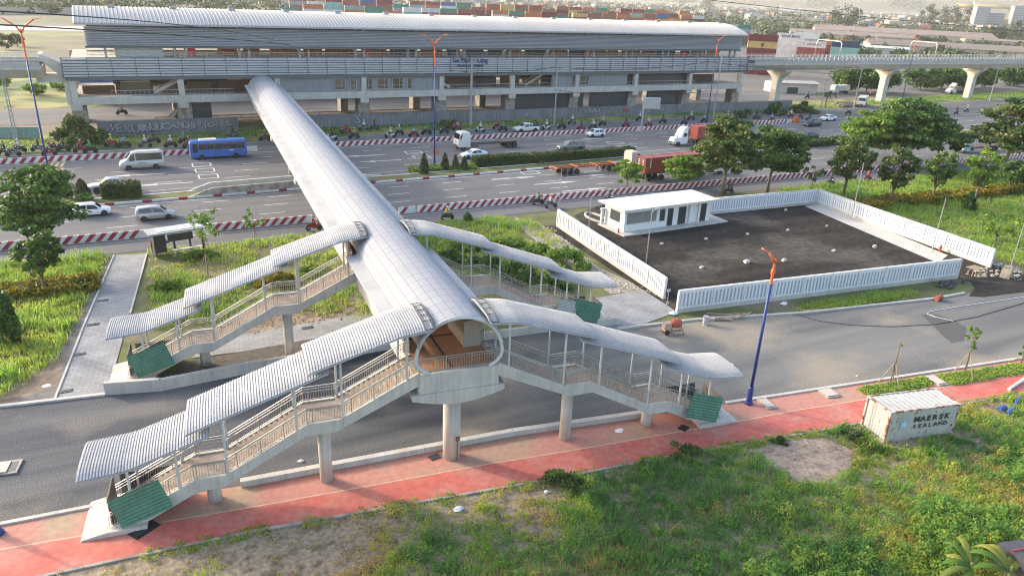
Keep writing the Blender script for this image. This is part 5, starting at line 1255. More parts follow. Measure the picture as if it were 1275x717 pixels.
# empty skeletal trailer and its tractor, near carriageway, heading right
ORB = (.25, .062, .04)
t_ = skeletal('container_trailer', 'empty rusty orange container trailer in the near carriageway', ORR, 12.6); a = g(706, 218); t_.location = (a.x+4.0, a.y+1.1, 0); t_.rotation_euler = (0, 0, R_(2.5))
v = tractor('pale tractor truck pulling the empty orange trailer, its cab behind the red container', (.52, .47, .40)); v.location = (t_.location.x+9.6, t_.location.y+.55, 0); v.rotation_euler = (0, 0, R_(2.5))
a = g(806, 225.5); rc = container('rust red forty foot container on a trailer in the near carriageway', ORB); doors(rc, 12.19); rc.location = (a.x+5.0, a.y+1.1, 1.45); rc.rotation_euler = (0, 0, R_(2.5))
for k, ch in enumerate('TEXES'): set_text(rc, ch, .40, BARW, (-5.0, -1.245, 2.3-k*.33), (1, 0, 0), bold=.02)
t_ = skeletal('container_trailer', 'container trailer carrying the rust red container', CHAS, 12.6); t_.location = (a.x+4.9, a.y+1.1, 0); t_.rotation_euler = (0, 0, R_(2.5))
v = tractor('white tractor truck ahead of the red container, hidden by the roadside trees', (.60, .58, .54)); v.location = (a.x+15.0, a.y+1.55, 0); v.rotation_euler = (0, 0, R_(2.5))
# far carriageway: white rigid chassis truck, white long-nosed tractor with red container
def bare(r_, L):
    m = MB(); m.bbox(-L+.1, -L+3.6, -1.15, 1.15, 1.12, 1.22); m.build('fifth_wheel_deck', M('dusty_deck', (.12, .10, .08), .9), r_)
v = tractor('white cab-over truck with a bare chassis near the far striped barrier', (.62, .62, .60), chassis=9.6, name='chassis_truck', deck=bare); a = g(572, 188); b = g(632, 186); v.location = ((a.x+2.2), a.y+1.2, 0); v.rotation_euler = (0, 0, FARYAW); v.scale = (1.12, 1.12, 1.12)
v = tractor('white long-nosed tractor truck in the far carriageway left of the trees', (.68, .69, .70), True); a = g(852, 182); v.location = (a.x+.5, a.y+1.0, 0); v.rotation_euler = (0, 0, FARYAW)
rc = container('red container behind the white long-nosed tractor, partly behind the tree', (.33, .07, .05)); rc.location = (v.location.x+8.6, v.location.y+.25, 1.4); rc.rotation_euler = (0, 0, FARYAW)
t_ = skeletal('container_trailer', 'trailer under the red container behind the long-nosed tractor', CHAS); t_.location = (v.location.x+8.4, v.location.y+.25, 0); t_.rotation_euler = (0, 0, FARYAW)
v = hatch('dark car beside the white long-nosed tractor', (.05, .05, .07), metal=.3, group='cars on the far carriageway'); at_road(v, (848, 171), (866, 170), FARYAW, 1.5)
def flatbed(r_, L):
    m = MB(); m.bbox(-L, -.3, -1.2, 1.2, 1.15, 1.3)
    for k in range(7):
        for sd in (-1.15, 1.15): m.box((-L+.3+k*(L-1)/6, sd, 1.6), (.08, .08, .6))
    m.build('flat_deck', CHAS, r_)
v = tractor('long flatbed truck with teal cab at the right edge, behind the small trees', (.20, .36, .36), chassis=11, name='flatbed_truck', deck=flatbed); p = g(1193, 192); v.location = (p.x+3.5, p.y+1, 0); v.rotation_euler = (0, 0, FARYAW)
v = tractor('white truck parked by the felled palms below the viaduct', (.62, .62, .61), chassis=6, name='box_truck', deck=lambda r_, L: MB().bbox(-L, -.2, -1.2, 1.2, 1.1, 3.0).build('cargo_box', M('pale_cargo_box', (.55, .54, .5), .6), r_)); v.location = g(1072, 133); v.rotation_euler = (0, 0, R_(215))
v = tractor('white tractor truck on the parallel road between two viaduct piers', (.60, .60, .60), True, name='tractor_truck', chassis=7); v.location = g(1186, 117); v.rotation_euler = (0, 0, FARYAW)
v = tractor('grey blue lorry parked under the viaduct left of the white truck', (.35, .42, .46), chassis=6, name='box_truck', deck=lambda r_, L: MB().bbox(-L, -.2, -1.2, 1.2, 1.1, 3.0).build('cargo_box', M('grey_cargo_box', (.46, .47, .47), .6), r_)); v.location = g(1040, 117); v.rotation_euler = (0, 0, R_(185))
m = MB(); rr = random.Random(5)
for k in range(16): a = rr.uniform(-.4, .4); c = Vector((rr.uniform(-2.5, 2.5), rr.uniform(-2, 2), .3+.25*(k//5))); m.cyl(c-Vector((2.6*math.cos(a), 2.6*math.sin(a), 0)), c+Vector((2.6*math.cos(a), 2.6*math.sin(a), .3)), .26, .2, 8)
o = tag(m.fixed('log_pile', M('dry_logs', (.36, .29, .21), .9, var=.3)), 'pile of felled palm trunks by the white truck under the viaduct', 'log pile'); o.location = g(1052, 132)

# ------------------------------------------------------------------ white container in the weeds
WCON = M('rust_spotted_white_paint', (.47, .455, .41), .65, 0, var=.12, scale=.7, col2=(.27, .13, .07), c2scale=2.6, c2lo=.64, c2hi=.74, streak=.12)
RCON = M('rusty_frame_paint', (.50, .44, .38), .7, .1, var=.15, col2=(.26, .10, .05), c2scale=1.6, c2lo=.47, c2hi=.56)
nc = container('rusty white shipping container standing in the weeds beside the red path', (.66, .66, .63), 6.06, 2.59, mat=WCON)
a, b, c = g(1097, 552), g(1187, 540), g(1068, 531); ang = math.atan2(b.y-a.y, b.x-a.x); ctr = a+(b-a)/2+Vector((-math.sin(ang), math.cos(ang), 0))*1.22
nc.location = (ctr.x, ctr.y, -.02); nc.rotation_euler = (0, 0, ang)
for ch in nc.children:
    if ch.name.startswith('corner_frame'): ch.data.materials[0] = RCON
BLK = M('faded_black_lettering', (.04, .045, .05), .7, var=.2); SKY_ = M('faded_light_blue_square', (.24, .48, .60), .7, var=.1)
[set_text(nc, ch, .60, BLK, (-.58+k*.53, -1.24, 1.72), (1, 0, 0), bold=.016, sx=1.12) for k, ch in enumerate('MAERSK')]
[set_text(nc, ch, .46, BLK, (-.62+k*.45, -1.24, 1.14), (1, 0, 0), bold=.006, sx=1.12) for k, ch in enumerate('SEALAND')]
m = MB(); m.bbox(-1.95, -1.25, -1.235, -1.222, 1.05, 1.75); m.build('emblem_square', SKY_, nc)
m = MB(); pts = []
for k in range(14):
    rr = .32 if k % 2 == 0 else .13; an = math.pi/2+k*math.pi/7; pts.append((-1.6+rr*math.cos(an), -1.245, 1.40+rr*math.sin(an)))
m.ext(pts, (0, .008, 0)); m.build('emblem_star', BARW, nc)
m = MB(); rr = random.Random(6)
for k in range(22): x, z = rr.uniform(-2.8, 2.8), rr.uniform(.25, 2.4); s_ = rr.uniform(.03, .09); m.bbox(x, x+s_, -1.241, -1.232, z, z+s_*rr.uniform(.6, 2.2))
m.build('rust_spot', M('rust_spots', (.10, .06, .045), .9, var=.2), nc)

# ================================================================== motorbikes and riders
SEAT = M('black_vinyl', (.02, .02, .022), .5)
def motorbike(col):
    r_ = root('motorbike', (0, 0, 0), 0, 'motorbike', 'motorbike'); pm = paint(col, .35)
    for x in (-.62, .62):
        m = MB(); m.lathe([(.17, -.05), (.27, -.055), (.30, 0), (.27, .055), (.17, .05)], (x, 0, .30), 14, 'y'); o = m.build('wheel', BLACK, r_)
        m = MB(); m.lathe([(.18, -.02), (.06, -.04), (.06, .04), (.18, .02)], (x, 0, .30), 10, 'y'); m.build('rim', RIM, o)
    m = MB(); m.loft([[(x, -w, z0), (x, w, z0), (x, w*.8, z1), (x, -w*.8, z1)] for x, w, z0, z1 in ((-.78, .07, .62, .70), (-.45, .14, .42, .76), (.05, .14, .32, .62), (.28, .09, .34, .55), (.46, .16, .42, .95), (.60, .10, .66, .98))]); m.build('body', pm, r_)
    m = MB(); m.loft([[(x, -w, z), (x, w, z), (x, w*.8, z+.09), (x, -w*.8, z+.09)] for x, w, z in ((-.72, .11, .76), (-.3, .14, .73), (.1, .10, .66))]); m.build('seat', SEAT, r_)
    m = MB(); m.tube([(.40, -.34, 1.02), (.5, -.12, .98), (.5, .12, .98), (.40, .34, 1.02)], .022, 6); m.tube([(.5, 0, .95), (.62, 0, .3)], .035, 6); m.build('handlebar', DARK, r_)
    m = MB(); m.box((.62, 0, .86), (.08, .18, .14)); m.build('headlight', HEAD, r_)
    m = MB(); m.cyl((-.75, -.16, .36), (-.1, -.16, .3), .05, .035, 8); m.build('exhaust', STEEL, r_)
    return r_
def skinned(name, pts, edges, rad, rootv=0, lv=1):
    me = bpy.data.meshes.new(name); me.from_pydata(pts, edges, []); o = bpy.data.objects.new('tmp', me); COL.objects.link(o)
    md = o.modifiers.new('s', 'SKIN'); sk = me.skin_vertices[0].data if me.skin_vertices else None
    if sk is None:
        bm_ = bmesh.new(); bm_.from_mesh(me); bm_.verts.layers.skin.verify(); bm_.to_mesh(me); bm_.free(); sk = me.skin_vertices[0].data
    for i, r in enumerate(rad): sk[i].radius = (r, r) if not isinstance(r, tuple) else r; sk[i].use_root = (i == rootv)
    s2 = o.modifiers.new('d', 'SUBSURF'); s2.levels = lv; s2.render_levels = lv
    dg = bpy.context.evaluated_depsgraph_get(); out = bpy.data.meshes.new_from_object(o.evaluated_get(dg)); bpy.data.objects.remove(o); out.name = name
    out.polygons.foreach_set('use_smooth', [True]*len(out.polygons)); return out
import bmesh
SKIN = M('skin', (.38, .22, .15), .6, var=.05)
def rider(shirt, trousers, helmet):
    """seated figure, hands on the bars, feet on the pegs; origin on the ground under the bike"""
    pts = [(-.18, 0, .88), (-.15, 0, 1.10), (-.08, 0, 1.34), (-.05, 0, 1.46), (-.02, 0, 1.60),
           (-.08, .19, 1.36), (.12, .27, 1.14), (.38, .31, 1.05), (.44, .31, 1.03), (-.08, -.19, 1.36), (.12, -.27, 1.14), (.38, -.31, 1.05), (.44, -.31, 1.03),
           (-.12, .10, .86), (.24, .19, .78), (.14, .17, .38), (.28, .17, .33), (-.12, -.10, .86), (.24, -.19, .78), (.14, -.17, .38), (.28, -.17, .33)]
    ed = [(0, 1), (1, 2), (2, 3), (3, 4), (2, 5), (5, 6), (6, 7), (7, 8), (2, 9), (9, 10), (10, 11), (11, 12), (0, 13), (13, 14), (14, 15), (15, 16), (0, 17), (17, 18), (18, 19), (19, 20)]
    rad = [.15, (.16, .13), (.17, .12), .06, .10, .075, .055, .04, .045, .075, .055, .04, .045, .10, .085, .05, .05, .10, .085, .05, .05]
    me = skinned('person', pts, ed, rad)
    me.materials.append(paint(shirt, .8, name='shirt')); me.materials.append(paint(trousers, .8, name='trousers')); me.materials.append(SKIN)
    for p in me.polygons:
        c = p.center; p.material_index = 2 if (c.z > 1.47 or (c.x > .2 and c.z > .95)) else (0 if c.z > .93 else 1)
    o = link('person', me); tag(o, 'rider', 'person')
    m = MB(); m.lathe([(.125, -.06), (.145, 0), (.135, .07), (.09, .13), (.02, .155)], (-.03, 0, 1.63), 12); h = m.build('helmet', paint(helmet, .25, name='helmet'), o, smooth=True)
    m = MB(); m.bbox(.06, .135, -.09, .09, 1.54, 1.62); m.build('visor', GLASS, o)
    return o
BC = [('red', (.30, .02, .03)), ('black', (.03, .03, .035)), ('white', (.55, .55, .54)), ('dark blue', (.03, .05, .16)), ('grey', (.16, .16, .17))]
RC = [('white', (.62, .62, .62), (.06, .06, .08), 'white', (.6, .6, .6)), ('dark', (.04, .045, .06), (.05, .06, .10), 'black', (.04, .04, .045)), ('light blue', (.22, .36, .52), (.05, .05, .06), 'blue', (.06, .12, .35)),
      ('red', (.42, .04, .05), (.04, .05, .09), 'grey', (.3, .3, .3)), ('yellow', (.60, .42, .06), (.05, .05, .06), 'white', (.6, .6, .6)), ('green', (.05, .28, .12), (.06, .06, .07), 'green', (.05, .25, .10)), ('pink', (.55, .30, .30), (.04, .04, .05), 'red', (.45, .04, .04)), ('beige', (.45, .36, .25), (.05, .05, .05), 'white', (.6, .6, .6))]
mb_p = [(n, motorbike(c), []) for n, c in BC]; rd_p = [(r[0], r[3], rider(r[1], r[2], r[4]), []) for r in RC]
bikes = [  # px, py of the tyres' contact, bike colour, rider outfit, place in words
 (6, 193, 1, 1), (17, 195, 4, 7), (24, 190, 1, 0), (48, 189, 4, 1), (62, 194, 0, 6), (68, 187, 1, 4), (79, 189, 1, 1), (101, 190, 0, 3), (113, 191, 1, 5), (139, 183, 0, 4), (155, 184, 1, 2), (181, 184, 4, 0), (192, 179, 1, 1), (213, 184, 1, 0), (230, 179, 1, 5), (236, 185, 0, 3), (290, 172, 4, 1),
 (330, 176, 1, 3), (413, 175, 2, 1), (431, 167, 0, 3), (441, 173, 1, 7), (453, 163, 4, 0), (466, 163, 1, 1), (486, 172, 2, 0), (497, 169, 1, 7), (515, 171, 0, 2), (531, 168, 1, 5), (553, 167, 1, 1), (569, 163, 0, 6), (598, 165, 2, 0), (619, 161, 0, 3), (626, 164, 1, 5), (667, 162, 1, 1), (680, 162, 2, 0), (699, 161, 1, 1), (712, 155, 4, 0), (723, 163, 0, 1), (738, 161, 1, 0), (750, 157, 1, 7),
 (779, 159, 0, 1), (796, 151, 1, 0), (807, 158, 0, 0), (825, 154, 1, 1), (851, 156, 1, 1), (860, 150, 1, 0), (876, 153, 1, 2), (905, 150, 1, 7), (914, 148, 0, 1), (941, 149, 1, 1), (960, 152, 1, 2), (984, 147, 0, 0), (996, 148, 0, 1), (1007, 151, 1, 1), (1056, 143, 1, 2), (1190, 143, 1, 1), (1203, 140, 4, 7), (1168, 139, 0, 1), (152, 143, 1, 1), (1005, 123, 1, 1), (1085, 120, 0, 3)]
near = [(391, 287, 0, 3, 'red motorbike in the near scooter lane at the left foot of the footbridge'), (557, 274, 1, 4, 'black motorbike in the near scooter lane right of the rear canopy'), (670, 255, 1, 5, 'black motorbike by the rubble, left one of the pair near the fence corner'), (686, 259, 4, 6, 'grey motorbike close behind the black one near the fence corner'), (758, 253, 1, 1, 'dark motorbike passing behind the left end of the guardhouse'), (907, 241, 1, 1, 'black motorbike under the tree trunk right of the guardhouse'), (1033, 231, 1, 1, 'black motorbike near the rear corner of the car park'), (1080, 225, 0, 3, 'red motorbike hidden by the small trees behind the car park'), (1183, 213, 1, 0, 'dark motorbike among the small trees at the right edge')]
OR_ = ['first', 'second', 'third', 'fourth', 'fifth', 'sixth', 'seventh', 'eighth', 'ninth', 'tenth', 'eleventh', 'twelfth', 'thirteenth', 'fourteenth', 'fifteenth', 'sixteenth', 'seventeenth', 'eighteenth', 'nineteenth', 'twentieth']
segs = [('left of the blue bus', lambda x, y: x < 240 and y > 150), ('between bus and tractor truck', lambda x, y: 240 < x < 585), ('between bare truck and station sign', lambda x, y: 585 < x < 800), ('right of the road sign', lambda x, y: x > 800 and y > 130), ('on the parallel road', lambda x, y: y <= 150 and (x < 240 or y < 130))]
cnt = {}
def put_bike(px, py, bi, ri, blabel, rlabel, yaw):
    nb, pb, ub = mb_p[bi]; nr, hr, pr, ur = rd_p[ri]; p = g(px, py, 0.004)
    sc = 1.32 if p.y > 120 else 1.12
    place(pb, ub, p, yaw, blabel, 'motorbikes', sc); place(pr, ur, p, yaw, rlabel, 'motorbike riders', sc)
rr = random.Random(12)
for px, py, bi, ri in sorted(bikes):
    sn = next((s_ for s_, f in reversed(segs) if f(px, py)), 'beside the blue bus'); k = cnt.get(sn, 0); cnt[sn] = k+1
    put_bike(px, py, bi, ri, '%s motorbike, %s from the left of those %s' % (BC[bi][0], OR_[k], sn), 'rider in %s top, %s from the left %s' % (RC[ri][0], OR_[k], sn), FARYAW+rr.uniform(-.12, .12))
for px, py, bi, ri, lb in near:
    put_bike(px, py, bi, ri, lb, 'rider in %s top %s' % (RC[ri][0], lb.split(' motorbike ')[1]), rr.uniform(-.06, .1))
for n_, pb, ub in mb_p:
    if not ub: [bpy.data.objects.remove(o) for o in [c for c in pb.children_recursive]+[pb]]

# ================================================================== small things on the ground
def hatchcover(px, py, a, b, rz, label, hole=False):
    m = MB(); m.box((0, 0, .05), (a, b, .1)); 
    r_ = root('manhole', g(px, py, .015), rz, label, 'manhole cover'); m.build('frame', CONCD, r_)
    m = MB(); m.box((0 if not hole else -.15*a, 0, .13), (a*(.8 if not hole else .5), b*.78, .06)); m.build('cover', M('pale_cover', (.50, .43, .36), .8, var=.1), r_)
    if hole: m = MB(); m.box((.25*a, 0, .104), (.3*a, b*.7, .01)); m.build('opening', DARK, r_)
    return r_
hatchcover(8, 583, 1.5, 1.5, R_(-8), 'open concrete manhole on the gravel road at the left edge', True)
hatchcover(1032, 490, 1.3, 1.3, R_(-9), 'square pale hatch set in the red path left of the white container')
hatchcover(954, 503, .9, 1.5, R_(-9), 'grey hatch lying beside the tall lamp foot')
hatchcover(1165, 474, 1.0, 1.7, R_(-9), 'pale slab between the two planted strips')
for px, py, lb in ((125, 344, 'nearest the highway end of the walkway'), (128, 374, 'second from the highway end of the walkway'), (116, 404, 'middle of the walkway'), (98, 441, 'fourth along the walkway'), (81, 487, 'nearest the gravel road end of the walkway'), (383, 408, 'on the paved strip by the staircase column')):
    m = MB(); m.box((0, 0, .02), (1.0, .5, .04)); m.box((.1, .05, .05), (.7, .28, .03)); o = tag(m.fixed('drain_slot', DARK), 'dark drain slot in the paving, '+lb, 'drain', 'drain slots in the walkway'); o.location = g(px, py, .02)
m = MB(); m.box((0, 0, .02), (1.5, .8, .04), .6); m.box((0, 0, .06), (1.3, .6, .03), .6); o = tag(m.fixed('rubber_mat', BLACK), 'black mat lying below the front left green sheet', 'mat'); o.location = g(180, 659, .02)
m = MB(); m.box((0, 0, .04), (.7, .6, .06), .4); m.box((.1, 0, .1), (.4, .3, .06), .9); o = tag(m.fixed('rubber_mat', BLACK), 'small black grate beneath the front right staircase', 'grate'); o.location = g(851, 533, .02)
m = MB(); m.box((0, 0, .03), (.7, .5, .06), .2); o = tag(m.fixed('drain_grate', DARK), 'dark drain grate at the foot of the main column', 'grate'); o.location = g(541, 569, .02)
# concrete mixer
r_ = root('concrete_mixer', g(836, 415), R_(-15), 'red drum concrete mixer standing on the road by the paved apron', 'concrete mixer')
m = MB(); m.lathe([(.22, -.55), (.45, -.3), (.5, .05), (.34, .42), (.26, .5)], (.35, 0, 1.05), 14, 'x'); m.build('drum', M('red_drum', (.42, .09, .06), .6, var=.25), r_)
m = MB()
for a, b in (((-.5, -.5, 0), (.1, -.1, 1.0)), ((-.5, .5, 0), (.1, .1, 1.0)), ((1.1, -.45, 0), (.7, -.2, 1.0)), ((1.1, .45, 0), (.7, .2, 1.0)), ((-.5, -.5, .1), (1.1, -.45, .1)), ((-.5, .5, .1), (1.1, .45, .1))): m.bar(a, b, .09)
m.build('frame', M('rusty_frame', (.30, .20, .14), .8, var=.25), r_)
m = MB(); m.box((-.55, 0, .75), (.7, .6, .8), .1); m.build('engine_box', M('sand_coloured_casing', (.46, .33, .24), .7, var=.2), r_)
for s_ in (-.4, .4): m = MB(); m.lathe([(.1, -.05), (.25, -.05), (.25, .05), (.1, .05)], (-.6, s_, .25), 12, 'y'); m.build('wheel', BLACK, r_)
m = MB(); m.cyl((0, 0, 0), (0, 0, 2.5), .035); m.box((0, 0, 2.6), (.35, .1, .25)); m.box((0, -.05, 1.3), (.2, .1, .25)); o = tag(m.fixed('work_post', STEEL), 'thin work post with a small box behind the mixer', 'post'); o.location = g(829, 392)
def drum(px, py, label, mat, lying=False, rz=0):
    m = MB(); prof = [(.29, 0), (.30, .02), (.29, .04), (.285, .28), (.30, .30), (.285, .32), (.285, .57), (.30, .59), (.285, .61), (.29, .86), (.30, .88), (.27, .88)]
    if lying: m.lathe([(r, h-.44) for r, h in prof], (0, 0, .3), 16, 'x')
    else: m.lathe(prof, n=16)
    o = tag(m.fixed('oil_drum', mat), label, 'drum'); o.location = g(px, py); o.rotation_euler = (0, 0, rz)
drum(878, 404, 'upright galvanised drum by the planks before the white fence', STEEL)
drum(1168, 374, 'rusty red drum lying on the road edge by the black rubble', M('rusty_red_drum', (.30, .08, .05), .7, var=.3), True, .1)
m = MB(); rr = random.Random(9)
for k in range(9): a = rr.uniform(-.6, .6); c = Vector((rr.uniform(-2.5, 2.5), rr.uniform(-.5, .5), .12+.06*k*.4)); d = Vector((math.cos(a), math.sin(a)*.6, rr.uniform(-.05, .08)))*rr.uniform(.9, 1.8); m.bar(c-d, c+d, .2, .05)
o = tag(m.fixed('plank_pile', WOOD), 'pile of loose planks along the foot of the white fence', 'planks'); o.location = g(905, 395); o.rotation_euler = (0, 0, R_(-5))
m = MB()
for k in range(5): c = Vector((k*1.5-3, rr.uniform(-.3, .3), .12)); d = Vector((1, rr.uniform(-.25, .25), .02))*rr.uniform(1, 1.8); m.bar(c-d, c+d, .18, .06)
o = tag(m.fixed('plank_pile', WOOD), 'few pale planks lying in the grass before the white fence', 'planks'); o.location = g(1020, 384)
m = MB()
for k in range(26): c = Vector((rr.gauss(0, 1.2), rr.gauss(0, .5), .1)); s_ = rr.uniform(.1, .3); m.loft([[c+Vector((math.cos(a)*s_*q*rr.uniform(.7, 1.2), math.sin(a)*s_*q*rr.uniform(.7, 1.2), z*s_)) for a in (0, 1.2, 2.4, 3.6, 4.8)] for q, z in ((1, -.4), (1, .5), (.5, 1.1))])
o = tag(m.fixed('rubble_pile', DARK), 'black rubble heap beside the lying red drum', 'rubble'); o.location = g(1184, 355)
m = MB()
for k in range(4):
    a = k*math.pi/2+.4; m.bar((math.cos(a)*.8, math.sin(a)*.6, 0), (math.cos(a)*.6, math.sin(a)*.45, .95), .09)
m.bbox(-.85, .85, -.65, -.2, .95, 1.0); m.bbox(-.85, .85, -.1, .3, .95, 1.0); m.bbox(-.85, .85, .38, .65, .95, 1.0); m.bar((-.7, -.5, .4), (.7, -.5, .45), .08)
o = tag(m.fixed('trestle_table', WOOD), 'weathered timber trestle at the gap by the right fence corner', 'trestle'); o.location = g(1212, 343)
m = MB(); m.box((0, 0, .55), (1.2, 1.0, 1.1), .3); m.box((.1, .05, 1.2), (.9, .8, .2), .5)
o = tag(m.fixed('debris_block', CONCD), 'grey concrete block standing by the rubble at the right edge', 'concrete block'); o.location = g(1252, 345)
m = MB(); m.tube([(0, 0, .25), (2.6, .9, .3)], .13, 10); m.tube([(-.9, -.25, .22), (0, 0, .25)], .2, 10); m.tube([(-.9, .4, .22), (-.1, .5, .25)], .2, 10); 
o = tag(m.fixed('pipe_bundle', M('blue_pipe', (.04, .09, .36), .5)), 'blue pipe ends lying by the path at the right edge', 'pipes'); o.location = g(1262, 508)
m = MB(); m.cyl((-2, 0, .1), (2, .4, .14), .12, .12, 10); o = tag(m.fixed('pale_pipe', PLASW), 'pale grey pipe lying on the red path at the right edge', 'pipe'); o.location = g(1268, 478, .02); o.rotation_euler = (0, 0, R_(5))
for i, (px, py, s_, lb) in enumerate(((374, 574, .22, 'crumpled white bag on the gravel beside the path kerb'), (571, 634, .35, 'white rubbish bag on the bare soil below the path'), (771, 536, .4, 'flat white sheet scrap on the red path by the right staircase'), (58, 480, .4, 'white plastic sheet scrap by the muddy edge at the left'), (887, 398, .45, 'pale cement bags by the galvanised drum'), (838, 391, .5, 'white wrapped bundle at the fence end'), (1067, 468, .15, 'small red and white scrap on the gravel road'), (910, 455, .3, 'white folding barrier lying on the road beyond the front right staircase'), (976, 379, .5, 'pale plastic tube in the grass by the fence'), (680, 612, .2, 'small white scrap in the weeds below the path'))):
    m = MB(); rr = random.Random(i+40); n = 9; s_ *= .68
    flat = .15 if 'flat' in lb or 'sheet' in lb else .8
    m.loft([[Vector((math.cos(a)*s_*q*rr.uniform(.6, 1.25)*1.3, math.sin(a)*s_*q*rr.uniform(.6, 1.2), z*s_*flat)) for a in np.linspace(0, 2*math.pi, n+1)[:-1]] for q, z in ((1, 0), (1.05, .35), (.7, .8), (.25, 1.0))])
    o = tag(m.fixed('litter', PLASW), lb, 'litter'); o.location = g(px, py, .01)
# ================================================================== vegetation
LEAF = leaf_mat('green_leaves', [(0, (.034, .08, .02)), (.5, (.068, .145, .03)), (.85, (.125, .22, .04)), (1, (.22, .27, .06))])
LEAFB = leaf_mat('bright_leaves', [(0, (.075, .15, .024)), (.5, (.15, .27, .036)), (1, (.29, .36, .06))], .4)
LEAFO = leaf_mat('olive_leaves', [(0, (.04, .08, .022)), (.5, (.08, .14, .033)), (1, (.20, .21, .06))])
LEAFY = leaf_mat('yellow_croton_leaves', [(0, (.06, .10, .02)), (.4, (.17, .18, .02)), (.8, (.38, .28, .02)), (1, (.36, .14, .03))])
LEAFH = leaf_mat('hedge_leaves', [(0, (.035, .065, .018)), (.6, (.07, .11, .025)), (1, (.15, .17, .035))], .25)
LEAFC = leaf_mat('cypress_leaves', [(0, (.035, .05, .02)), (.7, (.065, .085, .03)), (1, (.20, .12, .04))], .2)
LEAFF = leaf_mat('far_leaves', [(0, (.04, .065, .025)), (.6, (.07, .10, .035)), (1, (.12, .14, .05))], .2)
GRASS = leaf_mat('weeds', [(0, (.55, .41, .19)), (.18, (.50, .40, .11)), (.38, (.48, .47, .09)), (.6, (.34, .48, .085)), (.82, (.19, .37, .08)), (1, (.11, .25, .07))], .55)
def unit(a): return a/np.maximum(np.linalg.norm(a, axis=1, keepdims=True), 1e-6)
def leaf_quads(pos, nrm, size, rg, asp=.55):
    n = len(pos); t = unit(np.cross(nrm, rg.normal(size=(n, 3)))); b = np.cross(nrm, t); s_ = np.asarray(size).reshape(-1, 1)*rg.uniform(.65, 1.3, (n, 1))
    v = np.stack([pos-t*s_, pos-b*s_*asp-t*s_*.1, pos+t*s_, pos+b*s_*asp-t*s_*.1], 1); return v.reshape(-1, 3)
def cloud(cent, rad, per, size, seed, up=.35, cl_t=None):
    """leaf clumps: ellipsoids of leaves that face roughly outwards and up"""
    rg = np.random.default_rng(seed); cent = np.asarray(cent, float); rad = np.asarray(rad, float)
    k = len(cent); d = unit(rg.normal(size=(k*per, 3))); rr = rg.uniform(0, 1, (k*per, 1))**.45
    C_ = np.repeat(cent, per, 0); Rr = np.repeat(rad, per, 0); pos = C_+d*rr*Rr
    nrm = unit(d*.7+rg.normal(size=d.shape)*.55+np.array([0, 0, up]))
    ct = rg.uniform(.15, .8, k) if cl_t is None else np.asarray(cl_t)
    tint = np.clip(np.repeat(ct, per)+rg.normal(0, .16, k*per), 0, 1)
    return leaf_quads(pos, nrm, np.full(len(pos), size), rg), tint
def tree_parts(parent, H, W, kind, seed, leaf, trunk_h=.35, size=.26, clumps=46, per=70, lean=0.0):
    """trunk with limbs, and a crown of leaf clumps (layered plates for umbrella trees, rounder lumps otherwise)"""
    rg = np.random.default_rng(seed); m = MB(); th = H*trunk_h; r0 = max(.06, H*.022); cent = []; rad = []
    top = Vector((lean*H, 0, th)); m.tube([(0, 0, -.1), (lean*H*.3, .02*H*.3, th*.5), top], [r0*1.25, r0, r0*.85], 8)
    nb = 7 if kind == 'umbrella' else 6
    tips = []
    for i in range(nb):
        a = 2*math.pi*(i+rg.uniform(-.25, .25))/nb; rr = W/2*rg.uniform(.45, .8); zz = th+(H-th)*(rg.uniform(.3, .75) if kind == 'umbrella' else rg.uniform(.2, .85))
        e = Vector((top.x+math.cos(a)*rr, math.sin(a)*rr, zz)); mid = top+(e-top)*.5+Vector((0, 0, (e.z-top.z)*.22)); m.tube([top-Vector((0, 0, th*rg.uniform(0, .2))), mid, e], [r0*.6, r0*.4, r0*.12], 6); tips.append(e); tips.append(mid)
    m.tube([top, top+Vector((0, 0, (H-th)*.8))], [r0*.7, r0*.15], 6); m.build('trunk', BARK, parent, smooth=True)
    for i in range(clumps):
        if kind == 'umbrella':
            q = rg.uniform(0, 1)**.55; a = rg.uniform(0, 2*math.pi); z = th*.82+(H-th*.82)*rg.uniform(.05, 1)
            w_ = W/2*(1-.62*((z-th)/(H-th+.01))**2)*(.55+.45*min(1, (z-th*.8)/(H*.22)))
            cent.append((top.x+math.cos(a)*q*w_, math.sin(a)*q*w_, z)); s_ = W*rg.uniform(.06, .135); rad.append((s_*1.25, s_*1.25, s_*.36))
        else:
            d = rg.normal(size=3); d /= np.linalg.norm(d); q = rg.uniform(.25, 1)**.6; zc = th+(H-th)*.5
            cent.append((top.x+d[0]*q*W*.42, d[1]*q*W*.42, zc+d[2]*q*(H-th)*.48)); s_ = W*rg.uniform(.08, .15); rad.append((s_, s_, s_*.7))
    v, t = cloud(cent, rad, per, size, seed+7); link('crown', np_mesh('crown', v, 4, leaf, t), parent)
def tree(px, py, ptop, wpx, kind, seed, leaf, label, group=None, name='tree', H=None, base=None, **kw):
    b = base or g(px, py); h = H or tall(px, py, ptop); dist = (Vector(b)-Vector((0, 0, HC))).dot(Vector(FW)); Wd = wpx*dist/F_PX
    r = root(name, b, 0, label, 'tree', group); tree_parts(r, h, Wd, kind, seed, leaf, **kw); return r
tree(64, 332, 210, 112, 'umbrella', 1, LEAF, 'large spreading tree at the left, hiding part of the highway', clumps=90, per=85, size=.25, trunk_h=.50)
tree(57, 366, 281, 62, 'round', 2, LEAF, 'smaller leafy tree on the left verge in front of the large spreading one', clumps=44, per=75, size=.19, trunk_h=.28)
tree(780, 238, 199, 44, 'umbrella', 3, LEAFB, 'small flat-topped tree left of the bright one behind the guardhouse', clumps=40, per=60, size=.26, trunk_h=.40)
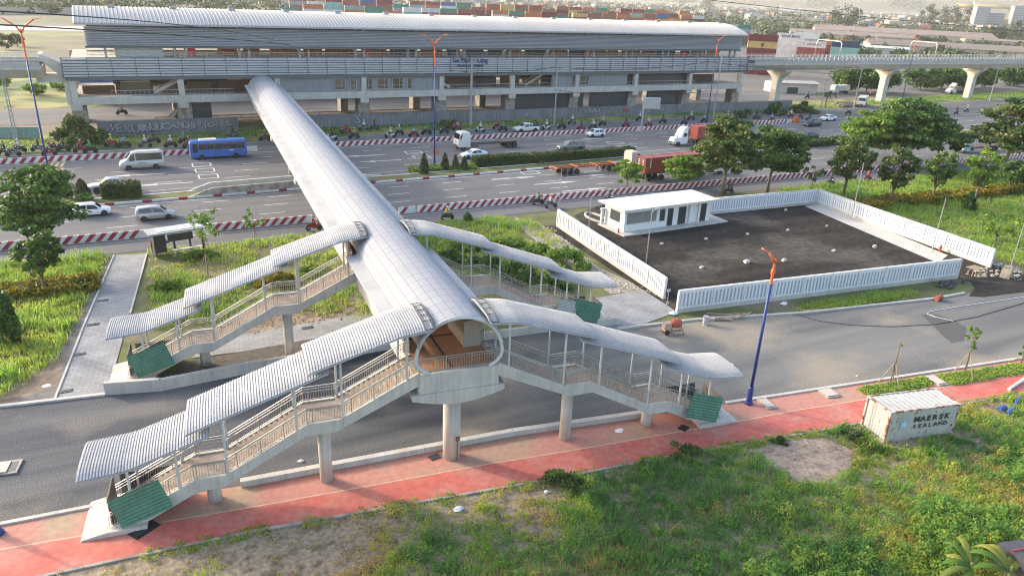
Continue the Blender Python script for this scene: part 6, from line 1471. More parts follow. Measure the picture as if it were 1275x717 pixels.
tree(848, 234, 196, 54, 'umbrella', 4, LEAFB, 'bright lime-green tree in front of the red container', clumps=48, per=70, size=.32, trunk_h=.42)
tree(899, 244, 148, 88, 'umbrella', 5, LEAFO, 'tall dark tree right behind the guardhouse end', 'big roadside trees', clumps=95, per=95, size=.34, trunk_h=.38)
tree(955, 239, 160, 88, 'umbrella', 6, LEAF, 'tall dark tree with a curved trunk above the white rear fence', 'big roadside trees', clumps=80, per=90, size=.34, trunk_h=.45, lean=.04)
tree(1010, 237, 205, 30, 'round', 7, LEAFO, 'thin sparse sapling above the rear fence corner', clumps=12, per=40, size=.2, trunk_h=.4)
tree(1050, 245, 166, 60, 'round', 8, LEAFO, 'olive tree with sparse crown behind the rear fence corner', clumps=46, per=60, size=.3, trunk_h=.3)
tree(1108, 255, 184, 52, 'round', 9, LEAFO, 'round dark young tree second in the row on the right verge', 'young trees on the right verge', clumps=44, per=66, size=.3, trunk_h=.32)
tree(1160, 250, 187, 44, 'round', 10, LEAF, 'slender young tree third in the row on the right verge', 'young trees on the right verge', clumps=40, per=60, size=.28, trunk_h=.30)
tree(1214, 250, 182, 48, 'round', 11, LEAFB, 'bright young tree fourth in the row on the right verge', 'young trees on the right verge', clumps=40, per=60, size=.28, trunk_h=.30)
tree(1256, 240, 200, 42, 'round', 12, LEAF, 'small dark tree fifth in the row, at the right edge', 'young trees on the right verge', clumps=30, per=60, size=.28, trunk_h=.25)
tree(1076, 207, 140, 74, 'umbrella', 13, LEAFB, 'bright green spreading tree left of the dark canopy below the viaduct', 'big roadside trees', clumps=60, per=80, size=.4, trunk_h=.42)
tree(1122, 205, 128, 112, 'umbrella', 14, LEAF, 'widest dark green tree in the middle of the right-hand group', 'big roadside trees', clumps=110, per=95, size=.42, trunk_h=.40)
tree(1166, 200, 155, 66, 'umbrella', 15, LEAF, 'mid-sized tree right of the widest dark tree', 'big roadside trees', clumps=50, per=80, size=.4, trunk_h=.42)
tree(1246, 222, 126, 92, 'umbrella', 16, LEAFO, 'tall leaning tree at the right edge in front of the flatbed truck', 'big roadside trees', clumps=90, per=85, size=.40, trunk_h=.42, lean=.03)
tree(1240, 300, 262, 60, 'round', 31, LEAFB, 'pale shrubby tree in the tall grass at the right edge', clumps=16, per=40, size=.22, trunk_h=.15)
# staked sapling beside the shelter
def sapling(px, py, ptop, wpx, seed, label, leaf=LEAFB, n=16, stakes=True, per=26):
    r = root('sapling', g(px, py), 0, label, 'sapling'); h = tall(px, py, ptop); dist = (Vector(r.location)-Vector((0, 0, HC))).dot(Vector(FW)); W_ = wpx*dist/F_PX
    m = MB(); m.tube([(0, 0, 0), (.03, 0, h*.5), (.0, .03, h*.95)], [.06, .05, .02], 7); m.build('trunk', BARK, r)
    rg = np.random.default_rng(seed); c = [(rg.normal(0, W_*.22), rg.normal(0, W_*.22), h*rg.uniform(.6, 1)) for _ in range(n)]
    v, t = cloud(c, [(W_*.13,)*3]*n, per, .17, seed); link('crown', np_mesh('crown', v, 4, leaf, t), r)
    if stakes:
        for k in range(3):
            a = k*2.1+.4; m = MB(); m.cyl((math.cos(a)*.95, math.sin(a)*.95, 0), (math.cos(a)*.08, math.sin(a)*.08, min(2.3, h*.45)), .045, .04, 6); m.build('stake', WOOD, r)
    return r
sapling(259, 343, 263, 40, 21, 'staked yellow-green sapling right beside the bus shelter', n=20)
sapling(318, 309, 262, 26, 22, 'thin sapling between bus shelter and footbridge', n=9)
sapling(1199, 468, 404, 22, 23, 'young sapling with a few leaves and stakes in the right planted strip', n=8, per=14)
sapling(1108, 478, 421, 8, 24, 'bare staked sapling stem in the left planted strip', n=1, per=3)
sapling(1271, 452, 433, 14, 25, 'short sapling cut by the right edge in the planted strip', n=6, per=16)
# clipped cones, hedges and bushes
def cone(px, py, ptop, wpx, seed, label, leaf=LEAFC):
    h = tall(px, py, ptop, .2); r = root('topiary_cone', g(px, py, .2), 0, label, 'topiary', 'clipped cones in the median'); dist = (Vector(r.location)-Vector((0, 0, HC))).dot(Vector(FW)); W_ = wpx*dist/F_PX/2
    rg = np.random.default_rng(seed); n = 2600; z = rg.uniform(0, 1, n)**.8; a = rg.uniform(0, 2*math.pi, n); prof = (1-z)**.62*(.72+.5*np.minimum(z*3, 1)*.5); rr = W_*prof*np.sqrt(rg.uniform(.6, 1.05, n))
    pos = np.stack([np.cos(a)*rr, np.sin(a)*rr, z*h], 1); nrm = unit(np.stack([np.cos(a), np.sin(a), np.full(n, .5)], 1)+rg.normal(size=(n, 3))*.5)
    t = np.clip(rg.normal(.45, .2, n)+np.where(z > .75, .3, 0), 0, 1); link('foliage', np_mesh('foliage', leaf_quads(pos, nrm, np.full(n, .17), rg), 4, leaf, t), r)
    m = MB(); m.cyl((0, 0, -.05), (0, 0, h*.7), .12, .04, 6); m.build('stem', BARK, r)
cone(104, 249, 223, 26, 1, 'large clipped cone bush behind the white SUV'); cone(84, 245, 230, 18, 2, 'smaller reddish cone bush beside the large tree')
cone(528, 216, 191, 15, 3, 'tallest brown-tipped cone bush left of the median lamp'); cone(554, 212, 191, 13, 4, 'green cone bush just right of the median lamp'); cone(567, 211, 193, 10, 5, 'middle of the three small cone bushes right of the lamp'); cone(578, 211, 195, 11, 6, 'cone bush nearest the long hedge')
def hedge(px0, py0, px1, py1, depth, h, seed, label, leaf=LEAFH, cat='hedge', group=None, n=None, size=.16, z0=.1, rough=.12, name='hedge'):
    a, b = g(px0, py0), g(px1, py1); d = b-a; L = d.length; ang = math.atan2(d.y, d.x); rg = np.random.default_rng(seed)
    n = n or int(min(22000, 130*(L*depth+2*L*h+2*depth*h)))
    r = root(name, a+d/2+Vector((0, 0, z0)), ang, label, cat, group)
    p = np.stack([rg.uniform(-L/2, L/2, n), rg.uniform(0, depth, n), rg.uniform(0, h, n)], 1); f = rg.integers(0, 5, n)
    nr = np.zeros((n, 3)); p[f == 0, 2] = h; nr[f == 0, 2] = 1; p[f == 1, 1] = 0; nr[f == 1, 1] = -1; p[f == 2, 1] = depth; nr[f == 2, 1] = 1
    p[f == 3, 2] = h; nr[f == 3, 2] = 1; e = f == 4; p[e, 0] = np.where(p[e, 0] > 0, L/2, -L/2); nr[e, 0] = np.sign(p[e, 0])
    hh = h*(1-rough*1.5*vnoise(p[:, 0]*.8, p[:, 1]*.8, seed)); p[:, 2] *= hh/h
    p += rg.normal(0, .06+rough*.35, (n, 3)); p[:, 2] = np.maximum(p[:, 2], .02)
    t = np.clip(rg.normal(.5, .2, n)+(vnoise(p[:, 0]*.7, p[:, 1], seed+3)-.5)*.7, 0, 1)
    link('foliage', np_mesh('foliage', leaf_quads(p, unit(nr+rg.normal(size=(n, 3))*.6), np.full(n, size), rg), 4, leaf, t), r)
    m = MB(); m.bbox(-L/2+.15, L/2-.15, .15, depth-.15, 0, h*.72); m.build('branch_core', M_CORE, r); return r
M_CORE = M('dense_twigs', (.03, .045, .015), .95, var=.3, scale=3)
GH = 'clipped hedges in the median'
hedge(128, 250, 174, 248, 2.0, 2.1, 1, 'short clipped box hedge behind the silver people carrier', group=GH); hedge(594, 209.5, 662, 204.5, 2.1, 1.7, 2, 'long clipped hedge just right of the cone bushes', group=GH); hedge(668, 205.5, 733, 200, 2.1, 1.75, 3, 'long clipped hedge in front of the grey-green pickup', group=GH); hedge(737, 200, 790, 195, 2.1, 1.6, 4, 'clipped hedge running behind the tractor cab', group=GH)
hedge(515, 216, 592, 212, 2.6, .55, 5, 'low ground hedge beneath the cone bushes', leaf=LEAFB, group=GH, rough=.3); hedge(0, 279, 92, 262, 2.5, .9, 6, 'uneven low hedge along the median at the left', leaf=LEAFB, group=GH, rough=.5); hedge(1004, 184, 1060, 179, 3, 1.3, 7, 'dark median shrubs beside the half-hidden saloon', group=GH, rough=.5); hedge(1190, 174, 1290, 166, 2.5, .9, 8, 'median hedge at the right edge beyond the trees', group=GH, rough=.5)
hedge(0, 374, 118, 362, 2.4, .75, 9, 'yellow croton hedge on the left verge', LEAFY, rough=.5, size=.2, group='yellow croton hedges'); hedge(1056, 263, 1200, 251, 3.2, .95, 10, 'long yellow croton hedge on the right verge', LEAFY, rough=.5, size=.24, group='yellow croton hedges'); hedge(1208, 247, 1300, 240, 3.0, .95, 11, 'yellow croton hedge continuing to the right edge', LEAFY, rough=.5, size=.24, group='yellow croton hedges')
def bush(px, py, wpx, hm, seed, label, leaf=LEAF, group=None, per=90, n=14, size=.2, name='bush', base=None):
    b = base or g(px, py); dist = (Vector(b)-Vector((0, 0, HC))).dot(Vector(FW)); W_ = wpx*dist/F_PX/2; r = root(name, b, 0, label, 'bush', group); rg = np.random.default_rng(seed)
    c = []; ra = []
    for k in range(n): a = rg.uniform(0, 6.28); q = rg.uniform(0, .85)**.6; z = hm*(1-q*q)*rg.uniform(.35, .85); c.append((math.cos(a)*q*W_, math.sin(a)*q*W_, z)); ra.append((W_*rg.uniform(.22, .36),)*2+(hm*rg.uniform(.16, .3),))
    v, t = cloud(c, ra, per, size, seed); v[:, 2] = np.maximum(v[:, 2], .01); link('foliage', np_mesh('foliage', v, 4, leaf, t), r)
    m = MB(); 
    for k in range(5): a = k*1.25; m.tube([(0, 0, -.05), (math.cos(a)*W_*.4, math.sin(a)*W_*.4, hm*.7)], [.06, .02], 5)
    m.build('stem', BARK, r); return r
GB = 'bushes between the rear staircase and the fence'
for i, (px, py, wp, hm, lf_, lb) in enumerate(((702, 330, 62, 2.6, LEAFB, 'biggest bright bush right against the left fence'), (668, 318, 46, 1.9, LEAFB, 'bushy clump left of the rubble strip'), (635, 306, 44, 1.4, LEAFB, 'low bright clump in the middle of the weedy plot'), (640, 345, 60, 2.0, LEAF, 'dark bush directly above the rear right canopy posts'), (604, 335, 56, 1.9, LEAF, 'dark bush behind the upper rear canopy posts'), (690, 355, 50, 1.8, LEAF, 'dark bush behind the lowest rear canopy section'), (580, 310, 50, 1.4, LEAFB, 'bush peeping over the rear right canopy near the bridge'), (583, 276, 12, 1.5, LEAF, 'small dark bush at the edge of the scooter lane'), (560, 325, 40, 1.6, LEAF, 'dark bush tucked under the bridge eave'))):
    bush(px, py, wp, hm, 50+i, lb, lf_, GB, 110, 16)
GB = 'bushes on the left plot behind the staircase'
for i, (px, py, wp, hm, lf_, lb) in enumerate(((395, 345, 60, 1.3, LEAFB, 'bright bush beneath the rear left canopy near the bridge'), (345, 352, 50, 1.2, LEAFY, 'yellowish bush behind the rear left staircase railing'), (300, 350, 40, 1.0, LEAFB, 'low bush beside the staked sapling'), (210, 360, 50, 1.0, LEAFB, 'low bush at the walkway below the bus shelter'), (250, 320, 40, .8, LEAFB, 'small bush at the foot of the bus shelter'))):
    bush(px, py, wp, hm, 70+i, lb, lf_, GB, 90, 14)
bush(100, 178, 62, 5.2, 80, 'big dusty bush before the graffiti hoarding', LEAFO, None, 220, 26, .3); bush(965, 143, 30, 3.6, 81, 'dense bush at the right end of the hoarding', LEAF, None, 120, 16, .35); bush(1000, 140, 34, 3.2, 82, 'bush between hoarding and felled palms', LEAFO, None, 120, 16, .35); bush(930, 146, 30, 2.4, 83, 'low bush by the white hoarding panel', LEAF, None, 100, 12, .3); bush(555, 158, 30, 2.2, 84, 'ivy-like bush below the concrete utility pole', LEAFO, None, 100, 12, .3)
bush(12, 425, 26, 6.2, 85, 'creeper-clad stump standing on the left verge', LEAF, None, 150, 22, .2); bush(1203, 262, 22, 3.4, 86, 'dark conical bush in front of the right croton hedge', LEAF, None, 110, 14, .24); bush(1218, 240, 22, 3.2, 87, 'dark bush beside the fourth young tree', LEAF, None, 110, 14, .24)
for i, (px, py, wp, hm, lb) in enumerate(((697, 600, 26, 1.1, 'leafy green bush sprouting at the path edge'), (700, 605, 60, .7, 'low weedy bush behind the path-edge bush'), (1012, 568, 0, 0, ''), (1060, 545, 34, .9, 'olive bush left of the white container'), (1085, 560, 40, .9, 'green bush at the near left corner of the white container'), (258, 660, 0, 0, ''), (970, 549, 22, .5, 'small bush at the path edge beside the bare patch'), (850, 565, 50, .9, 'dark bush by the path below the front right staircase'))):
    if wp: bush(px, py, wp, hm, 90+i, lb, LEAFB if i in (0, 4) else LEAFO, 'bushes along the lower path edge', 80, 12, .10)
# banana plant and the tarred roof at the lower right corner
BAN = leaf_mat('banana_leaves', [(0, (.08, .17, .03)), (.5, (.14, .24, .04)), (1, (.35, .33, .07))], .4)
def banana(px, py, label, seed, hm, spec, z=0):
    r = root('banana_plant', g(px, py, z), 0, label, 'banana plant', 'banana plants'); m = MB(); m.tube([(0, 0, 0), (.05, 0, hm*.6), (0, .05, hm)], [.16, .13, .08], 9); m.build('stem', M('banana_stem', (.17, .20, .07), .7), r)
    for k, (a, L, lift, t_) in enumerate(spec):
        a = R_(a); rows = []; tn = []
        for i in range(13):
            s_ = i/12; x = L*1.25*s_*(1-.10*s_); z_ = hm*.8+lift*math.sin(s_*2.2)*L*.5-s_*s_*L*.22; w_ = .21*math.sin(math.pi*min(1, s_*.92+.06))**.6*(1 if s_ < .97 else .5)
            c = Vector((math.cos(a)*x, math.sin(a)*x, z_)); sd = Vector((-math.sin(a), math.cos(a), 0))
            rows.append([c-sd*w_+Vector((0, 0, -.02-.10*w_)), c-sd*w_*.5+Vector((0, 0, .05)), c, c+sd*w_*.5+Vector((0, 0, .05)), c+sd*w_+Vector((0, 0, -.02-.10*w_))])
        m = MB(); m.sheet(rows); me = m.mesh('leaf', BAN, smooth=True); at = me.attributes.new('tint', 'FLOAT', 'POINT'); at.data.foreach_set('value', [min(1, max(0, t_+(.15 if (i % 5 == 2) else 0)+.12*math.sin(i*1.7))) for i in range(len(me.vertices))]); link('leaf', me, r)
banana(1202, 728, 'banana plant with broad arching leaves at the bottom edge', 1, 1.5, [(175, 2.2, .5, .6), (150, 1.4, .8, .3), (95, 1.5, 1.2, .3), (60, 1.7, 1.1, .8), (20, 1.5, .8, .4), (200, 2.6, .25, .5), (120, 1.1, .9, .9)])
banana(1250, 735, 'banana plant at the bottom right corner beside the dark roof', 2, 1.6, [(125, 2.0, .9, .35), (150, 1.9, .6, .2), (80, 1.5, 1.2, .8), (30, 2.0, .4, .6), (100, 1.7, 1.1, .9), (10, 2.2, .5, .7)])
p = g(1300, 724); r = root('tarpaulin_shed', p, R_(-14), 'dark tarpaulin-covered shed roof at the bottom right corner', 'shed')
m = MB(); m.ext([(-2.2, -2.5, 1.2), (-2.2, 1.5, 1.2), (-2.2, 1.5, 1.75), (-2.2, -.5, 2.15), (-2.2, -2.5, 1.75)], (6, 0, 0)); m.build('roof', M('grey_tarpaulin', (.05, .05, .06), .55, var=.3, scale=1.5, bump=.5, bscale=3), r); m = MB(); m.bbox(-2, 3.6, -2.3, 1.3, 0, 1.25); m.build('wall', M('dark_boards', (.05, .042, .04), .9), r); m = MB(); m.bar((-2.25, -.5, 2.2), (3.8, -.5, 2.2), .06); m.bar((-2.25, .6, 2.0), (3.8, .6, 2.0), .05); m.build('rope', REDP, r)

# ---- grass and weeds: nobody could count them
def inpoly(x, y, poly):
    inside = np.zeros(len(x), bool); n = len(poly)
    for i in range(n):
        x0, y0 = poly[i][0], poly[i][1]; x1, y1 = poly[(i+1) % n][0], poly[(i+1) % n][1]
        c = ((y0 > y) != (y1 > y)); 
        with np.errstate(divide='ignore', invalid='ignore'): inside ^= c & (x < (x1-x0)*(y-y0)/(y1-y0)+x0)
    return inside
def scatter(poly, n, seed):
    rg = np.random.default_rng(seed); P_ = np.array([(p[0], p[1]) for p in poly]); lo, hi = P_.min(0), P_.max(0)
    q = rg.uniform(lo, hi, (n, 2)); return q[inpoly(q[:, 0], q[:, 1], P_)], rg
def tufts(xy, h, tint, k, rg, w_=.02, spread=.16, z=0.0):
    n = len(xy); N = n*k; base = np.repeat(np.c_[xy, np.full(n, z)], k, 0); a = rg.uniform(0, 2*math.pi, N); hh = np.repeat(h, k)*rg.uniform(.5, 1.15, N); ln = rg.uniform(.15, .75, N)*hh
    base[:, :2] += rg.normal(0, spread, (N, 2)); d = np.stack([np.cos(a), np.sin(a), np.zeros(N)], 1); sd = np.stack([-np.sin(a), np.cos(a), np.zeros(N)], 1)*(w_*rg.uniform(.6, 1.5, N))[:, None]
    tip = base+d*ln[:, None]; tip[:, 2] += hh; mid = base+d*(ln*.3)[:, None]; mid[:, 2] += hh*.55
    v = np.stack([base-sd*.5, mid-sd, tip, mid+sd], 1).reshape(-1, 3); return v, np.clip(np.repeat(tint, k)+rg.normal(0, .09, N), 0, 1)
def weeds(xy, h, r_, tint, k, rg, size):
    n = len(xy); N = n*k; a = rg.uniform(0, 2*math.pi, N); q = np.sqrt(rg.uniform(0, 1, N)); R__ = np.repeat(r_, k); H__ = np.repeat(h, k)
    p = np.stack([np.repeat(xy[:, 0], k)+np.cos(a)*q*R__, np.repeat(xy[:, 1], k)+np.sin(a)*q*R__, H__*(1-q*q)*rg.uniform(.25, 1.0, N)+.02], 1)
    nr = unit(np.stack([np.cos(a)*q, np.sin(a)*q, np.full(N, .9)], 1)+rg.normal(size=(N, 3))*.5); return leaf_quads(p, nr, np.full(N, size), rg, .5), np.clip(np.repeat(tint, k)+rg.normal(0, .08, N), 0, 1)
def stuff(name, parts, mat=GRASS):
    v = np.concatenate([p[0] for p in parts]); t = np.concatenate([p[1] for p in parts]); o = link(name, np_mesh(name, v, 4, mat, t)); return tag(o, kind='stuff')
def sstep(x, a, b): t = np.clip((x-a)/(b-a), 0, 1); return t*t*(3-2*t)
fore = [(p[0], p[1]-.35) for p in pathlow[1:14]]
fore = [(-14, 36)]+[q for q in fore if q[0] < 66]+[(66, 10), (40, 8), (14, 15), (-14, 26)]
fpx = np.array([p[0] for p in pathlow]); fpy = np.array([p[1] for p in pathlow])
def pathd(x): return np.interp(x, fpx, fpy)
cxy = (nc.location.x, nc.location.y)
bare = G((930, 560), (985, 544), (1030, 545), (1062, 560), (1060, 585), (1018, 604), (985, 600), (960, 580))
def fore_field(xy):
    x, y = xy[:, 0], xy[:, 1]; d = pathd(x)-y
    n1 = vnoise(x*.35, y*.35, 1); n2 = vnoise(x*1.1, y*1.1, 2); n3 = vnoise(x*.16+3, y*.16, 5)
    lush = sstep(x+d*1.3, 9, 24)*.75+sstep(d, 2, 8)*.35+(n1-.5)*.9+(n2-.5)*.35
    tint = .44+.28*sstep(lush, .3, 1.1)+(n3-.5)*1.15+(n2-.5)*.35
    right = sstep(x-d*1.0, 26, 36); tint -= .20*right*(.4+n1)
    keep = ~inpoly(x, y, [(p.x, p.y) for p in bare]) & ~((abs(x-cxy[0]) < 3.3) & (abs(y-cxy[1]) < 1.5))
    return lush, np.clip(tint, 0, 1), keep, n1, n2
parts = []
xy, rg = scatter(fore, 22000, 1); lush, tint, keep, n1, n2 = fore_field(xy)
k_ = keep & (rg.uniform(0, 1, len(xy)) < sstep(lush, .18, .75)*.95+.05); xy, lush, tint, n1 = xy[k_], lush[k_], tint[k_], n1[k_]
parts.append(weeds(xy, .12+.42*np.clip(lush, 0, 1)*(.5+n1), .18+.22*n1, tint, 20, rg, .062))
xy, rg = scatter(fore, 9500, 2); lush, tint, keep, n1, n2 = fore_field(xy)
k_ = keep & (rg.uniform(0, 1, len(xy)) < sstep(lush, .10, .7)*.8+.10*(n2 > .45)); xy, lush, tint, n1 = xy[k_], lush[k_], tint[k_], n1[k_]
parts.append(tufts(xy, .16+.5*np.clip(lush, 0, 1)*(.4+n1), np.clip(tint-.08, 0, 1), 12, rg, .018, .12))
xy, rg = scatter(fore, 3200, 8); lush, tint, keep, n1, n2 = fore_field(xy)      # low leafy bushes that make the ground lumpy
k_ = keep & (rg.uniform(0, 1, len(xy)) < sstep(lush, .35, .9)*.55); xy, lush, tint, n1 = xy[k_], lush[k_], tint[k_], n1[k_]
parts.append(weeds(xy, rg.uniform(.35, .95, len(xy))*(.6+.6*n1), rg.uniform(.3, .8, len(xy)), np.clip(tint+rg.normal(.0, .17, len(xy)), 0, 1), 120, rg, .085))
xy, rg = scatter([(24, 27.5), (60, 24), (60, 16), (40, 17), (26, 22)], 260, 9); k_ = fore_field(xy)[2] & (vnoise(xy[:, 0]*.3, xy[:, 1]*.3, 31) > .5); xy = xy[k_]   # dry shrubs
for (bx_, by_, br, nb, sd) in ((13, 26.5, 3.2, 130, 51), (20, 25.5, 3.0, 120, 52), (47, 22.5, 3.2, 90, 53)):      # dry straw patches
    rb = np.random.default_rng(sd); q_ = rb.normal(0, br*.5, (nb, 2))*np.array([1, .5])+np.array([bx_, by_])
    parts.append(tufts(q_, rb.uniform(.2, .6, len(q_)), np.clip(rb.normal(.08, .07, len(q_)), 0, 1), 22, rb, .016, .22))
xe = np.random.default_rng(61).uniform(-9, 62, 900); re_ = np.random.default_rng(62); ye = pathd(xe)-re_.uniform(-.28, .7, 900); ke = vnoise(xe*.5, xe*0, 63) > .42      # weeds over the path edge
parts.append(weeds(np.c_[xe, ye][ke], re_.uniform(.08, .38, ke.sum()), re_.uniform(.1, .28, ke.sum()), np.clip(re_.normal(.5, .18, ke.sum()), 0, 1), 26, re_, .055))
for (bx_, by_, br, nb, sd) in ((30, 19, 7, 150, 41), (41, 19.5, 6, 120, 42), (22, 20.5, 5, 90, 43), (52, 21, 6, 90, 44)):      # thickets of taller bright weeds
    rb = np.random.default_rng(sd); q_ = rb.normal(0, br*.42, (nb, 2))*np.array([1, .55])+np.array([bx_, by_]); q_ = q_[(pathd(q_[:, 0])-q_[:, 1]) > 1.5]
    parts.append(weeds(q_, rb.uniform(.5, 1.25, len(q_)), rb.uniform(.4, .9, len(q_)), np.clip(rb.normal(.76, .15, len(q_)), 0, 1), 200, rb, .10))
parts.append(weeds(xy, rg.uniform(.35, .8, len(xy)), rg.uniform(.35, .8, len(xy)), rg.uniform(.0, .3, len(xy)), 150, rg, .06))
stuff('weeds', parts)
# pebbles and rubble crumbs on the bare soil
def crumbs(name, poly, n, seed, s0, s1, mat, z=.0):
    xy, rg = scatter(poly, n, seed); n = len(xy); s_ = rg.uniform(s0, s1, n); m = MB()
    for (x, y), q in zip(xy, s_):
        a = rg.uniform(0, 6.28); ca, sa = math.cos(a), math.sin(a); hgt = q*rg.uniform(.3, .7)
        m.add([(x+ca*q, y+sa*q, z), (x-sa*q*.8, y+ca*q*.8, z), (x-ca*q*.9, y-sa*q*.9, z), (x+sa*q*.7, y-ca*q*.7, z), (x+q*.2, y, z+hgt)], [(0, 1, 4), (1, 2, 4), (2, 3, 4), (3, 0, 4)])
    return tag(m.build(name, mat), kind='stuff')
TWIG = M('dry_twigs', (.20, .15, .10), .9, var=.3, scale=5)
STONE = M('pale_stones', (.40, .36, .31), .9, var=.3, scale=6)
crumbs('pebbles', [(-12, 34), (4, 32.6), (18, 30.8), (30, 29.5), (38, 28.4), (34, 22), (14, 20), (-8, 27)], 5500, 3, .015, .07, STONE)
crumbs('rubble', G((640, 270), (690, 285), (740, 330), (830, 372), (800, 362), (760, 366), (690, 318), (655, 290)), 900, 4, .08, .3, STONE)
crumbs('rubble', G((1190, 345), (1235, 325), (1275, 335), (1275, 350), (1240, 345)), 300, 5, .08, .3, STONE)
crumbs('road_stones', nearfar[1:13]+nearnear[1:9][::-1], 4200, 6, .02, .06, M('grey_stones', (.20, .195, .19), .9, var=.3, scale=6), .004)
crumbs('soil_clods', G((330, 395), (440, 362), (520, 350), (560, 400), (470, 392), (350, 410), (270, 425), (258, 418)), 900, 7, .05, .22, M('soil_clods', (.16, .12, .085), .95, var=.3, scale=5))
xy, rg = scatter([(-12, 34), (4, 32.6), (18, 30.8), (38, 28.4), (34, 20), (14, 18), (-8, 27)], 1600, 23); m = MB()
for (x, y) in xy:
    a = rg.uniform(0, 6.28); l = rg.uniform(.1, .5); m.bar((x, y, .02), (x+math.cos(a)*l, y+math.sin(a)*l, rg.uniform(.02, .12)), .018)
tag(m.build('dead_stalks', TWIG), kind='stuff')
crumbs('pebbles', bare, 900, 24, .015, .06, STONE)
# verge grass left of the walkway, around the bridge, right-hand field
def turf(name, poly, n, seed, h0, h1, t0, t1, k=9, w_=.03, dens=.3, spread=.25, z=-.03, scale=.25):
    xy, rg = scatter(poly, n, seed); n1 = vnoise(xy[:, 0]*scale, xy[:, 1]*scale, seed); n2 = vnoise(xy[:, 0]*scale*3.3, xy[:, 1]*scale*3.3, seed+1)
    kk = rg.uniform(0, 1, len(xy)) < sstep(n1*.7+n2*.4, dens-.15, dens+.2); xy, n1, n2 = xy[kk], n1[kk], n2[kk]
    return tufts(xy, h0+(h1-h0)*n1*n2*1.6, t0+(t1-t0)*(n1*.6+n2*.4), k, rg, w_, spread, z)
stuff('grass', [turf('g', [(-30, 62), (-13, 57), (-9.2, 62), (-6, 84), (-6, 88.4), (-30, 88.4)], 5200, 11, .25, 1.3, .3, .85, 10, .035, .22), turf('g', [(-1.4, 88.3), (44, 88.3), (47, 80), (40, 66), (28, 62), (20, 58.5), (10, 66), (-2, 66)], 6000, 12, .2, .9, .25, .85, 9, .035, .35)])
stuff('grass', [turf('g', [(94, 88.3), (240, 88.3), (240, 48), (96, 46), (94, 62)], 17000, 13, .3, 1.0, .45, .8, 9, .05, .12, .35), turf('g', G((985, 388), (1000, 381), (1060, 371), (1140, 361), (1142, 368), (1060, 382)), 700, 14, .25, .7, .5, .75, 10, .03, .2)])
stuff('planted_ground_cover', [weeds(q[0], np.full(len(q[0]), .25), np.full(len(q[0]), .28), .62+.2*q[1].uniform(-1, 1, len(q[0])), 16, q[1], .09) for q in (scatter(G((1068, 484), (1150, 470), (1163, 479), (1082, 494)), 900, 15), scatter(G((1168, 468), (1275, 452), (1290, 462), (1184, 480)), 1300, 16))])
stuff('roadside_grass', [turf('g', [(-40, 149), (330, 174), (330, 184), (100, 160), (-40, 160)], 14000, 17, .2, .8, .45, .9, 7, .08, .1, .4, 0)])
# ================================================================== the yard and the town behind
def box_container(col, L=12.19, H=2.75, W_=2.44):
    r = root('shipping_container', (0, 0, 0), 0, 'container', 'shipping container'); mt = M('yard_container_paint_%d' % len(CT), col, .6, .05, var=.16, scale=.4, streak=.12); CT[('y', col, L)] = mt
    m = MB(); n = 22; pts = []
    for i in range(n+1): pts.append((-L/2+.15+(L-.3)*i/n, .05 if i % 2 else 0))
    for sg in (-1, 1): m.sheet([[(x, sg*(W_/2-.02-q), z) for x, q in pts] for z in (.12, H-.12)])
    m.bbox(-L/2+.06, L/2-.06, -W_/2+.1, W_/2-.1, .05, H-.06); m.build('shell', mt, r)
    m = MB()
    for sx in (-1, 1):
        for sy in (-1, 1): m.box((sx*(L/2-.07), sy*(W_/2-.07), H/2), (.16, .16, H))
        m.box((0, sx*(W_/2-.06), H-.07), (L-.32, .12, .14)); m.box((0, sx*(W_/2-.06), .07), (L-.32, .12, .14))
    m.build('corner_frame', mt, r); return r
YC = {'rust red': (.28, .075, .05), 'maroon': (.17, .03, .035), 'orange': (.48, .16, .05), 'navy': (.03, .05, .10), 'blue': (.05, .12, .27), 'green': (.06, .22, .15), 'grey': (.30, .31, .32), 'white': (.62, .60, .56), 'yellow': (.52, .36, .12), 'brown': (.24, .12, .07), 'teal': (.22, .42, .36)}
yp = {k: (box_container(v), []) for k, v in YC.items()}
rr = random.Random(21)
NTH = lambda k: OR_[k] if k < 20 else ('twenty-'+OR_[k-20] if k < 29 else 'thirtieth' if k == 29 else 'thirty-'+OR_[k-30])
def yard_put(cname, loc, rz, label, group): pr, us = yp[cname]; return place(pr, us, loc, rz, label, group)
TN = ['bottom', 'second', 'third', 'fourth', 'fifth', 'sixth', 'seventh']
for k in range(14):                              # the row seen through the station
    lv = 4 if k not in (3, 8) else 3
    for l in range(lv):
        c = rr.choice(['orange', 'rust red', 'navy', 'brown', 'orange', 'maroon', 'blue', 'rust red'])
        yard_put(c, (-8+k*12.7+rr.uniform(-.15, .15), 209+.03*k*12, 2.755*l-.03), R_(1.6), '%s container, %s tier of the %s stack seen through the station' % (c, TN[l], OR_[k]), 'containers behind the station')
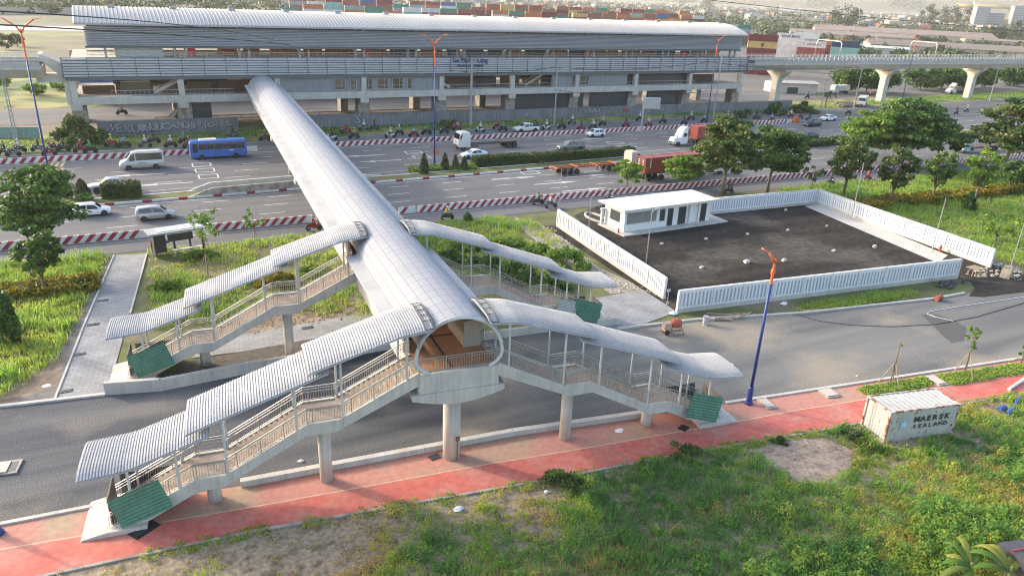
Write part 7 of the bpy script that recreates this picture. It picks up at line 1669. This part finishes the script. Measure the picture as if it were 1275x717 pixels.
for row, (Y0, x0, n) in enumerate(((505, 92, 25), (545, 330, 10), (440, 300, 9), (590, 112, 28))):
    base = MB()
    for k in range(n):
        x = x0+k*13.2; tl = (6 if (k*7+row) % 5 else 5)-(1 if row == 2 else 0)+(1 if row == 3 else 0)
        if row == 0 and k > 19: tl = 5
        base.bbox(x-6.0, x+6.0, Y0-1.15, Y0+1.15, -.03, (tl-2)*2.755-.06)
        for l in range(tl-2, tl):
            c = rr.choice(['rust red', 'maroon', 'white', 'grey', 'blue', 'green', 'rust red', 'orange', 'teal', 'maroon'] if k < 12 else ['rust red', 'maroon', 'orange', 'rust red', 'yellow', 'green', 'brown'])
            yard_put(c, (x, Y0, 2.755*l-.03), R_(rr.uniform(-1, 1)), '%s container, %s tier, %s stack over the station roof%s' % (c, 'top' if l == tl-1 else 'next to top', NTH(k), ['', ', rear row', ', front row', ', farthest row'][row]), 'containers beyond the station roof')
    tag(base.build('container_stack_base', M('mixed_container_base', (.2, .11, .09), .7, var=.4, scale=.15)), kind='stuff')
# group of tall stacks right of the station
def stack(px, py, Y, cols, rz, what, L=None):
    p = atY(px, py, Y)
    for l, c in enumerate(cols):
        o = yard_put(c, (p.x, Y, 2.755*l-.03), R_(rz), '%s container, %s tier of the %s' % (c, TN[l], what), 'tall stacks right of the station')
    return o, p
stack(950, 50, 252, ['maroon', 'orange', 'rust red', 'maroon', 'yellow', 'maroon'], -38, 'maroon and yellow stack at the station end'); stack(984, 50, 268, ['white', 'grey', 'white', 'white', 'white', 'white'], -46, 'tall white stack right of the yellow one'); stack(1003, 50, 278, ['rust red', 'white', 'white', 'white', 'grey', 'white'], -46, 'rear white stack')
stack(1012, 50, 258, ['grey', 'maroon', 'rust red', 'rust red', 'white'], -46, 'white topped red stack'); o, p = stack(1053, 55, 262, ['grey', 'rust red', 'teal', 'teal', 'navy'], -46, 'navy topped teal stack'); stack(1040, 60, 275, ['grey', 'rust red', 'maroon', 'rust red', 'orange'], -46, 'orange ended stack behind')
z_ = None
q = atY(1012, 50, 258)
d = Vector((math.cos(R_(-46)), math.sin(R_(-46)), 0)); nn = Vector((d.y, -d.x, 0))
def far_text(px, py, Y, rz, lvl, txt, size, mat, ox=0):
    p = atY(px, py, Y); o = [ob for ob in yp_lookup if (Vector(ob.location)-Vector((p.x, Y, 2.755*lvl-.03))).length < .6]
    if o: set_text(o[0], txt, size, mat, (ox, -1.235, 1.4), (1, 0, 0), bold=.03)
yp_lookup = [o for pr, us in yp.values() for o in us]
far_text(1012, 50, 258, -46, 4, 'T  JNG MING', 1.3, paint((.5, .04, .08), .6)); far_text(984, 50, 268, -46, 5, 'YANG MING', 1.5, SIGNB)
m = MB(); m.bbox(-.5, .5, -1.25, -1.22, .6, 2.1)
for o in yp_lookup:
    if 'yellow container, fifth tier of the maroon' in o['label']: m.build('dark_badge', DARK, o)
for n_, (pr, us) in yp.items():
    if not us: [bpy.data.objects.remove(o) for o in list(pr.children_recursive)+[pr]]
SHEDS = []
# warehouses with long low roofs
def shed(px, py, z, L, W_, H, rz, roofc, wallc, label, sunk=0):
    p = g(px, py, z); SHEDS.append((p.x, p.y, R_(rz), L/2+9, W_/2+9)); r = root('warehouse', (p.x, p.y, -.06), R_(rz), label, 'warehouse', 'low warehouses on the right')
    m = MB(); m.bbox(-L/2, L/2, -W_/2, W_/2, 0, H); m.build('wall', M('warehouse_wall', wallc, .8, var=.12, scale=.1), r)
    m = MB(); rise = W_*.07
    n = int(L/3)
    for sg in (-1, 1): m.sheet([[(-L/2-.6+(L+1.2)*i/n, sg*(W_/2+.8)*t, H+.02+rise*(1-t)+(.06 if i % 2 else 0)) for i in range(n+1)] for t in (0, 1)])
    m.ext([(-L/2, -W_/2, H), (-L/2, W_/2, H), (-L/2, 0, H+rise)], (.2, 0, 0)); m.ext([(L/2-.2, -W_/2, H), (L/2-.2, W_/2, H), (L/2-.2, 0, H+rise)], (.2, 0, 0)); m.build('roof', M('warehouse_roof', roofc, .7, var=.2, scale=.06, streak=.1), r)
    k = min(9, int(L/14))
    for i in range(k): m = MB(); m.bbox(-L/2+5+i*14, -L/2+9+i*14, -W_/2-.08, -W_/2-.01, 0, H*.6); m.build('door', DARK, r)
    return r
BRN = (.20, .155, .125); BRN2 = (.25, .19, .15)
shed(1120, 40, 7, 170, 60, 6, -44, BRN2, (.45, .38, .28), 'wide brown-roofed warehouse behind the viaduct lamp'); shed(1200, 58, 6, 130, 44, 5, -44, BRN, (.40, .33, .25), 'brown-roofed shed just above the viaduct at the right'); shed(1060, 42, 6, 110, 40, 5, -44, BRN2, (.42, .35, .27), 'brown-roofed shed behind the navy container'); shed(1090, 57, 6, 40, 16, 5, -44, (.50, .50, .49), (.45, .44, .42), 'white-roofed shed beside the teal container')
shed(1130, 27, 8, 150, 30, 7, -44, (.38, .30, .23), (.55, .47, .33), 'warehouse with cream wall below the round trees'); shed(985, 22, 9, 110, 30, 8, -44, BRN, (.55, .50, .38), 'long warehouse with cream wall above the white containers'); shed(1120, 15, 10, 420, 40, 8, -44, (.27, .29, .34), (.40, .36, .3), 'very long blue-grey roofed warehouse near the skyline'); shed(960, 12, 10, 260, 40, 8, -44, (.30, .29, .30), (.45, .41, .34), 'long grey warehouse beyond the station end'); shed(1250, 50, 6, 70, 20, 5, -44, BRN2, (.40, .33, .25), 'brown roof at the right edge below the hedge trees'); shed(1040, 30, 8, 130, 22, 6, -44, (.30, .22, .17), (.46, .40, .3), 'dark brown shed behind the round tree')
shed(985, 104, 3, 16, 8, 3.5, -20, (.35, .34, .33), (.52, .50, .46), 'pale shed below the viaduct near the station end')
# yellow pipework plant and striped mast
YEL = M('dusty_yellow_steel', (.40, .30, .14), .7, var=.15, scale=.2)
p = g(1232, 36, 2); r = root('yellow_plant', (p.x, p.y, 0), R_(-44), 'yellow industrial plant with a huge bent pipe near the skyline', 'industrial plant'); s_ = (p-Vector((0, 0, HC))).dot(Vector(FW))/F_PX
m = MB(); m.bbox(-22*s_, 20*s_, -8, 8, 0, 13*s_)
for k in range(10): m.bbox(-22*s_+k*4.4*s_, -22*s_+k*4.4*s_+.6*s_, -8.6, -8.01, 0, 13*s_)
for k in range(4): m.bbox(-22*s_, 20*s_, -8.9, -8.62, k*3.6*s_, k*3.6*s_+.7*s_)
m.build('block', YEL, r); m = MB(); m.tube([(-42*s_, 0, 26*s_), (-26*s_, 0, 26*s_), (-22*s_, 0, 24*s_), (-20*s_, 0, 17*s_), (-23*s_, 0, 9*s_), (-26*s_, 0, 5*s_), (-22*s_, 0, 1*s_)], 2.6*s_, 10); m.tube([(-26*s_, 0, 26.5*s_), (14*s_, 0, 26.5*s_), (20*s_, 0, 22*s_), (24*s_, 0, 12*s_)], 2.0*s_, 10); m.build('bent_pipe', YEL, r, smooth=True)
p = g(1205, 34, 2); m = MB(); s_ = (p-Vector((0, 0, HC))).dot(Vector(FW))/F_PX
for k in range(9): m.mat(k % 2).cyl((p.x, p.y, k*4.6*s_), (p.x, p.y, (k+1)*4.6*s_), .8*s_*(1-.03*k), .8*s_*(1-.03*(k+1)), 8)
m.fixed('striped_mast', [BARW, REDP], label='red and white striped mast beside the yellow pipework', cat='mast')
# trees far away, each one a thing, then the far wood
def far_tree(px, py, wpx, hpx, seed, label, z=0, clumps=26, per=46, leaf=None, trunk=True, base=None):
    b = base or g(px, py, z); s_ = (Vector(b)-Vector((0, 0, HC))).dot(Vector(FW))/F_PX; r = root('tree', b, 0, label, 'tree', 'distant trees'); W_, H = wpx*s_, hpx*s_; rg = np.random.default_rng(seed); c = []; ra = []
    for i in range(clumps):
        d = rg.normal(size=3); d /= np.linalg.norm(d); q = rg.uniform(.3, 1)**.5; c.append((d[0]*q*W_*.4, d[1]*q*W_*.4, H*.55+d[2]*q*H*.4)); k = W_*rg.uniform(.1, .18); ra.append((k, k, min(k*.8, H*.2)))
    v, t = cloud(c, ra, per, W_*.03+.12, seed); link('crown', np_mesh('crown', v, 4, leaf or LEAFF, t), r); m = MB(); m.tube([(0, 0, -.2), (0, 0, H*.5)], [max(.12, H*.03), max(.06, H*.015)], 7)
    for i in range(4): a = i*1.6; m.tube([(0, 0, H*.3), (math.cos(a)*W_*.25, math.sin(a)*W_*.25, H*.62)], [max(.08, H*.015), .04], 5)
    m.build('trunk', BARK, r); return r
far_tree(1047, 38, 46, 28, 1, 'broad round tree between the brown warehouse roofs'); far_tree(1150, 36, 30, 30, 2, 'left one of the two tall trees below the skyline'); far_tree(1178, 38, 30, 32, 3, 'right one of the two tall trees below the skyline'); far_tree(1145, 62, 34, 16, 4, 'small round tree behind the catenary portal'); far_tree(1240, 52, 44, 20, 5, 'dark tree mass at the right edge, left one'); far_tree(1270, 50, 40, 22, 6, 'dark tree mass at the right edge, right one')
far_tree(1205, 36, 30, 26, 7, 'grey-green tree behind the striped mast'); far_tree(1020, 12, 60, 18, 8, 'hazy tree clump near the skyline, left'); far_tree(1080, 13, 60, 20, 9, 'hazy tree clump near the skyline, middle'); far_tree(1130, 16, 50, 22, 10, 'hazy tree clump near the skyline, right'); far_tree(985, 28, 22, 10, 11, 'small tree against the cream warehouse wall')
for i, (px, py, w_, h_) in enumerate(((1052, 114, 34, 30), (1078, 115, 34, 30), (1100, 115, 30, 28), (1145, 112, 36, 28), (1172, 111, 36, 28), (1198, 110, 36, 26), (1222, 109, 30, 24), (1256, 107, 36, 24))):
    far_tree(px, py, w_*1.35, h_*1.05, 20+i, 'dark tree under the viaduct, %s from the left' % OR_[i], clumps=40, per=60, leaf=LEAF)
far_tree(880, 12, 26, 12, 40, 'hazy tree above the right half of the station roof'); far_tree(740, 3, 36, 12, 41, 'hazy tree above the middle of the station roof'); far_tree(850, 6, 40, 14, 42, 'hazy tree left of the long grey warehouse')
for i, (px, py, w_, h_) in enumerate(((8, 62, 26, 18), (22, 58, 20, 16), (33, 15, 14, 9), (65, 18, 24, 12), (88, 14, 26, 14), (105, 10, 30, 14), (235, 9, 40, 14), (265, 8, 36, 12), (212, 8, 24, 10), (5, 110, 22, 16), (45, 118, 30, 14), (75, 112, 26, 12))):
    far_tree(px, py, w_, h_, 60+i, ['bushy tree on the sandy ground at the left edge', 'second bushy tree on the sandy ground at the left', 'small tree before the beige wall at far left', 'tree by the far canal left of the station roof', 'tree behind the left end of the station roof', 'tree above the station roof corner', 'wide tree above the left part of the station roof', 'tree right of the wide one above the station roof', 'small tree beside the white buildings', 'leafy shrub below the left viaduct at the edge', 'leafy shrub below the left viaduct, middle', 'leafy shrub below the left viaduct near the station'][i], leaf=LEAFF if i < 9 else LEAFB)
def palm(px, py, hpx, seed, label, dead=False):
    b = g(px, py); s_ = (Vector(b)-Vector((0, 0, HC))).dot(Vector(FW))/F_PX; H = hpx*s_; r = root('palm_tree', b, 0, label, 'palm tree'); m = MB(); m.tube([(0, 0, 0), (.1, 0, H*.6)], [.25, .18], 8); m.build('trunk', BARK, r); rg = np.random.default_rng(seed); V = []; T = []
    for k in range(14):
        a = k*2*math.pi/14+rg.uniform(-.2, .2); L = H*.55
        for i in range(10):
            s2 = (i+.5)/10; x = L*s2; z = H*.6+L*(.55*math.sin(s2*2.4)-.5*s2*s2); c = np.array([math.cos(a)*x, math.sin(a)*x, z]); sd = np.array([-math.sin(a), math.cos(a), 0]); f = np.array([math.cos(a), math.sin(a), -.2])*.35*H*.12
            for sg in (-1, 1): V += [c, c+sd*sg*H*.05+f*.3, c+sd*sg*H*.13-np.array([0, 0, H*.05])+f, c+f*1.2]; T.append(rg.uniform(.1, .6))
    link('fronds', np_mesh('fronds', np.array(V), 4, LEAFO if dead else LEAFF, T), r)
palm(110, 122, 22, 1, 'palm under the left end of the station, left one'); palm(145, 120, 18, 2, 'palm under the left end of the station, right one'); palm(1027, 134, 22, 3, 'drooping palm by the felled trunks', True)
# houses and blocks of the town
def house(px, py, w_, d_, h_, col, roofc, label, rz=-20, z=0, flat=False):
    p = g(px, py, z); r = root('house', (p.x, p.y, -.06), R_(rz), label, 'house', 'houses of the town'); m = MB(); m.bbox(-w_/2, w_/2, -d_/2, d_/2, 0, h_); m.build('wall', paint(col, .85), r); m = MB()
    if flat: m.bbox(-w_/2-.3, w_/2+.3, -d_/2-.3, d_/2+.3, h_+.01, h_+.5)
    else: m.ext([(-w_/2-.4, -d_/2-.5, h_+.01), (-w_/2-.4, d_/2+.5, h_+.01), (-w_/2-.4, 0, h_+d_*.25)], (w_+.8, 0, 0))
    m.build('roof', paint(roofc, .85), r); m = MB(); k = max(2, int(w_/4)); f = max(1, int(h_/3.4))
    for i in range(k):
        for j in range(f): x = -w_/2+(i+.5)*w_/k; m.bbox(x-.6, x+.6, -d_/2-.06, -d_/2-.01, j*3.4+.9, j*3.4+2.4); m.bbox(-w_/2-.06, -w_/2-.01, -.8, .8, j*3.4+.9, j*3.4+2.4)
    m.build('window_row', DARK, r)
rr = random.Random(33); WC = [(.55, .50, .43), (.50, .40, .33), (.60, .58, .55), (.42, .36, .32), (.55, .42, .36), (.48, .50, .52)]; RCo = [(.34, .13, .09), (.42, .38, .35), (.30, .30, .33), (.45, .20, .14), (.5, .5, .5)]
hs = [(20, 8), (38, 9), (55, 6), (72, 8), (150, 6), (163, 5), (175, 7), (188, 5), (203, 6), (325, 2), (290, 4), (120, 3), (135, 4), (5, 6), (90, 3)]
for i, (px, py) in enumerate(hs):
    big = 145 < px < 200
    house(px, py, rr.uniform(14, 22), rr.uniform(9, 13), rr.uniform(10, 15) if big else rr.uniform(4.5, 8), (.62, .60, .57) if big else rr.choice(WC), rr.choice(RCo), ('pale town block number-free' if False else '%s building above the left skyline, %s from the left' % ('pale' if big else 'small', OR_[sorted(h_[0] for h_ in hs).index(px)])), rr.uniform(-35, 10), flat=big)
m = MB(); a, b = g(0, 20), g(95, 16); m.pbox((a.x-30, a.y, -.06), b-a+Vector((60, 0, 0)), (0, .5, 0), (0, 0, 4.5)); m.fixed('boundary_wall', M('beige_wall', (.50, .42, .33), .85, var=.1, scale=.1), label='long beige boundary wall beyond the canal at the far left', cat='wall')
k = 0
for px in range(948, 1275, 13):
    k += 1; py = 14+(px-948)*.012-rr.uniform(1, 7); house(px, max(py, 12+(px-637)*.045+2 if False else py), rr.uniform(16, 40), rr.uniform(12, 20), rr.uniform(7, 16), rr.choice(WC), rr.choice(RCo), 'hazy town house near the right skyline, %s from the left' % NTH(k-1), rr.uniform(-60, -20), z=3, flat=rr.random() < .4)
for i, (px, hh, w_) in enumerate(((1222, 40, 22), (1240, 30, 26), (1268, 44, 22))):
    p = atY(px, 14, 900); r = root('tower_block', (p.x, 900, -.06), R_(-40), 'pale tower block on the hazy skyline, %s of three' % ['left', 'middle', 'right'][i], 'tower block'); m = MB(); m.bbox(-w_/2, w_/2, -12, 12, 0, hh); m.build('wall', M('pale_tower_wall', (.24, .26, .275), .8, var=.05), r); m = MB()
    for j in range(int(hh/4)): m.bbox(-w_/2+1, w_/2-1, -12.1, -12.01, j*4+1.2, j*4+2.8); m.bbox(-w_/2-.1, -w_/2-.01, -11, 11, j*4+1.2, j*4+2.8)
    m.build('window_row', GREYM, r)
# the rest of the town as one mass of small roofs
rg = np.random.default_rng(3); m = MB()
for i in range(1500):
    Y = rg.uniform(700, 2600); x = rg.uniform(-.25, 2.2)*Y
    if Y < 1000 and x/Y < 1.2: continue
    w_, d_, h_ = rg.uniform(8, 30), rg.uniform(8, 18), rg.uniform(4, 13); m.mat(int(rg.integers(0, 5))).box((x, Y, h_/2-.06), (w_, d_, h_), rg.uniform(0, 1.5))
tag(m.build('far_town', [paint(c, .85) for c in ((.36, .33, .30), (.30, .26, .235), (.28, .12, .09), (.32, .33, .345), (.22, .20, .195))]), kind='stuff')
c = []; ra = []
for i in range(2000):
    Y = 640+1900*rg.uniform(0, 1)**1.7; x = rg.uniform(-.3, 2.3)*Y; s_ = rg.uniform(4, 9)*(1+Y/3000); c.append((x, Y, s_*.6)); ra.append((s_*1.3, s_*1.3, s_*.8))
for i in range(420):                              # trees between the warehouses, clear of every roof
    Y = rg.uniform(285, 640); x = rg.uniform(.95, 2.0)*Y; s_ = rg.uniform(3, 5.5)
    if any(abs((x-a)*math.cos(q)+(Y-b)*math.sin(q)) < l and abs(-(x-a)*math.sin(q)+(Y-b)*math.cos(q)) < w_ for a, b, q, l, w_ in SHEDS): continue
    c.append((x, Y, s_*.6)); ra.append((s_*1.3, s_*1.3, s_*.8))
v, t = cloud(c, ra, 42, 2.0, 5); tag(link('far_wood', np_mesh('far_wood', v, 4, LEAFF, t)), kind='stuff')

# ================================================================== haze
def haze():
    m = MB(); m.bbox(-2400, 4200, -300, 3600, -1.5, 95); o = m.build('haze', []); o['kind'] = 'stuff'
    mt = bpy.data.materials.new('haze_air'); mt.use_nodes = True; N = mt.node_tree.nodes; N.remove(N['Principled BSDF']); v = N.new('ShaderNodeVolumePrincipled')
    v.inputs['Color'].default_value = (.93, .92, .90, 1); v.inputs['Density'].default_value = HAZE; v.inputs['Anisotropy'].default_value = .25
    mt.node_tree.links.new(v.outputs[0], N['Material Output'].inputs['Volume']); o.data.materials.append(mt)
HAZE = .00010
haze()
